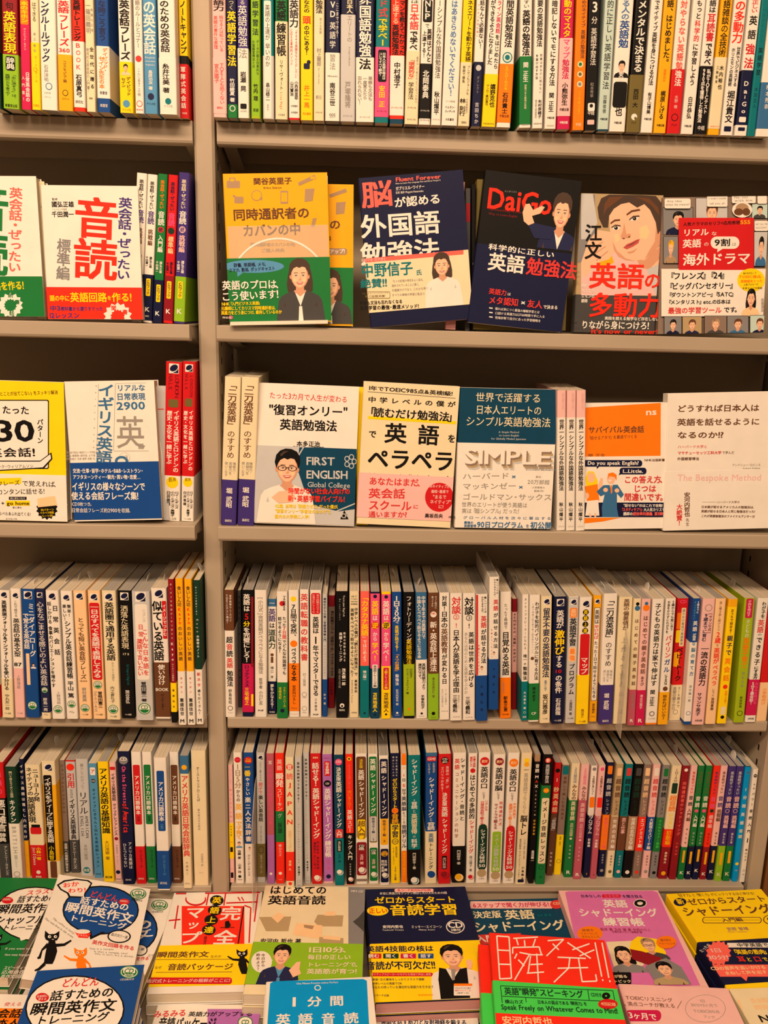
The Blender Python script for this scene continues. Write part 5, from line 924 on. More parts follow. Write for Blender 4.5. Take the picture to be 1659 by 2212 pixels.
cover_book(C2L, (300, 206), (1028, 214), (312, 1226), stand(Z2, -.029, K), .018, 'wht', [
    ('v', 725, 300, 710, 915, 300, '音読', 'vrd*'), ('v', 938, 300, 920, 915, 92, '英会話・ぜったい', 'prp*'), ('v', 478, 608, 470, 915, 92, '標準編', 'gry*'),
    ('h', 385, 350, 553, 350, 46, '國弘正雄', 'blk*'), ('h', 385, 425, 553, 425, 46, '千田潤一', 'blk*'), ('h', 388, 312, 430, 312, 18, '監修', 'blk'), ('h', 388, 388, 500, 388, 18, 'トレーニング指導', 'gtx'),
    ('B', 970, 1224, 'vrd'), ('h', 372, 1052, 522, 1052, 48, '頭の中に', 'yel*'), ('h', 524, 1045, 800, 1045, 76, '英語回路', 'yel*'), ('h', 802, 1050, 835, 1050, 36, 'を', 'yel*'), ('h', 836, 1045, 985, 1045, 72, '作る!', 'yel*'),
    ('h', 372, 1126, 452, 1126, 44, '中3', 'prp*'), ('h', 456, 1130, 770, 1130, 34, '教科書から選りすぐった', 'prp*'), ('h', 372, 1180, 595, 1180, 46, '12レッスン', 'prp*'),
    ('s', 'wht', 880, 1190, 108), ('s', 'vrd', 880, 1190, 56), ('h', 830, 1125, 870, 1125, 40, '聞', 'vrd*'), ('h', 915, 1155, 955, 1155, 40, '書', 'vrd*')],
    'white cover with huge scarlet characters and scarlet band, second shelf', shelfz=Z2, group=G2)
cover_book(C2L, (256, 176), (330, 180), (250, 1218), stand(Z2, -.020, K), .012, 'crm', [('h', 265, 370, 325, 370, 16, '英会話', 'gtx')],
    'cream book edge showing behind the white cover with scarlet characters', shelfz=Z2, group=G2)
_sk = cover_book(C2a, (161, 140), (1020, 106), (114, 1448), stand(Z2, -.030, K), .019, 'gld', [
    ('r', 'scr', 195, 200, 310, 262, 10), ('r', 'scr', 216, 172, 272, 205, 10), ('r', 'gld', 226, 182, 262, 204, 6), ('r', 'scr', 262, 335, 340, 392, 10), ('l', 'scr', 250, 325, 290, 350, 16),
    ('e', 'scr', 452, 325, 46, 46), ('e', 'gld', 452, 325, 39, 39), ('e', 'scr', 490, 350, 10, 16), ('r', 'scr', 655, 285, 720, 395, 8), ('r', 'gld', 662, 300, 712, 378), ('p', 'scr', [(865, 270), (945, 265), (930, 370), (860, 380)]),
    ('p', 'scr', [(805, 215), (945, 148), (960, 180), (812, 243)]), ('r', 'gld', 912, 165, 950, 186), ('p', 'scr', [(930, 520), (965, 516), (945, 590), (915, 590)]),
    ('h', 422, 205, 752, 198, 62, '関谷英里子', 'brn*'), ('h', 510, 260, 665, 257, 20, 'Eriko Sekiya', 'brn'),
    ('h', 248, 492, 905, 470, 104, '同時通訳者の', 'brn*'), ('h', 330, 628, 830, 610, 110, 'カバンの中', 'brn*'),
    ('h', 385, 745, 790, 742, 34, '『同時通訳者のカバンの中』', 'scr*'), ('h', 490, 795, 690, 792, 34, 'ご購入特典', 'scr*'),
    ('B', 857, 1400, 'grn'),
    ('e', 'lbl', 428, 930, 258, 56), ('p', 'lbl', [(285, 975), (290, 1020), (335, 985)]),
    ('h', 255, 922, 545, 910, 38, '辞書、単語帳、メモ、', 'nvy*'), ('h', 215, 965, 610, 946, 38, 'スマホ、動画、ポッドキャスト', 'nvy*'),
    ('P', 628, 856, 1012, 1270, dict(hair='hlt', cloth='dgy', long=True, shirt='wht', ext=.4)),
    ('h', 158, 1095, 670, 1080, 84, '英語のプロは、', 'wht*'), ('h', 152, 1190, 640, 1165, 84, 'こう使います!', 'wht*'),
    ('h', 155, 1253, 490, 1243, 34, 'NHK「入門ビジネス英語」', 'yel*'), ('h', 150, 1290, 625, 1283, 36, '元講師にしてカリスマ同時通訳者は、', 'yel*'), ('h', 150, 1328, 668, 1318, 36, '英語力をどう身につけ、維持しているのか', 'yel*'),
    ('r', 'rse', 145, 1350, 252, 1382, 14), ('h', 160, 1367, 240, 1367, 20, '祥伝社', 'wht')],
    'golden yellow cover with green band and smiling long-haired woman', shelfz=Z2, group=G2, BR=(1014, 1452))
cover_book(C2a, (960, 226), (1279, 232), (960, 1466), stand(Z2, -.012, K), .018, 'gld', [
    ('p', 'scr', [(1070, 318), (1210, 265), (1225, 295), (1080, 345)]), ('p', 'scr', [(1130, 385), (1212, 378), (1200, 480), (1128, 488)]), ('h', 1070, 575, 1170, 570, 90, 'の', 'brn*'), ('h', 1020, 700, 1090, 695, 70, '中', 'brn*'),
    ('r', 'scr', 1000, 775, 1225, 832, 20), ('h', 1030, 805, 1205, 800, 42, '割アップ!', 'wht*'),
    ('B', 940, 1420, 'grn'), ('P', 905, 950, 1260, 1350, dict(hair='hlt', cloth='dgy', long=True, shirt='wht', ext=.4))],
    'golden yellow book in plastic film, half hidden behind its twin', shelfz=Z2, group=G2)
# two tilted covers with their copies behind
cover_book(C2b, (560, 205), (648, 210), (560, 1488), stand(Z2, -.018, .02), .020, 'pgp', [], 'pink-edged book behind the navy cover with tilted white and red title', shelfz=Z2, group=G2, page='pgp')
cover_book((773, 340, .2532), (0, 178), (884, 80), (-8, 1445), stand(Z2, -.031, K), .014, 'nvy', [
    ('h', 25, 325, 300, 300, 240, '脳', 'slm*'), ('h', 322, 190, 708, 162, 46, 'Fluent Forever', 'slm*'), ('h', 322, 224, 706, 193, 16, 'How to Learn Any Language Fast and Never Forget It', 'wht'),
    ('h', 322, 268, 570, 247, 34, 'ガブリエル・ワイナー', 'wht*'), ('h', 322, 303, 560, 285, 22, '花塚 恵訳 Megumi Hanatsuka', 'wht'),
    ('h', 310, 388, 708, 350, 92, 'が認める', 'wht*'), ('h', 20, 595, 702, 548, 212, '外国語', 'wht*'), ('h', 20, 830, 702, 780, 205, '勉強法', 'wht*'),
    ('B', 830, 1298, 'crm'), ('p', 'slm', [(-20, 850), (900, 785), (900, 828), (-20, 905)]), ('h', 30, 878, 240, 868, 30, '脳科学者・医学博士', 'lpk'),
    ('h', 25, 970, 470, 942, 125, '中野信子', 'tea*'), ('h', 495, 985, 545, 980, 50, '氏', 'tea*'), ('h', 20, 1080, 250, 1068, 82, '絶賛!!', 'tea*'),
    ('r', 'olv', 20, 1145, 275, 1205, 10), ('r', 'crm', 24, 1150, 271, 1200, 8), ('h', 35, 1163, 262, 1155, 20, 'ウォールストリートジャーナル', 'olv'), ('h', 60, 1188, 235, 1182, 22, '等で話題沸騰!', 'olv'),
    ('h', 290, 1058, 565, 1042, 24, '「ヒトの記憶の特性をよく捉え、', 'gtx'), ('h', 290, 1095, 530, 1082, 24, '設計されていることに驚く。', 'gtx'), ('h', 290, 1135, 600, 1116, 24, '外国語だけでなく、これから学ぶ', 'gtx'), ('h', 290, 1176, 570, 1162, 24, 'すべての事物の学習に役立つ', 'gtx'),
    ('h', 15, 1245, 380, 1228, 36, '単語も文法も忘れなくなる', 'blk*'), ('h', 15, 1288, 520, 1268, 40, '英語学習の最強・最速メソッド!', 'blk*'),
    ('P', 567, 805, 867, 1125, dict(hair='hlt', cloth='wht', long=True, ext=.6))],
    'navy cover tilted anticlockwise with large white title and pink-topped band', shelfz=Z2, group=G2, BR=(874, 1392), spine='L', page='pgp')
cover_book(C2b, (752, 186), (1560, 200), (744, 1492), stand(Z2, -.0195, .07), .018, 'olv', [], 'olive book standing behind the tilted black cover', shelfz=Z2, group=G2)
cover_book(C2b, (822, 106), (1629, 214), (818, 1424), stand(Z2, -.033, K), .012, 'blk', [
    ('z', 785, None, 'nvy'),
    ('h', 842, 345, 1395, 405, 225, 'DaiGo', 'vrd*'), ('h', 985, 288, 1095, 296, 20, 'メンタリスト', 'gtx'), ('h', 850, 440, 1130, 470, 24, 'The Scientifically Proven', 'drd'), ('h', 850, 478, 1095, 505, 24, 'Way to Learn English', 'drd'),
    ('P', 1290, 290, 1640, 790, dict(hair='hlt', cloth='dnv', shirt='wht')),
    ('p', 'skn', [(1140, 470), (1165, 400), (1200, 395), (1230, 450), (1300, 415), (1330, 425), (1290, 480), (1220, 500), (1240, 560), (1190, 580), (1150, 545)]),
    ('p', 'dnv', [(1190, 585), (1240, 560), (1420, 600), (1380, 700), (1240, 690)]),
    ('h', 848, 760, 1415, 835, 58, '科学的に正しい', 'wht*'),
    ('h', 845, 885, 1160, 920, 165, '英語', 'wht*'), ('h', 1172, 925, 1606, 973, 160, '勉強法', 'rtx*'),
    ('h', 852, 1140, 1005, 1158, 54, '英語力', 'rtx*'), ('h', 1010, 1165, 1040, 1168, 30, 'は', 'wht'), ('h', 850, 1215, 1105, 1240, 72, 'メタ認知', 'rtx*'), ('h', 1120, 1240, 1168, 1244, 50, '×', 'wht*'), ('h', 1180, 1245, 1310, 1260, 72, '友人', 'rtx*'), ('h', 1315, 1275, 1440, 1282, 36, 'で決まる', 'wht*'),
    ('l', 'wht', 855, 1284, 885, 1288, 10), ('l', 'wht', 855, 1322, 885, 1326, 10), ('l', 'wht', 855, 1360, 885, 1364, 10),
    ('h', 905, 1290, 1285, 1322, 26, '寝れば身につく最強の睡眠学習とは', 'wht'), ('h', 905, 1328, 1330, 1360, 26, '口説ける英語力は2760時間で手に入る', 'wht'), ('h', 905, 1366, 1295, 1396, 26, '性格診断で自分に合った学習戦略を', 'wht'),
    ('r', 'crm', 1558, 1392, 1615, 1432), ('h', 1565, 1412, 1608, 1412, 20, 'DHC', 'blk')],
    'black cover tilted clockwise with red lettering and smiling man', shelfz=Z2, group=G2, BR=(1636, 1500))
cover_book(C2c, (62, 306), (755, 336), (62, 1522), stand(Z2, -.026, K), .018, 'tan', [
    ('z', 1180, None, 'dgy'), ('r', 'gry', -100, 320, 180, 900), ('p', 'lgy', [(60, 310), (160, 310), (200, 560), (120, 700), (60, 700)]),
    ('p', 'lpk', [(60, 900), (380, 800), (760, 1000), (700, 1180), (60, 1180)]), ('p', 'gld', [(220, 870), (320, 820), (340, 900), (200, 980)]),
    ('p', 'skn', [(120, 720), (200, 620), (330, 640), (370, 780), (300, 870), (200, 900), (80, 1040), (60, 900)]),
    ('p', 'skn', [(560, 850), (740, 760), (756, 1000), (640, 1010)]), ('p', 'sk2', [(540, 870), (600, 880), (740, 760), (756, 840), (640, 960), (560, 940)]), ('p', 'lgy', [(620, 960), (756, 900), (756, 1180), (700, 1180)]),
    ('p', 'skn', [(300, 500), (306, 620), (326, 720), (368, 800), (440, 862), (520, 886), (604, 868), (684, 818), (736, 740), (752, 620), (742, 500), (690, 420), (600, 380), (450, 360), (340, 400)]),
    ('p', 'sk2', [(742, 500), (752, 620), (736, 740), (684, 818), (604, 868), (640, 800), (690, 720), (700, 600), (690, 480)]), ('p', 'pch', [(560, 600), (620, 580), (650, 640), (620, 700), (560, 690)]), ('p', 'pch', [(340, 660), (380, 650), (390, 710), (352, 730)]),
    ('p', 'sk2', [(330, 720), (368, 800), (440, 862), (520, 886), (440, 880), (380, 850), (340, 790)]),
    ('p', 'hlt', [(250, 600), (212, 520), (200, 430), (232, 350), (300, 318), (560, 322), (700, 330), (755, 400), (755, 600), (715, 660), (700, 560), (650, 450), (600, 400), (540, 430), (470, 385), (400, 400), (340, 440), (300, 500), (290, 600)]),
    ('p', 'brn', [(300, 340), (420, 335), (360, 380), (280, 440), (250, 500), (260, 400)]), ('p', 'brn', [(520, 340), (640, 350), (720, 430), (730, 500), (660, 410), (580, 360)]),
    ('p', 'hlt', [(318, 596), (352, 574), (396, 580), (400, 592), (352, 586), (322, 606)]), ('p', 'wht', [(322, 606), (352, 588), (396, 594), (380, 616), (344, 622)]), ('e', 'blk', 358, 604, 16, 15), ('e', 'wht', 354, 599, 4, 4),
    ('p', 'hlt', [(470, 530), (505, 500), (556, 496), (562, 508), (508, 512), (474, 540)]), ('p', 'wht', [(474, 540), (508, 513), (556, 510), (540, 534), (500, 544)]), ('e', 'blk', 516, 524, 16, 15), ('e', 'wht', 512, 519, 4, 4),
    ('p', 'brn', [(308, 560), (345, 532), (392, 528), (394, 542), (348, 548), (314, 572)]), ('p', 'brn', [(446, 486), (490, 452), (560, 440), (566, 456), (496, 468), (452, 498)]),
    ('p', 'sk2', [(428, 560), (416, 630), (398, 676), (410, 696), (440, 692), (474, 684), (488, 662), (470, 650), (448, 660), (440, 620)]), ('p', 'brn', [(408, 692), (426, 688), (436, 694), (424, 700)]), ('p', 'brn', [(456, 682), (476, 672), (482, 680), (468, 688)]),
    ('p', 'lip', [(420, 772), (452, 742), (488, 728), (530, 706), (562, 698), (548, 734), (500, 764), (450, 786)]), ('p', 'brn', [(424, 770), (490, 738), (560, 700), (492, 748)]), ('p', 'sk2', [(452, 810), (500, 800), (540, 776), (510, 812), (470, 822)]),
    ('l', 'sk2', 130, 790, 250, 720, 6), ('l', 'sk2', 150, 840, 270, 760, 6), ('l', 'sk2', 190, 880, 290, 800, 6),
    ('v', 168, 570, 160, 870, 130, '江文', 'blk*'),
    ('h', 125, 1010, 600, 1020, 230, '英語', 'vrd*'), ('h', 595, 1050, 745, 1055, 150, 'の', 'vrd*'), ('h', 120, 1260, 755, 1270, 220, '多動力', 'vrd*'),
    ('h', 60, 1100, 130, 1102, 34, '世界で', 'wht*'), ('h', 60, 1142, 175, 1144, 34, 'ネスする', 'wht*'), ('h', 60, 1185, 175, 1187, 34, 'エモンの', 'wht*'), ('h', 60, 1226, 115, 1227, 34, '語術', 'wht*'),
    ('h', 260, 1375, 745, 1385, 32, '実践を超える勉学など存在しない。', 'wht*'), ('h', 60, 1430, 640, 1440, 74, 'りながら身につけろ!', 'wht*'), ('h', 145, 1486, 715, 1491, 50, "It's now or never!", 'vrd*')],
    'photo cover of a man resting his head on his fist', shelfz=Z2, group=G2, BR=(755, 1526))
def comic(x0, y0, x1, y1, bg, hair, cloth):
    return [('r', 'blk', x0 - 4, y0 - 4, x1 + 4, y1 + 4), ('r', bg, x0, y0, x1, y1), ('P', x0 + (x1 - x0) * .1, y0 + (y1 - y0) * .12, x1 - (x1 - x0) * .1, y1, dict(hair=hair, cloth=cloth))]
cover_book(C2c, (760, 342), (1652, 314), (757, 1532), stand(Z2, -.031, K), .019, 'tau',
    comic(762, 430, 1015, 660, 'gry', 'blk', 'nvy') + comic(1042, 350, 1310, 640, 'lgy', 'brn', 'gry') + comic(1520, 400, 1650, 520, 'mnt', 'blk', 'dgy') + comic(762, 680, 885, 905, 'gry', 'gld', 'scr') + comic(1535, 640, 1650, 930, 'lgy', 'blk', 'stb') + [
    ('e', 'wht', 1430, 452, 86, 66), ('e', 'scr', 1430, 440, 56, 44), ('e', 'brn', 1400, 470, 40, 30), ('e', 'brn', 1465, 470, 34, 32),
    ('r', 'wht', 768, 355, 990, 440, 16), ('r', 'wht', 1130, 330, 1305, 425, 12), ('r', 'wht', 1342, 325, 1545, 395, 12), ('r', 'wht', 1560, 320, 1640, 400, 12), ('r', 'wht', 1535, 545, 1650, 632, 12),
    ('h', 785, 378, 915, 376, 22, 'Any idea', 'gtx'), ('h', 775, 408, 980, 404, 22, 'what he means?', 'gtx'), ('h', 1145, 355, 1290, 352, 20, 'I wish I could', 'gtx'), ('h', 1150, 398, 1290, 395, 20, 'tell you, sir.', 'gtx'), ('h', 1360, 345, 1480, 342, 24, 'No, not', 'gtx'), ('h', 1360, 373, 1520, 370, 24, 'with him', 'gtx'), ('h', 1545, 575, 1645, 573, 18, 'NOT CALL THE', 'gtx'), ('h', 1545, 605, 1640, 603, 18, 'ACCOUNT', 'gtx'),
    ('r', 'wht', 740, 955, 1660, 1360), ('r', 'red', 888, 520, 1528, 965),
    ('h', 925, 575, 1410, 560, 34, '人気ドラマのセリフ+応用表現', 'blk*'), ('h', 1412, 558, 1500, 556, 42, '555', 'gld*'),
    ('h', 922, 648, 1145, 640, 66, 'リアル', 'wht*'), ('h', 1165, 655, 1215, 653, 38, 'な', 'wht'), ('h', 920, 742, 1080, 736, 76, '英語', 'wht*'), ('h', 1100, 745, 1145, 743, 38, 'の', 'wht'),
    ('r', 'wht', 1160, 680, 1405, 785, 50), ('p', 'wht', [(1220, 780), (1215, 815), (1270, 780)]), ('h', 1190, 732, 1330, 730, 66, '9割', 'blk*'), ('h', 1338, 745, 1380, 744, 34, 'は', 'gtx'),
    ('h', 920, 880, 1500, 862, 108, '海外ドラマ', 'wht*'),
    ('h', 800, 1018, 1300, 1010, 66, '『フレンズ』『24』', 'blk*'), ('h', 795, 1105, 1370, 1096, 62, '『ビッグバンセオリー』', 'blk*'), ('h', 795, 1178, 1370, 1172, 44, '『ダウントンアビー』『SATC』', 'blk*'), ('h', 790, 1240, 1330, 1235, 42, '『メンタリスト』etc.の15本は', 'blk*'),
    ('h', 795, 1312, 1255, 1306, 58, '最強の学習ツール', 'rtx*'), ('h', 1270, 1305, 1405, 1302, 52, 'です。', 'blk*'),
    ('e', 'yel', 1505, 1052, 118, 100), ('h', 1435, 995, 1550, 990, 18, '海外在住なしで', 'blk'), ('h', 1400, 1025, 1610, 1020, 28, 'TOEIC満点、', 'org*'), ('h', 1415, 1062, 1600, 1057, 28, '英検1級をとった', 'org*'), ('h', 1440, 1092, 1565, 1088, 20, '人気ブロガーが', 'blk'), ('h', 1430, 1122, 1600, 1118, 20, '名言セリフを解説', 'blk'),
    ('P', 1425, 1120, 1580, 1360, dict(hair='blk', cloth='pch', long=True)), ('v', 1600, 1205, 1600, 1320, 24, '南雲満友', 'gtx')]
    + comic(765, 1365, 910, 1525, 'gry', 'blk', 'nvy') + comic(918, 1365, 1080, 1525, 'tan', 'brn', 'dnv') + comic(1105, 1360, 1290, 1520, 'tau', 'scr', 'dgy') + comic(1296, 1360, 1475, 1520, 'gry', 'brn', 'stb') + comic(1490, 1355, 1650, 1520, 'mnt', 'brn', 'nvy'),
    'comic-panel cover with red title box and white lower half, end of second shelf', shelfz=Z2, group=G2, BR=(1652, 1538))

# ---- third shelf
cover_book(C3L, (-290, 205), (475, 228), (-290, 1270), stand(Z3, -.032, K), .018, 'yel', [
    ('h', -150, 318, 432, 302, 34, '「とっさのひとことが出てこない」をスッキリ解消', 'blk'), ('r', 'blk', -250, 358, 366, 875, 14), ('r', 'wht', -244, 366, 358, 867, 10),
    ('h', 15, 432, 220, 438, 66, 'たった', 'blk*'), ('h', -40, 590, 265, 590, 200, '30', 'blk*'), ('v', 300, 500, 300, 685, 42, 'パターン', 'blk*'), ('h', -90, 752, 265, 750, 72, '英会話!', 'blk*'),
    ('p', 'blk', [(-120, 812), (300, 812), (384, 750), (392, 800), (330, 870), (-120, 896)]), ('p', 'wht', [(-120, 820), (300, 820), (376, 764), (382, 796), (320, 862), (-120, 888)]), ('h', -20, 858, 250, 852, 28, 'ック・ウィリアムソン', 'blk'),
    ('B', 912, 1268, 'wht'), ('l', 'yel', -60, 968, 160, 962, 46), ('h', -20, 985, 150, 975, 40, 'フレーズ', 'blk'), ('h', 165, 980, 440, 990, 46, 'で覚えれば、', 'blk'), ('h', -20, 1045, 335, 1040, 46, 'カンタンに話せる!', 'blk'),
    ('r', 'blk', 68, 1082, 200, 1104), ('h', 78, 1093, 190, 1093, 14, '家に帰るつもり', 'wht'), ('l', 'yel', 45, 1130, 225, 1130, 38), ('h', 10, 1130, 222, 1130, 34, '+ go home', 'blk*'), ('h', 95, 1162, 165, 1162, 16, '家に帰る', 'blk'),
    ('h', -30, 1205, 230, 1212, 30, 'ぺらぺらあふれ出てくる!', 'blk'), ('h', 45, 1247, 128, 1247, 16, 'ダイヤモンド社', 'blk'), ('s', 'blk', 352, 1172, 82), ('h', 305, 1180, 405, 1176, 20, '30パターン', 'yel'), ('h', 300, 1203, 405, 1199, 20, 'ペラペラ特製', 'yel'), ('h', 315, 1226, 395, 1222, 20, 'シート付!', 'yel'), ('p', 'pch', [(280, 1095), (410, 1075), (430, 1145), (285, 1160)])],
    'yellow cover with large black 30 in a white box, third shelf', shelfz=Z3, group=G3)
cover_book(C3L, (1040, 252), (1243, 256), (1020, 1292), stand(Z3, -.014, K), .018, 'lgy', [('l', 'rtx', 1130, 428, 1225, 428, 7), ('e', 'lgy', 1080, 820, 150, 380), ('e', 'wht', 1050, 830, 165, 350), ('e', 'lgy', 1050, 830, 158, 340), ('e', 'dnv', 1045, 850, 130, 220)],
    'grey cover with a dark disc behind plastic, half hidden by white cover', shelfz=Z3, group=G3)
cover_book(C3L, (476, 222), (1145, 202), (446, 1268), stand(Z3, -.031, K), .024, 'wht', [
    ('l', 'gtx', 862, 240, 848, 740, 3), ('l', 'gtx', 736, 240, 722, 800, 3), ('l', 'gtx', 862, 236, 1090, 232, 2), ('l', 'gtx', 850, 742, 1110, 740, 3), ('v', 718, 240, 700, 730, 16, '>P h r a s e  b o o k', 'gtx'),
    ('v', 795, 235, 775, 835, 112, 'イギリス英語', 'stb*'), ('h', 872, 270, 1085, 266, 52, 'リアルな', 'stb*'), ('h', 870, 335, 1085, 332, 56, '日常表現', 'stb*'), ('h', 868, 405, 1085, 400, 72, '2900', 'stb*'),
    ('h', 862, 600, 1085, 600, 260, '英', 'gtx'), ('h', 1030, 705, 1075, 705, 44, '語', 'gtx*'), ('e', 'gtx', 930, 790, 40, 38), ('e', 'wht', 930, 790, 38, 36), ('h', 935, 785, 955, 785, 32, '3', 'gtx'), ('e', 'stb', 908, 815, 50, 38), ('e', 'wht', 908, 818, 30, 22),
    ('h', 480, 752, 712, 748, 18, '交通会話で役立つ会話フレーズを約', 'gtx'), ('h', 480, 776, 712, 772, 18, '例会話、郵便局・旅行記、より習', 'gtx'), ('h', 478, 800, 710, 796, 18, 'で実践を紹介、交流・留学・恋愛・な', 'gtx'),
    ('B', 824, 1250, 'blu'), ('v', 488, 870, 482, 1060, 22, 'ジェミック今井 著', 'wht'), ('h', 545, 888, 1070, 888, 36, '交流・仕事・留学・ホテル・B&B・レストラン・', 'wht*'), ('h', 545, 934, 1050, 934, 36, 'アフタヌーンティー・観光・買い物・恋愛…', 'wht*'),
    ('h', 538, 1005, 1085, 1005, 66, 'イギリスの様々なシーンで', 'wht*'), ('h', 535, 1075, 1035, 1075, 64, '使える会話フレーズ集!', 'wht*'), ('h', 538, 1136, 695, 1136, 32, 'CD3枚つき。', 'wht'), ('h', 535, 1182, 985, 1184, 36, '日常会話フレーズ約2900を収録。', 'wht'),
    ('r', 'wht', 470, 1125, 514, 1190), ('r', 'red', 474, 1129, 510, 1168), ('h', 476, 1150, 508, 1150, 34, 'ア', 'wht*')],
    'white cover with blue band and vertical blue title, third shelf', shelfz=Z3, group=G3, BR=(1106, 1262))
cover_book(C3a, (454, 263), (1314, 318), (438, 1478), stand(Z3, -.032, K), .018, 'wht', [
    ('h', 560, 368, 1228, 408, 60, 'たった3カ月で人生が変わる', 'rtx'), ('h', 556, 490, 1228, 515, 96, '"復習オンリー"', 'blk*'), ('h', 648, 618, 1140, 635, 100, '英語勉強法', 'blk*'), ('h', 792, 782, 994, 788, 48, '本多正治', 'blk*'), ('h', 760, 812, 1028, 820, 22, '株式会社G-net代表取締役', 'blk*'),
    ('B', 812, 1468, 'lgy'), ('p', 'dbl', [(815, 815), (1305, 815), (1305, 1340), (1150, 1360), (900, 1300), (800, 1000)]), ('l', 'lgy', 800, 900, 860, 800, 10), ('l', 'lgy', 1130, 1360, 1300, 1290, 10),
    ('h', 875, 930, 1120, 935, 86, 'FIRST', 'lgy*'), ('h', 875, 1045, 1230, 1050, 88, 'ENGLISH', 'lgy*'), ('h', 885, 1130, 1250, 1140, 56, 'Global College', 'lgy'),
    *[('e', 'lgy', 1250 + 34 * math.cos(a), 935 + 40 * math.sin(a), 22, 24) for a in (0, 1.26, 2.51, 3.77, 5.03)], *[('e', 'dbl', 1250 + 34 * math.cos(a), 935 + 40 * math.sin(a), 15, 17) for a in (0, 1.26, 2.51, 3.77, 5.03)],
    ('P', 482, 820, 942, 1285, dict(hair='blk', cloth='wht', glasses=True, ext=.45)), ('p', 'skn', [(580, 1240), (640, 1190), (740, 1180), (780, 1230), (760, 1280), (640, 1290)]),
    ('h', 722, 1185, 1250, 1190, 56, '時間がない社会人向けの', 'vrd*'), ('h', 718, 1248, 1205, 1258, 58, '新・英語学習バイブル!', 'vrd*'), ('h', 608, 1312, 1160, 1322, 36, '42歳、当時は「英語力ゼロ」だった僕が、', 'yel*'), ('h', 608, 1355, 1100, 1364, 36, '"復習オンリー"学習法のおかげで、', 'yel*'), ('h', 606, 1402, 902, 1406, 36, '国内の大学院に入学!', 'yel*'),
    ('p', 'blk', [(1165, 1425), (1200, 1350), (1235, 1425)]), ('h', 1175, 1395, 1225, 1400, 50, 'CF', 'lgy*')],
    'white cover with photo band of a man in glasses, third shelf', shelfz=Z3, group=G3, BR=(1300, 1490))
cover_book(C3a, (1318, 300), (1420, 302), (1312, 1508), stand(Z3, -.022, K), .012, 'yel', [], 'yellow book edge between two white covers on the third shelf', shelfz=Z3, group=G3)
cover_book((785.6, 760, .2532), (0, 250), (804, 316), (-14, 1508), stand(Z3, -.032, K), .018, 'crm', [
    ('h', 45, 308, 760, 358, 42, '1年でTOEIC985点&英検1級!', 'blk*'), ('l', 'blk', 34, 340, 783, 396, 4), ('h', 36, 405, 785, 450, 52, '中 学 レ ベ ル の 僕 が', 'blk*'),
    ('l', 'yel', 36, 560, 790, 606, 26), ('h', 25, 510, 790, 560, 88, '「読むだけ勉強法」', 'blk*'), ('h', 40, 700, 110, 703, 70, 'で', 'blk*'), ('h', 175, 690, 370, 698, 180, '英', 'blk*'), ('h', 460, 705, 645, 715, 180, '語', 'blk*'), ('h', 715, 738, 785, 742, 76, 'を', 'blk*'),
    ('h', 30, 905, 775, 935, 190, 'ペラペラ', 'blk*'), ('h', 30, 1050, 780, 1080, 42, '話せるようになった!', 'blk*'),
    ('B', 1050, 1430, 'lpk'), ('h', 45, 1100, 510, 1118, 72, 'あなたはまだ、', 'rtx*'), ('h', 40, 1205, 355, 1210, 90, '英会話', 'rtx*'), ('h', 40, 1305, 410, 1315, 90, 'スクール', 'rtx*'), ('h', 420, 1320, 468, 1322, 40, 'に', 'rtx*'), ('h', 40, 1385, 370, 1388, 56, '通いますか?', 'rtx*'),
    ('e', 'red', 645, 1240, 122, 124), ('h', 560, 1145, 735, 1150, 30, '非ネイティブが', 'lpk*'), ('h', 575, 1190, 725, 1192, 30, '最短・最速で', 'lpk*'), ('h', 590, 1236, 705, 1238, 38, '"まるで', 'lpk*'), ('h', 565, 1278, 745, 1282, 38, 'ネイティブ"', 'lpk*'), ('h', 635, 1320, 680, 1321, 34, 'に!', 'lpk*'),
    ('h', 520, 1396, 675, 1400, 38, '黒坂岳央', 'blk*'), ('h', 722, 1408, 780, 1410, 20, '大和出版', 'blk*')],
    'cream cover with big black title and pink band with red disc', shelfz=Z3, group=G3, BR=(800, 1526))
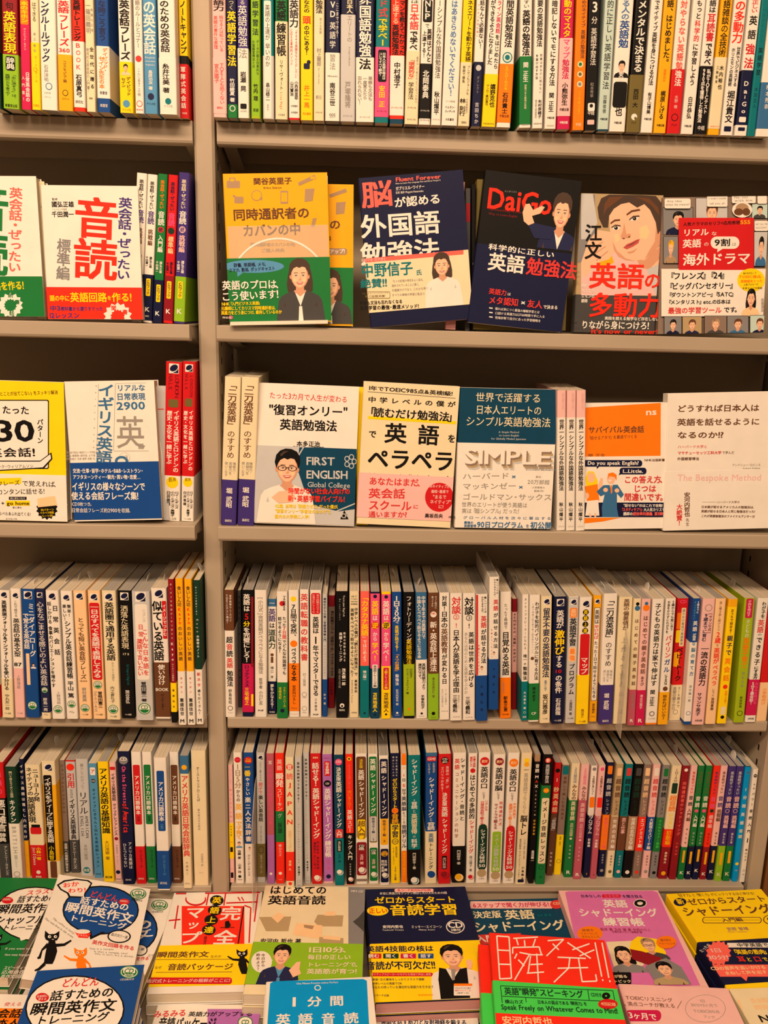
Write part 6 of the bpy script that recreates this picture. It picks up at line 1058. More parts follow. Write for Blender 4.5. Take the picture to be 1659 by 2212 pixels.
cover_book(C3b, (606, 304), (1430, 326), (592, 1520), stand(Z3, -.031, K), .020, 'dbl', [
    ('h', 740, 385, 1300, 398, 84, '世界で活躍する', 'crm'), ('h', 740, 492, 1305, 502, 84, '日本人エリートの', 'crm'), ('h', 655, 590, 1382, 604, 88, 'シンプル英語勉強法', 'crm'),
    ('h', 935, 684, 1110, 686, 20, 'A Simple Method', 'lgy'), ('h', 938, 712, 1110, 714, 20, 'to Learn English', 'lgy'), ('h', 872, 740, 1170, 744, 20, 'for Globally Minded Japanese', 'lgy'),
    ('B', 782, 1516, 'wht'), ('h', 668, 938, 1418, 948, 165, 'SIMPLE', 'lgy*'), ('h', 656, 922, 1406, 932, 165, 'SIMPLE', 'tan*'), ('h', 645, 905, 1395, 915, 165, 'SIMPLE', 'tau*'), ('h', 634, 888, 1384, 898, 165, 'SIMPLE', 'wht*'),
    ('h', 1165, 990, 1385, 994, 44, '戸塚隆将', 'gtx'), ('h', 625, 1062, 1030, 1056, 58, 'ハーバード', 'gtx'), ('h', 1040, 1066, 1090, 1066, 44, '×', 'stb*'), ('h', 625, 1148, 1090, 1142, 60, 'マッキンゼー', 'gtx'), ('h', 1100, 1155, 1150, 1155, 44, '×', 'stb*'), ('h', 625, 1235, 1390, 1240, 60, 'ゴールドマン・サックス', 'gtx'),
    ('h', 1180, 1108, 1370, 1112, 42, '20万部超', 'gtx'), ('h', 1250, 1066, 1300, 1067, 18, '累計', 'gtx'), ('h', 1220, 1155, 1330, 1157, 18, '人気著者の', 'gtx'), ('h', 1235, 1185, 1320, 1187, 18, '最新作!', 'gtx'),
    ('h', 620, 1300, 1180, 1308, 46, '世界のエリートが使う英語は', 'gtx'), ('h', 620, 1355, 1110, 1358, 46, '実は「超シンプル」だった!', 'gtx'), ('h', 625, 1412, 1390, 1420, 28, 'グローバル人材を次々に輩出する', 'stb'),
    ('h', 640, 1455, 720, 1456, 26, '最強の', 'stb*'), ('h', 640, 1483, 745, 1484, 26, '英語習得', 'stb*'), ('h', 750, 1472, 1145, 1478, 58, '90日プログラム', 'stb*'), ('h', 1165, 1485, 1200, 1486, 36, 'を', 'stb'), ('h', 1205, 1478, 1390, 1482, 64, '初公開', 'stb*')],
    'deep blue cover with tall white band reading SIMPLE', shelfz=Z3, group=G3, BR=(1420, 1530))
cover_book(C3c, (70, 440), (800, 416), (66, 1514), stand(Z3, -.028, K), .014, 'wht', [
    ('p', 'org', [(70, 478), (742, 436), (740, 890), (60, 905)]), ('h', 612, 515, 708, 510, 70, 'ns', 'wht*'), ('h', 122, 668, 600, 662, 62, 'サバイバル英会話', 'brn*'), ('h', 122, 738, 540, 722, 34, '「話せるアタマ」を最速でつくる', 'brn'), ('h', 118, 890, 268, 888, 40, '関 正生', 'brn'),
    ('p', 'org', [(60, 1415), (400, 1418), (250, 1450), (60, 1470)]),
    ('B', 893, 1416, 'wht'), ('r', 'nvy', 60, 925, 582, 982, 24), ('p', 'nvy', [(190, 975), (195, 1002), (220, 975)]), ('h', 115, 950, 552, 950, 40, 'Do you speak English?', 'wht*'),
    ('r', 'nvy', 388, 990, 618, 1048, 24), ('p', 'nvy', [(390, 1030), (380, 1055), (420, 1040)]), ('h', 415, 1020, 590, 1020, 38, 'I...Little.', 'wht*'), ('h', 600, 926, 775, 924, 24, 'NHK出版新書', 'brn*'),
    ('r', 'nvy', 60, 1288, 806, 1412),
    ('p', 'yel', [(95, 1080), (120, 1020), (170, 1025), (200, 1100), (200, 1180), (110, 1190)]), ('e', 'skn', 145, 1075, 32, 44), ('p', 'org', [(90, 1150), (200, 1130), (215, 1270), (110, 1285)]), ('p', 'skn', [(205, 1140), (225, 1080), (245, 1078), (240, 1180), (215, 1190)]), ('p', 'wht', [(110, 1275), (205, 1265), (215, 1400), (95, 1400)]), ('l', 'skn', 130, 1380, 140, 1412, 16), ('l', 'skn', 180, 1380, 180, 1412, 16),
    ('p', 'stb', [(190, 1195), (250, 1140), (370, 1135), (425, 1220), (400, 1250), (365, 1210), (365, 1340), (380, 1412), (240, 1412), (235, 1330), (260, 1220), (225, 1235)]), ('p', 'wht', [(300, 1130), (330, 1130), (318, 1190)]), ('p', 'org', [(308, 1140), (322, 1140), (326, 1200), (314, 1215)]), ('e', 'skn', 315, 1085, 34, 46), ('p', 'org', [(285, 1090), (290, 1040), (330, 1030), (362, 1050), (362, 1100), (345, 1070), (300, 1062)]), ('e', 'wht', 305, 1100, 14, 8), ('e', 'skn', 268, 1180, 20, 18), ('e', 'skn', 365, 1185, 20, 18), ('e', 'skn', 110, 1230, 16, 26),
    ('h', 425, 1092, 780, 1090, 66, 'この答え方、', 'rtx*'), ('h', 505, 1168, 700, 1168, 66, 'じつは', 'rtx*'), ('h', 425, 1240, 785, 1242, 70, '間違いです。', 'rtx*'),
    ('h', 420, 1312, 755, 1314, 30, '"話せない"のはこれで攻略!', 'wht*'), ('h', 400, 1348, 590, 1348, 32, '「スタディサプリ」', 'slm*'), ('h', 592, 1348, 775, 1348, 32, '大人気カリスマ', 'wht*'), ('h', 418, 1384, 500, 1384, 32, '講師の', 'wht*'), ('h', 500, 1384, 760, 1384, 32, '超効率的講義、第3弾!', 'slm*')],
    'small orange and white cover with cartoon couple, third shelf', shelfz=Z3, group=G3, BR=(806, 1520))
cover_book(C3c, (805, 358), (1800, 338), (805, 1556), stand(Z3, -.030, K), .019, 'wht', [
    ('h', 880, 486, 1585, 478, 64, 'どうすれば日本人は', 'brn*'), ('h', 880, 602, 1590, 596, 64, '英語を話せるように', 'brn*'), ('h', 880, 712, 1280, 710, 62, 'なるのか!?', 'brn*'),
    ('h', 885, 812, 1140, 810, 30, 'ハーバード大学と', 'rtx'), ('h', 885, 865, 1260, 862, 30, 'マサチューセッツ工科大学', 'rtx*'), ('h', 1265, 862, 1370, 861, 28, 'で学んだ', 'brn'), ('h', 882, 915, 1070, 914, 28, '外国語習得法', 'brn*'), ('h', 1350, 968, 1595, 966, 24, 'アンドリュー・ロビンス', 'gtx'), ('h', 1440, 995, 1592, 994, 16, 'Andrew Robbins', 'gtx'),
    ('B', 1015, 1550, 'wht'), ('h', 880, 1075, 1600, 1072, 70, 'The Bespoke Method', 'lpk'), ('v', 965, 1200, 965, 1410, 46, '安河内哲也', 'brn*'), ('v', 968, 1420, 968, 1490, 28, '先生', 'brn'), ('v', 900, 1300, 898, 1480, 46, '大絶賛!', 'rtx*'),
    ('l', 'gtx', 1095, 1285, 1215, 1285, 3), ('h', 1220, 1285, 1415, 1284, 24, 'ハーバード大学の', 'brn'), ('h', 1085, 1325, 1545, 1328, 24, '日本語が話せるアメリカ人の勉強法は、', 'brn*'), ('h', 1085, 1362, 1545, 1365, 24, '英語が話せる日本人と同じ勉強法だった!', 'brn*'), ('h', 1085, 1402, 1545, 1408, 24, 'これが英語勉強法のファイナルアンサーだ', 'brn*')],
    'plain white cover with brown title at the end of the third shelf', shelfz=Z3, group=G3)

# clear sleeve with a disc, tucked under the paper band of the golden yellow book
_e, _M, _W, _H = _sk
film = mat((236, 226, 210), .15, 'film', alpha=.26)
mb = MB(); mb.box((-_W / 2 + .003, -.00048, .0012), (_W / 2 - .001, -.00040, _H * .655), film); _s = mb.build('clear_sleeve', _e)
mb = MB(); n = 64; c0 = (0.0, _H * .655 - .075); vs = []
for i in range(n):
    a = 2 * math.pi * i / n
    for r_ in (.0590, .0612): vs.append((c0[0] + r_ * math.cos(a), -.00053, c0[1] + r_ * math.sin(a)))
mb.add(vs, [(2 * i, 2 * i + 1, (2 * i + 3) % (2 * n), (2 * i + 2) % (2 * n)) for i in range(n) if c0[1] + .06 * math.sin(2 * math.pi * i / n) > 0.001], mat('wht')); mb.build('disc_rim', _s)
mb = MB(); mb.prism([(-.00052, .0008), (-.0078, .0006), (-.0135, -.0032), (-.0138, -.0026), (-.0082, .0016), (-.0004, .0022)], -_W / 2 + .002, _W / 2 - .004, mat((236, 230, 216), .2, 'film', alpha=.8)); mb.build('sleeve_lip', _s)

# ------------------------------------------------------------------ books lying flat on the display table
GF = 'books lying flat on the display table'
def flat(crop, TL, TR, Z, W, H, T, base, els, label, n=1, shift=(0, 0), sl=0.0, page='pgw', cop=None, spine='L', left=None, sx=0.0, x0=0.0):
    BLx = left or (TL[0] - (TR[0] - TL[0]) * .15, TL[1] + 700)
    e, M, W_, H_ = cover_book(crop, TL, TR, BLx, ((x0, 0, Z), (-sx, -sl, 1)), T, base, els, label, group=GF, size=(W, H), page=page, spine=spine, useleft=bool(left))
    for k in range(1, n):
        r = e.copy(); COL.objects.link(r); Mk = Matrix(e.matrix_world)
        Mk.translation = Mk.translation + Vector((shift[0] * min(k, 1) + .001 * math.sin(5 * k), shift[1] * min(k, 1) + .0008 * math.cos(3 * k), -k * (T + .0019)))
        r.matrix_world = Mk
        r['label'] = f'{cop}, {ORD[k]} down in its pile'
        for ch in e.children:
            if ch.name.startswith(('cover', 'page_block', 'paper_band')):
                c = ch.copy(); COL.objects.link(c); c.parent = r; c.matrix_parent_inverse = ch.matrix_parent_inverse.copy()
    return e
cA, cB, cC, cD = (0, 1880, .2652), (400, 1880, .2532), (780, 1880, .2652), (1200, 1880, .2767)
def badge(x, y, r): return [('e', 'grn', x, y, r, r * .66), ('e', 'wht', x, y, r * .88, r * .57), ('e', 'grn', x, y, r * .8, r * .5), ('r', 'wht', x - r * .62, y - r * .44, x + r * .62, y + r * .12, r * .1), ('h', x - r * .5, y - r * .12, x + r * .5, y - r * .10, r * .62, 'CD', 'grn*'), ('h', x - r * .5, y + r * .3, x + r * .5, y + r * .32, r * .26, 'BOOK', 'wht*')]
def cat(x, y, s, c, arm=1):     # a plain standing cat in flat ink
    q = lambda pts: [(x + a * s * arm, y + b * s) for a, b in pts]
    return [('p', c, q([(-.45, -1.0), (-.42, -1.32), (-.2, -1.12), (.12, -1.14), (.36, -1.30), (.34, -.98), (.22, -.78), (-.2, -.72), (-.4, -.84)])),
            ('p', c, q([(-.2, -.8), (.12, -.78), (.24, -.2), (.1, .25), (-.02, .5), (-.5, .5), (-.42, 0), (-.34, -.4)])),
            ('p', c, q([(.1, -.6), (.6, -.62), (.98, -.82), (1.02, -.74), (.64, -.48), (.12, -.42)])),
            ('p', c, q([(-.3, -.66), (-.62, -.3), (-.78, .1), (-.86, .14), (-.82, .24), (-.66, .2), (-.56, -.22), (-.26, -.44)])),
            ('p', c, q([(-.48, .4), (-.8, .72), (-1.0, .82), (-.98, .9), (-.72, .84), (-.38, .56)])),
            ('e', 'wht', x - .18 * s * arm, y - .98 * s, .09 * s, .08 * s), ('e', 'wht', x + .14 * s * arm, y - .98 * s, .09 * s, .08 * s),
            ('e', 'blk', x - .16 * s * arm, y - .98 * s, .035 * s, .035 * s), ('e', 'blk', x + .16 * s * arm, y - .98 * s, .035 * s, .035 * s),
            ('p', 'wht', q([(-.08, -.86), (0, -.84), (.08, -.86), (0, -.80)]))]
flat(cA, (-225, 56), (500, 66), .742, .130, .188, .015, 'grn', [
    ('e', 'blk', 290, 355, 335, 222), ('e', 'wht', 290, 355, 322, 212), ('p', 'wht', [(150, 520), (170, 575), (260, 545)]), ('h', 215, 185, 470, 165, 46, 'スラスラ', 'rtx*'), ('h', 145, 238, 460, 225, 62, '話すための', 'blk*'), ('e', 'red', 60, 245, 48, 28), ('h', 25, 238, 95, 238, 20, '反射的に', 'wht'),
    ('h', -20, 318, 470, 305, 84, '瞬間英作文', 'blk*'), ('h', -40, 408, 370, 400, 76, 'シャッフル', 'blk*'), ('h', 20, 468, 400, 465, 46, 'トレーニング', 'blk*'),
    *cat(-20, 660, 110, 'blk'), ('h', 45, 640, 300, 640, 20, 'If you want to see', 'wht'), ('h', 40, 690, 250, 690, 20, 'How many languages', 'wht'), ('h', 30, 798, 260, 794, 34, 'スピーディーに', 'wht'), ('h', 15, 832, 250, 830, 34, '応用自在な', 'wht'), ('h', 5, 868, 240, 866, 34, '英作文回路を', 'wht')],
    'green cover with large white oval, lying left on the display table', n=4, cop='green book in the left rear pile')
flat(cA, (700, 200), (1398, 236), .7085, .142, .205, .0145, 'wht', [
    ('e', 'blk', 980, 480, 305, 225), ('e', 'blu', 980, 480, 293, 214), ('h', 1100, 430, 1240, 450, 90, 'の', 'wht*'), ('h', 1090, 545, 1240, 500, 84, '文', 'wht*'), ('e', 'blk', 1140, 650, 62, 48), ('e', 'wht', 1140, 650, 54, 40), ('h', 1105, 648, 1180, 642, 24, 'ー著', 'blk'), ('h', 1110, 722, 1215, 718, 34, 'を作る', 'rtx*'), *badge(1300, 285, 68), ('h', 1235, 340, 1330, 340, 16, 'CD2枚付き', 'blk')],
    'white cover with blue oval, mostly hidden below its tilted twin', n=2, cop='white book under the tilted twin')
flat(cA, (479, 34), (1225, 151), .760, .129, .181, .015, 'wht', [
    ('e', 'blk', 820, 325, 312, 200), ('e', 'blu', 820, 325, 300, 188), ('p', 'blk', [(720, 490), (735, 565), (860, 505)]), ('p', 'blu', [(740, 470), (750, 540), (850, 490)]),
    ('p', 'blk', [(462, 120), (520, 82), (620, 68), (720, 80), (752, 104), (730, 150), (700, 190), (690, 226), (560, 222), (545, 190), (490, 160)]), ('p', 'wht', [(480, 122), (530, 94), (620, 80), (710, 90), (738, 108), (716, 146), (688, 184), (680, 214), (572, 210), (560, 184), (500, 152)]),
    ('h', 508, 125, 645, 108, 44, 'おか', 'vrd*'), ('h', 552, 168, 700, 160, 42, 'わり!', 'vrd*'),
    ('h', 735, 190, 960, 235, 62, 'どんどん', 'rtx*'), ('e', 'red', 1010, 258, 44, 26), ('h', 978, 250, 1044, 256, 18, '反射的に', 'wht'),
    ('h', 655, 240, 1050, 305, 70, '話すための', 'wht*'), ('h', 535, 295, 1085, 395, 92, '瞬間英作文', 'wht*'), ('h', 565, 385, 1030, 460, 56, 'トレーニング', 'wht*'),
    ('e', 'blk', 970, 540, 96, 54), ('e', 'wht', 970, 540, 84, 44), ('h', 905, 522, 1040, 550, 28, '森沢洋介ー著', 'blk'), ('h', 750, 585, 1095, 640, 38, '英作文回路を作る', 'rtx*'),
    ('h', 430, 390, 610, 520, 20, 'This coffee is tasty.', 'gtx'), ('h', 365, 390, 600, 550, 20, 'That man lives in this town.', 'gtx'), ('h', 725, 640, 930, 645, 18, 'This is a temple.', 'gtx'), ('h', 765, 662, 1040, 680, 18, 'Is that a temple, too?', 'gtx'), ('h', 765, 680, 1090, 705, 18, '-No, it isn\'t. It\'s a shrine.', 'gtx'),
    *cat(430, 690, 150, 'blk'), *cat(650, 800, 130, 'org', -1), ('p', 'vrd', [(605, 500), (740, 518), (715, 555), (640, 550)]), ('e', 'wht', 672, 502, 62, 18), ('h', 630, 528, 715, 538, 20, 'どんどん', 'wht'), *badge(1125, 195, 66), ('h', 1065, 240, 1160, 252, 18, 'CD2枚付き', 'blk')],
    'tilted white cover with blue oval, black cat and orange cat', sl=.05, sx=-.27, x0=-.38, left=(165, 885))
flat(cA, (300, 826), (1176, 760), .757, .128, .188, .0150, 'blu', [
    ('e', 'blk', 610, 1130, 405, 275), ('e', 'wht', 610, 1130, 392, 263), ('h', 505, 920, 810, 905, 78, 'どんどん', 'rtx*'), ('h', 410, 1025, 930, 990, 88, '話すための', 'blk*'), ('e', 'red', 345, 1035, 54, 36), ('h', 300, 1030, 392, 1022, 22, '反射的に', 'wht'), ('h', 310, 1052, 380, 1048, 22, '覚える', 'wht'),
    ('h', 250, 1135, 950, 1095, 110, '瞬間英作文', 'blk*'), ('h', 290, 1228, 890, 1190, 80, 'トレーニング', 'blk*'), *badge(1052, 830, 78), ('h', 978, 893, 1095, 888, 18, 'CD2枚付き', 'wht')],
    'blue cover with cream oval, top of the pile in front', n=5, shift=(.004, -.034), left=(130, 1240), cop='blue book in the front pile')
flat(cA, (-500, 1000), (212, 1012), .720, .130, .188, .015, 'wht', [('z', 1120, None, 'org'), ('h', 35, 1092, 180, 1090, 34, '使える', 'rtx'), ('h', -120, 1170, 180, 1165, 80, '英会話', 'blk*'), ('h', -120, 1240, 160, 1240, 60, '日本人', 'blk*')],
    'white and orange cover at the lower left corner', n=3, cop='orange book in the lower left pile')
flat(cA, (1272, 1092), (2140, 1095), .700, .129, .188, .0145, 'wht', [
    ('r', 'vio', 1690, 1130, 2200, 1330), ('h', 1250, 1175, 1520, 1160, 62, 'みるみる', 'rtx*'), ('h', 1535, 1172, 2060, 1172, 42, '英語力がアップする', 'blk*'), ('h', 1290, 1250, 1760, 1250, 110, '音読パッケージ', 'blk*'), ('e', 'grn', 1998, 1240, 62, 50), ('e', 'wht', 1998, 1240, 54, 43), ('h', 1965, 1238, 2030, 1238, 48, 'CD', 'grn*')],
    'white and violet cover at the bottom edge, left of the sky-blue cover', n=2, cop='white and violet book at the bottom edge')
flat(cB, (-92, 193), (656, 180), .7165, .1285, .190, .0145, 'wht', [
    ('r', 'vrd', -30, 305, 505, 640), *[('l', 'red', a, b, c, d, 12) for a, b, c, d in ((-80, 200, 640, 190), (200, 200, 180, 300), (350, 280, 620, 270), (345, 195, 330, 300), (505, 300, 560, 320), (560, 320, 545, 620), (620, 200, 590, 440), (-60, 300, -90, 500), (-140, 430, -40, 420))],
    ('e', 'red', 90, 250, 90, 55), ('e', 'wht', 90, 245, 78, 45), ('r', 'wht', 10, 170, 170, 235), ('l', 'blk', 500, 310, 450, 640, 10),
    *[('e', 'blk', x, y, 58, 44) for x, y in ((270, 258), (252, 343), (222, 425), (202, 510))], *[('h', x - 42, y, x + 42, y, 60, ch, 'yel*') for x, y, ch in ((270, 258, '英'), (252, 343, '語'), (222, 425, '上'), (202, 510, '達'))],
    ('h', 300, 370, 480, 370, 120, '完', 'wht*'), ('h', 240, 575, 440, 575, 130, '全', 'wht*'), ('h', 0, 365, 165, 360, 110, 'マ', 'wht*'), ('h', 10, 465, 130, 465, 80, 'ッ', 'wht*'), ('h', -50, 580, 140, 575, 110, 'プ', 'wht*'),
    ('p', 'blk', [(340, 440), (370, 430), (390, 470), (370, 495), (340, 495)]), ('l', 'blk', 300, 490, 420, 488, 5), ('l', 'red', 450, 230, 470, 262, 10), ('l', 'red', 480, 230, 500, 262, 10), ('v', 175, 565, 165, 640, 26, '森沢洋介', 'blk'),
    ('B', 636, 985, 'yel'), ('h', -320, 730, -260, 728, 26, 'なぜ', 'brn'), ('h', -240, 725, 205, 720, 54, '瞬間英作文', 'brn*'), ('h', 215, 740, 310, 738, 26, 'なのか', 'brn'), ('l', 'brn', -270, 765, 430, 762, 4), ('h', -260, 835, -200, 832, 26, 'なぜ', 'brn'), ('h', -150, 830, 410, 825, 60, '音読パッケージ', 'brn*'), ('l', 'brn', -250, 875, 400, 870, 4),
    ('r', 'red', -400, 918, 400, 975, 24), ('h', -330, 950, 385, 943, 34, '森沢式トレーニングの根幹がここに!', 'lpk*'), *cat(480, 830, 118, 'blk', -1)],
    'white and red maze-like cover with yellow band and black cat', n=3, cop='red and white book')
flat(cB, (682, 128), (1536, 146), .7285, .1465, .205, .016, 'crm', [
    ('r', 'gry', 1392, 120, 1600, 640), ('p', 'dgy', [(1430, 440), (1480, 400), (1540, 330), (1560, 560), (1500, 500)]), ('h', 1415, 178, 1520, 182, 22, 'MP3 CD', 'wht'),
    ('h', 722, 168, 1210, 170, 76, 'はじめての', 'blk*'), ('h', 705, 255, 1200, 255, 82, '英語音読', 'blk*'),
    ('p', 'tan', [(630, 400), (905, 395), (880, 520), (690, 520)]), ('p', 'pch', [(735, 400), (800, 358), (850, 390), (790, 450)]), ('p', 'tan', [(1100, 440), (1130, 380), (1350, 385), (1340, 480), (1140, 478)]), ('p', 'pch', [(1195, 352), (1280, 354), (1278, 388), (1190, 388)]), ('p', 'pch', [(950, 450), (1170, 470), (1165, 590), (915, 550)]), ('p', 'scr', [(1012, 465), (1100, 475), (1085, 505), (1015, 490)]), ('p', 'tan', [(1145, 570), (1350, 580), (1350, 640), (1140, 630)]), ('p', 'pch', [(1180, 555), (1330, 570), (1320, 600), (1175, 585)]),
    ('h', 640, 605, 990, 608, 46, '安河内 哲也 著', 'blk*'),
    ('B', 622, 985, 'olv'), ('r', 'lgr', 480, 600, 1560, 1000), ('e', 'wht', 652, 785, 88, 92), ('p', 'wht', [(725, 765), (750, 770), (725, 785)]), ('v', 665, 715, 665, 830, 30, '今日から', 'brn*'), ('v', 622, 710, 622, 860, 30, '始めよう!', 'brn*'),
    ('P', 652, 630, 982, 920, dict(hair='blk', cloth='dnv', shirt='lbl', ext=.3)), ('p', 'skn', [(885, 860), (950, 790), (985, 785), (975, 850), (990, 890), (920, 920)]),
    ('h', 1055, 685, 1415, 685, 54, '1日10分、', 'crm*'), ('h', 1045, 748, 1415, 748, 46, '毎日の正しい', 'crm*'), ('h', 1040, 812, 1495, 812, 44, 'トレーニングで、', 'crm*'), ('h', 1035, 870, 1465, 870, 48, '英語筋が育つ!', 'crm*')],
    'cream and grey cover with green band showing a thumbs-up man', n=3, cop='cream and grey book')
flat(cB, (690, 952), (1590, 908), .744, .130, .188, .015, 'wht', [
    ('p', 'cyn', [(725, 965), (760, 945), (1520, 928), (1550, 942), (1570, 1330), (700, 1330)]), ('h', 950, 968, 1305, 955, 20, 'One Minute Practice makes Perfect', 'wht'), ('e', 'wht', 1130, 1003, 28, 24), ('e', 'cyn', 1130, 1003, 20, 17), ('h', 905, 1125, 955, 1123, 100, '1', 'wht*'), ('h', 1040, 1122, 1165, 1118, 92, '分', 'wht*'), ('h', 1230, 1116, 1355, 1112, 92, '間', 'wht*'),
    ('h', 770, 1275, 900, 1272, 100, '英', 'wht*'), ('h', 960, 1272, 1090, 1268, 100, '語', 'wht*'), ('h', 1160, 1268, 1280, 1264, 100, '音', 'wht*'), ('h', 1350, 1264, 1480, 1260, 100, '読', 'wht*')],
    'sky-blue cover with white border in the front row', n=4, shift=(-.001, 0), cop='sky-blue book in the front row')
flat(cC, (34, 156), (846, 131), .7275, .1475, .212, .016, 'nvy', [
    ('r', 'lpk', 272, 150, 590, 178, 12), ('h', 295, 163, 570, 162, 20, '名コーチ安河内が伝授!', 'red*'), ('h', 150, 190, 700, 184, 22, '本当に英語力をグングン伸ばしたい人のための1冊', 'wht'), ('h', 110, 245, 770, 238, 60, 'ゼロからスタート', 'yel*'), ('e', 'yel', 135, 330, 88, 40), ('h', 62, 332, 215, 328, 46, '正しい', 'red*'), ('h', 230, 325, 790, 318, 96, '音読学習', 'yel*'),
    ('h', 175, 462, 342, 460, 26, '安河内哲也', 'wht*'), ('h', 172, 488, 348, 486, 14, 'Yasukochi Tetsuya', 'wht'), ('h', 408, 462, 660, 460, 26, 'ミッキー・エイコーン', 'wht'), ('h', 470, 486, 600, 485, 14, 'Mickey Acorn', 'wht'), ('e', 'wht', 768, 460, 76, 56), ('e', 'nvy', 768, 460, 68, 50), ('h', 705, 448, 830, 446, 60, 'CD', 'wht*'), ('h', 730, 488, 812, 487, 24, '2枚付', 'wht*'),
    ('B', 592, 1068, 'yel'), ('h', 40, 645, 590, 640, 52, '英語4技能の核は', 'nvy*'), *[('r', c, x, 682, x + 125, 722) for c, x in (('red', 40), ('dgr', 180), ('mag', 322), ('blu', 465))], *[('h', x + 18, 702, x + 110, 702, 32, t, 'wht*') for t, x in (('読む', 40), ('聞く', 180), ('書く', 322), ('話す', 465))],
    ('h', 40, 782, 605, 775, 72, '音読が不可欠だ!!', 'nvy*'), ('r', 'red', 60, 838, 585, 868, 14), ('h', 80, 853, 570, 853, 20, 'ネイティブスピーカーのモデルを真似て声出し練習', 'lpk'), ('h', 90, 895, 515, 892, 22, '単語・文の意味をしっかりスラスラ理解', 'nvy'), ('h', 90, 928, 335, 926, 22, '中学レベルの英語でOK', 'nvy'), ('h', 85, 958, 592, 954, 24, 'あなたの持っている潜在的な英語力を引き出す', 'nvy'), ('h', 100, 1024, 228, 1024, 20, 'リサーチ出版', 'nvy'), ('h', 465, 1022, 590, 1020, 16, '安河内哲也先生', 'org'),
    ('P', 545, 603, 955, 900, dict(hair='blk', cloth='wht', ext=.7)), ('p', 'blk', [(635, 800), (690, 810), (745, 905), (805, 810), (860, 800), (890, 1062), (650, 1062), (630, 900)]), ('p', 'skn', [(855, 740), (890, 730), (910, 760), (900, 810), (865, 810)]), ('p', 'gtx', [(732, 812), (768, 812), (762, 900), (742, 905)]),
    ('r', 'wht', 755, 945, 905, 1028, 6), ('r', 'org', 755, 930, 905, 950, 6), ('h', 765, 968, 895, 968, 16, '今ならデジタル版が', 'blk'), ('h', 765, 988, 895, 988, 16, '無料でついてくる!', 'red'), ('h', 780, 1008, 880, 1008, 14, '(音声つき)', 'blk')],
    'navy cover with yellow title and yellow band showing a man in a waistcoat', n=3, page='pgp', cop='navy and yellow book')
flat(cC, (860, 244), (1648, 226), .7115, .1440, .200, .0145, 'dbl', [
    ('r', 'lpk', 888, 252, 1560, 312, 10), ('h', 910, 288, 1530, 278, 42, '6ステップで聞く力が伸びる!', 'mag*'), ('e', 'rtx', 1590, 278, 50, 36), ('h', 1562, 272, 1618, 270, 24, 'CD', 'pch*'), ('h', 912, 365, 1140, 358, 62, '決定版', 'crm*'), ('h', 1165, 365, 1410, 358, 82, '英語', 'crm*'), ('h', 1432, 370, 1550, 364, 22, '玉井 健 著', 'tea'), ('h', 915, 465, 1660, 445, 92, 'シャドーイング', 'crm*'),
    ('p', 'rtx', [(905, 528), (1300, 512), (1300, 590), (930, 605)]), ('h', 940, 560, 1090, 556, 60, '入門', 'wht*')],
    'deep blue cover with white katakana under the scarlet and green cover', n=2, cop='deep blue book')
flat(cC, (1040, 507), (1985, 570), .772, .148, .210, .0150, 'vrd', [
    *[('l', 'wht', a, b, c, d, 11) for a, b, c, d in ((1105, 535, 1205, 542), (1105, 535, 1130, 888), (1205, 542, 1225, 880), (1112, 650, 1210, 655), (1120, 765, 1218, 768), (1130, 885, 1225, 880), (1240, 555, 1440, 545), (1265, 560, 1280, 610), (1330, 570, 1335, 620), (1420, 560, 1400, 620), (1235, 630, 1450, 625), (1235, 630, 1235, 680), (1450, 625, 1470, 690), (1270, 680, 1250, 720), (1290, 670, 1390, 690), (1370, 690, 1250, 895), (1280, 730, 1330, 780), (1390, 690, 1480, 690), (1380, 770, 1480, 765), (1350, 840, 1490, 830), (1430, 680, 1445, 915), (1380, 700, 1360, 840),
      (1520, 575, 1650, 565), (1650, 565, 1510, 700), (1560, 600, 1610, 650), (1680, 590, 1870, 720), (1720, 650, 1860, 600), (1780, 700, 1900, 650), (1600, 710, 1830, 720), (1600, 800, 1850, 795), (1700, 715, 1690, 800), (1690, 800, 1570, 915), (1770, 715, 1800, 910), (1800, 910, 1920, 905), (1920, 905, 1910, 850))],
    *[('l', 'wht', a, b, c, d, 11) for a, b, c, d in ((1905, 590, 1960, 870), (1962, 592, 2018, 880), (1966, 890, 1970, 905), (2024, 898, 2028, 915))],
    ('B', 925, 1340, 'vgr'), ('p', 'vrd', [(1080, 1165), (2200, 1225), (2200, 1345), (1080, 1345)]),
    *[('l', 'dgr', a, b, c, d, 6) for a, b, c, d in ((1135, 945, 2050, 985), (1135, 945, 1150, 1085), (1150, 1030, 2070, 1075), (1340, 1040, 1345, 1080), (1845, 975, 1858, 1060), (2050, 985, 2066, 1070))], ('h', 1165, 988, 1810, 1015, 66, '英語"瞬発"スピーキング', 'dgr*'), ('h', 1870, 1018, 1960, 1022, 34, 'CD付き', 'dgr*'), ('e', 'blk', 1995, 1028, 34, 28), ('e', 'vgr', 1995, 1028, 8, 7),
    ('h', 1170, 1074, 1320, 1078, 34, '横山カズ', 'dgr*'), ('h', 1435, 1078, 1840, 1094, 34, '日本人の弱点である「瞬発力」を', 'dgr*'), ('h', 1140, 1118, 2090, 1152, 52, 'Speak Freely on Whatever Comes to Mind!', 'dgr*'), ('h', 1145, 1225, 1560, 1240, 72, '安河内哲也', 'pch*'), ('e', 'red', 2010, 1095, 80, 42), ('h', 1950, 1092, 2075, 1100, 30, '4回記録', 'pch')],
    'scarlet cover with thin white strokes and vivid green band, top of pile', n=3, shift=(-.0125, 0), sl=.02, cop='scarlet and green book')
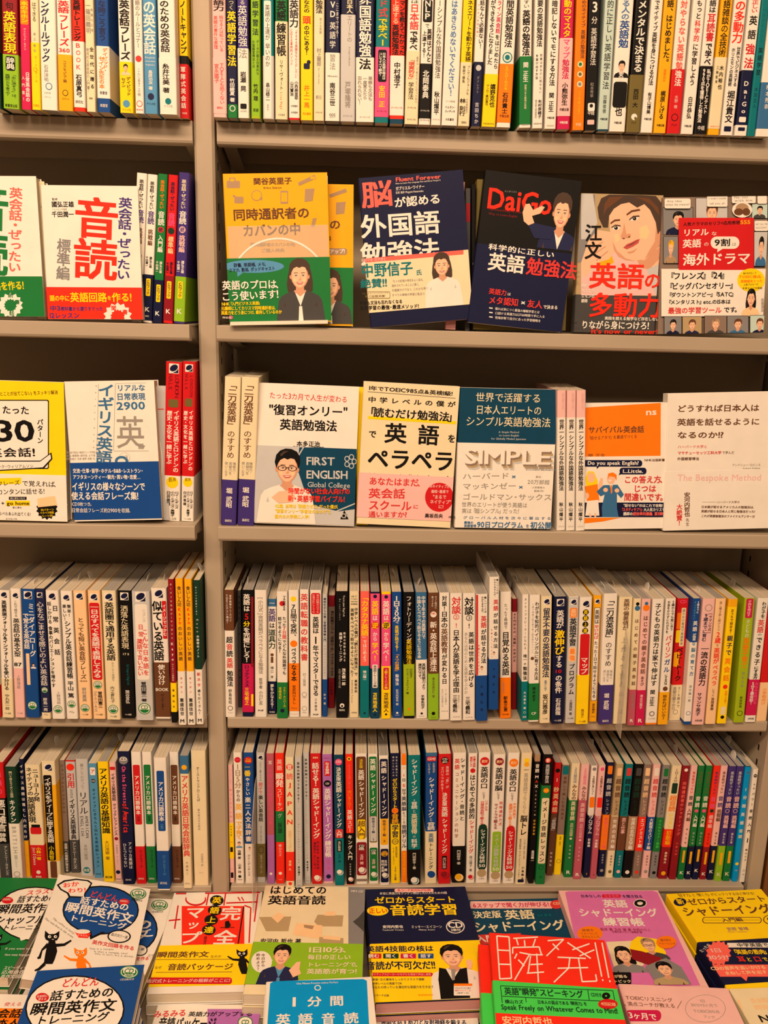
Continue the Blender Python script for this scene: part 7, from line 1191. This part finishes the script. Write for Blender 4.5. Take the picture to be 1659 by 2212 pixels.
flat(cC, (110, 1182), (952, 1200), .700, .1275, .188, .0145, 'wht', [('h', 162, 1232, 860, 1242, 50, '英語を話す筋力と反射神経を鍛える', 'nvy*')],
    'white cover with navy line of print at the bottom edge', n=2, cop='white book at the bottom edge')
flat(cD, (22, 158), (800, 156), .7265, .148, .207, .0165, 'lpk', [
    ('p', 'pvi', [(75, 172), (100, 164), (760, 160), (795, 172), (1130, 900), (235, 930)]), ('h', 195, 202, 355, 202, 26, '台本なしの', 'dnv*'), ('r', 'red', 362, 188, 510, 215, 10), ('h', 378, 202, 498, 202, 24, 'なま音声', 'pnk*'), ('h', 520, 204, 680, 206, 26, 'を聞き取る', 'dnv*'), ('h', 368, 260, 560, 262, 64, '英語', 'wht*'), ('h', 178, 330, 800, 332, 70, 'シャドーイング', 'wht*'), ('h', 368, 402, 690, 405, 70, '練習帳', 'wht*'), ('e', 'wht', 660, 258, 52, 34), ('e', 'blk', 660, 258, 46, 29), ('e', 'wht', 660, 258, 22, 14), ('h', 615, 245, 705, 245, 16, '実戦CD', 'blk'),
    ('h', 350, 462, 745, 468, 24, '監修 著 玉井 健 著 中西のりこ', 'drd'), ('h', 440, 482, 675, 485, 18, '多聴多読マガジン編集部 編', 'drd'),
    ('e', 'org', 268, 495, 100, 58), ('h', 205, 470, 300, 468, 20, '発音を', 'brn'), ('h', 195, 495, 330, 495, 20, 'イメージして', 'brn'), ('h', 205, 520, 345, 520, 20, 'きちんとした', 'brn'),
    ('p', 'crm', [(395, 560), (640, 550), (690, 740), (590, 790), (460, 770)]), ('P', 410, 590, 680, 800, dict(hair='blk', cloth='gry', long=True)),
    ('p', 'yel', [(590, 560), (640, 520), (790, 540), (860, 640), (870, 740), (780, 770), (600, 690), (575, 620)]), ('P', 620, 530, 860, 700, dict(hair='scr', cloth='dgy', glasses=True)), ('p', 'drd', [(580, 620), (680, 640), (830, 690), (780, 765), (600, 700)]),
    ('p', 'gry', [(700, 755), (860, 690), (980, 760), (1060, 895), (790, 895)]), ('P', 730, 715, 1000, 900, dict(hair='blk', cloth='tan')), ('e', 'org', 865, 570, 78, 50), ('h', 818, 555, 900, 552, 20, '聞き取る', 'brn'), ('h', 805, 578, 935, 582, 20, 'トレーニング', 'brn'), ('r', 'blk', 420, 805, 590, 900, 12), ('h', 455, 838, 560, 838, 26, 'が語る', 'crm*'), ('h', 450, 876, 590, 876, 26, 'トピック', 'crm*')],
    'orchid pink cover with white title and three tilted portraits', n=3, page='pgp', cop='orchid pink book')
flat(cD, (850, 186), (1620, 146), .735, .146, .207, .0165, 'yel', [
    ('h', 945, 198, 1550, 180, 26, '「話す力」と「聞く力」がビックリするほど伸びる!', 'brn'), ('e', 'nvy', 972, 248, 50, 32), ('h', 945, 246, 1002, 244, 48, '新', 'yel*'), ('h', 1028, 250, 1640, 220, 56, 'ゼロからスタート', 'brn*'), ('h', 990, 325, 1680, 298, 80, 'シャドーイング', 'brn*'), ('r', 'brn', 1145, 366, 1610, 414, 22), ('r', 'yel', 1151, 371, 1604, 409, 20), ('h', 1295, 390, 1460, 384, 34, '入門編', 'brn*'), ('e', 'brn', 1690, 385, 70, 40), ('e', 'yel', 1690, 385, 62, 34), ('h', 1650, 385, 1740, 383, 40, 'CD', 'brn*'), ('h', 1335, 460, 1505, 456, 28, '宮野 智靖', 'scr*'), ('h', 1345, 482, 1495, 479, 14, 'Miyano Tomoyasu', 'scr'),
    ('B', 560, 905, 'nvy'), ('r', 'wht', 1340, 570, 1800, 606), ('h', 1415, 588, 1660, 586, 34, '中学英語で', 'blk*'), ('s', 'slm', 1272, 650, 102), ('h', 1212, 630, 1300, 628, 38, '1日', 'lpk*'), ('h', 1200, 685, 1350, 682, 40, '10分!', 'lpk*'), ('h', 1130, 640, 1200, 580, 26, 'たったの', 'wht'), ('h', 1380, 642, 1660, 640, 42, '「英語の筋肉」', 'yel*'), ('h', 1420, 698, 1480, 696, 48, '耳', 'vrd*'), ('h', 1490, 700, 1530, 700, 36, 'と', 'yel*'), ('h', 1545, 698, 1605, 696, 48, '口', 'vrd*'), ('h', 1615, 700, 1655, 698, 36, 'で', 'yel*'),
    ('r', 'slm', 1195, 740, 1760, 835, 30), ('p', 'slm', [(1440, 830), (1490, 870), (1500, 830)]), ('h', 1210, 772, 1640, 760, 34, 'CDの音声を追いかける', 'pch*'), ('h', 1320, 808, 1650, 798, 32, 'まねして声を出す', 'pch*')],
    'yellow cover with dark title and navy band at the table end', n=3, cop='yellow and navy book')
flat(cD, (490, 886), (1342, 922), .745, .1345, .190, .0145, 'lpk', [
    ('h', 545, 995, 915, 1015, 34, 'TOEICリスニング', 'brn'), ('h', 560, 1042, 935, 1060, 36, '満点コーチが教える', 'brn'), ('l', 'brn', 525, 1030, 550, 1060, 4), ('l', 'brn', 985, 1020, 950, 1080, 4), ('e', 'gtx', 1170, 1080, 158, 108), ('e', 'lpk', 1170, 1080, 154, 105), ('h', 1128, 1020, 1170, 1022, 24, '1日', 'gtx'), ('h', 1055, 1052, 1265, 1058, 28, '30分×3ヶ月で', 'gtx'), ('h', 1075, 1100, 1282, 1106, 28, 'TOEIC100点', 'gtx'), ('h', 1155, 1145, 1245, 1150, 26, 'アップ!', 'gtx'),
    ('r', 'mag', 540, 1092, 825, 1180, 38), ('h', 570, 1132, 790, 1148, 56, '3ヶ月で', 'wht*')],
    'pale pink cover with thin circle and crimson label in the front row', n=4, cop='pale pink book in the front row')
flat(cD, (1346, 926), (2150, 900), .742, .130, .188, .0145, 'crm', [('h', 1520, 1020, 1700, 1010, 44, '英会話は', 'pch*'), ('h', 1550, 1072, 1720, 1064, 44, '瞬発力', 'pch*'), ('h', 1590, 1160, 1900, 1150, 70, 'NOBU', 'blk*'), ('l', 'pch', 1425, 1010, 1490, 1200, 16)],
    'cream cover with peach print at the lower right corner', n=4, cop='cream book at the lower right corner')

# ------------------------------------------------------------------ clear index plates standing between books
def plate(px, py, Z, prof, label, txt):
    x = float(atY(px, py, 0)[0]); e = empty('index_plate', Matrix.Translation((x, 0, Z)), label, 'plate', 'clear index plates')
    mb = MB(); mb.prism(prof, -.0004, .0004, mat((226, 220, 208), .25, 'film', alpha=.42)); mb.build('plate_sheet', e)
    mb = MB()
    m = mat('gtx'); s = -1
    for i, ch in enumerate(txt):
        v, f = glyph(ch, False); q = (v - np.array((.5, .38))) * .012
        mb.add([(s * .00055, -.016 + a, .115 - i * .0125 + b) for a, b in q.tolist()], f, m)
    mb.build('plate_lettering', e)
_zb = float(atY(542, 1992, -.045)[2]) - Z5
plate(1325.0, 1563, Z4, [(.10, .0006), (-.0034, .0006), (-.0034, -.004), (-.034, -.011), (-.036, .125), (-.020, .140), (-.002, .168), (.10, .168)], 'clear index plate sticking out between books on the fourth shelf', '親子・育児')
plate(553.5, 1908, Z5, [(.10, .0006), (-.003, .0006), (-.005, -.012), (-.045, _zb), (-.046, .120), (-.030, .140), (-.002, .168), (.10, .168)], 'clear index plate hanging down in front of the fifth shelf', '音読・発話')
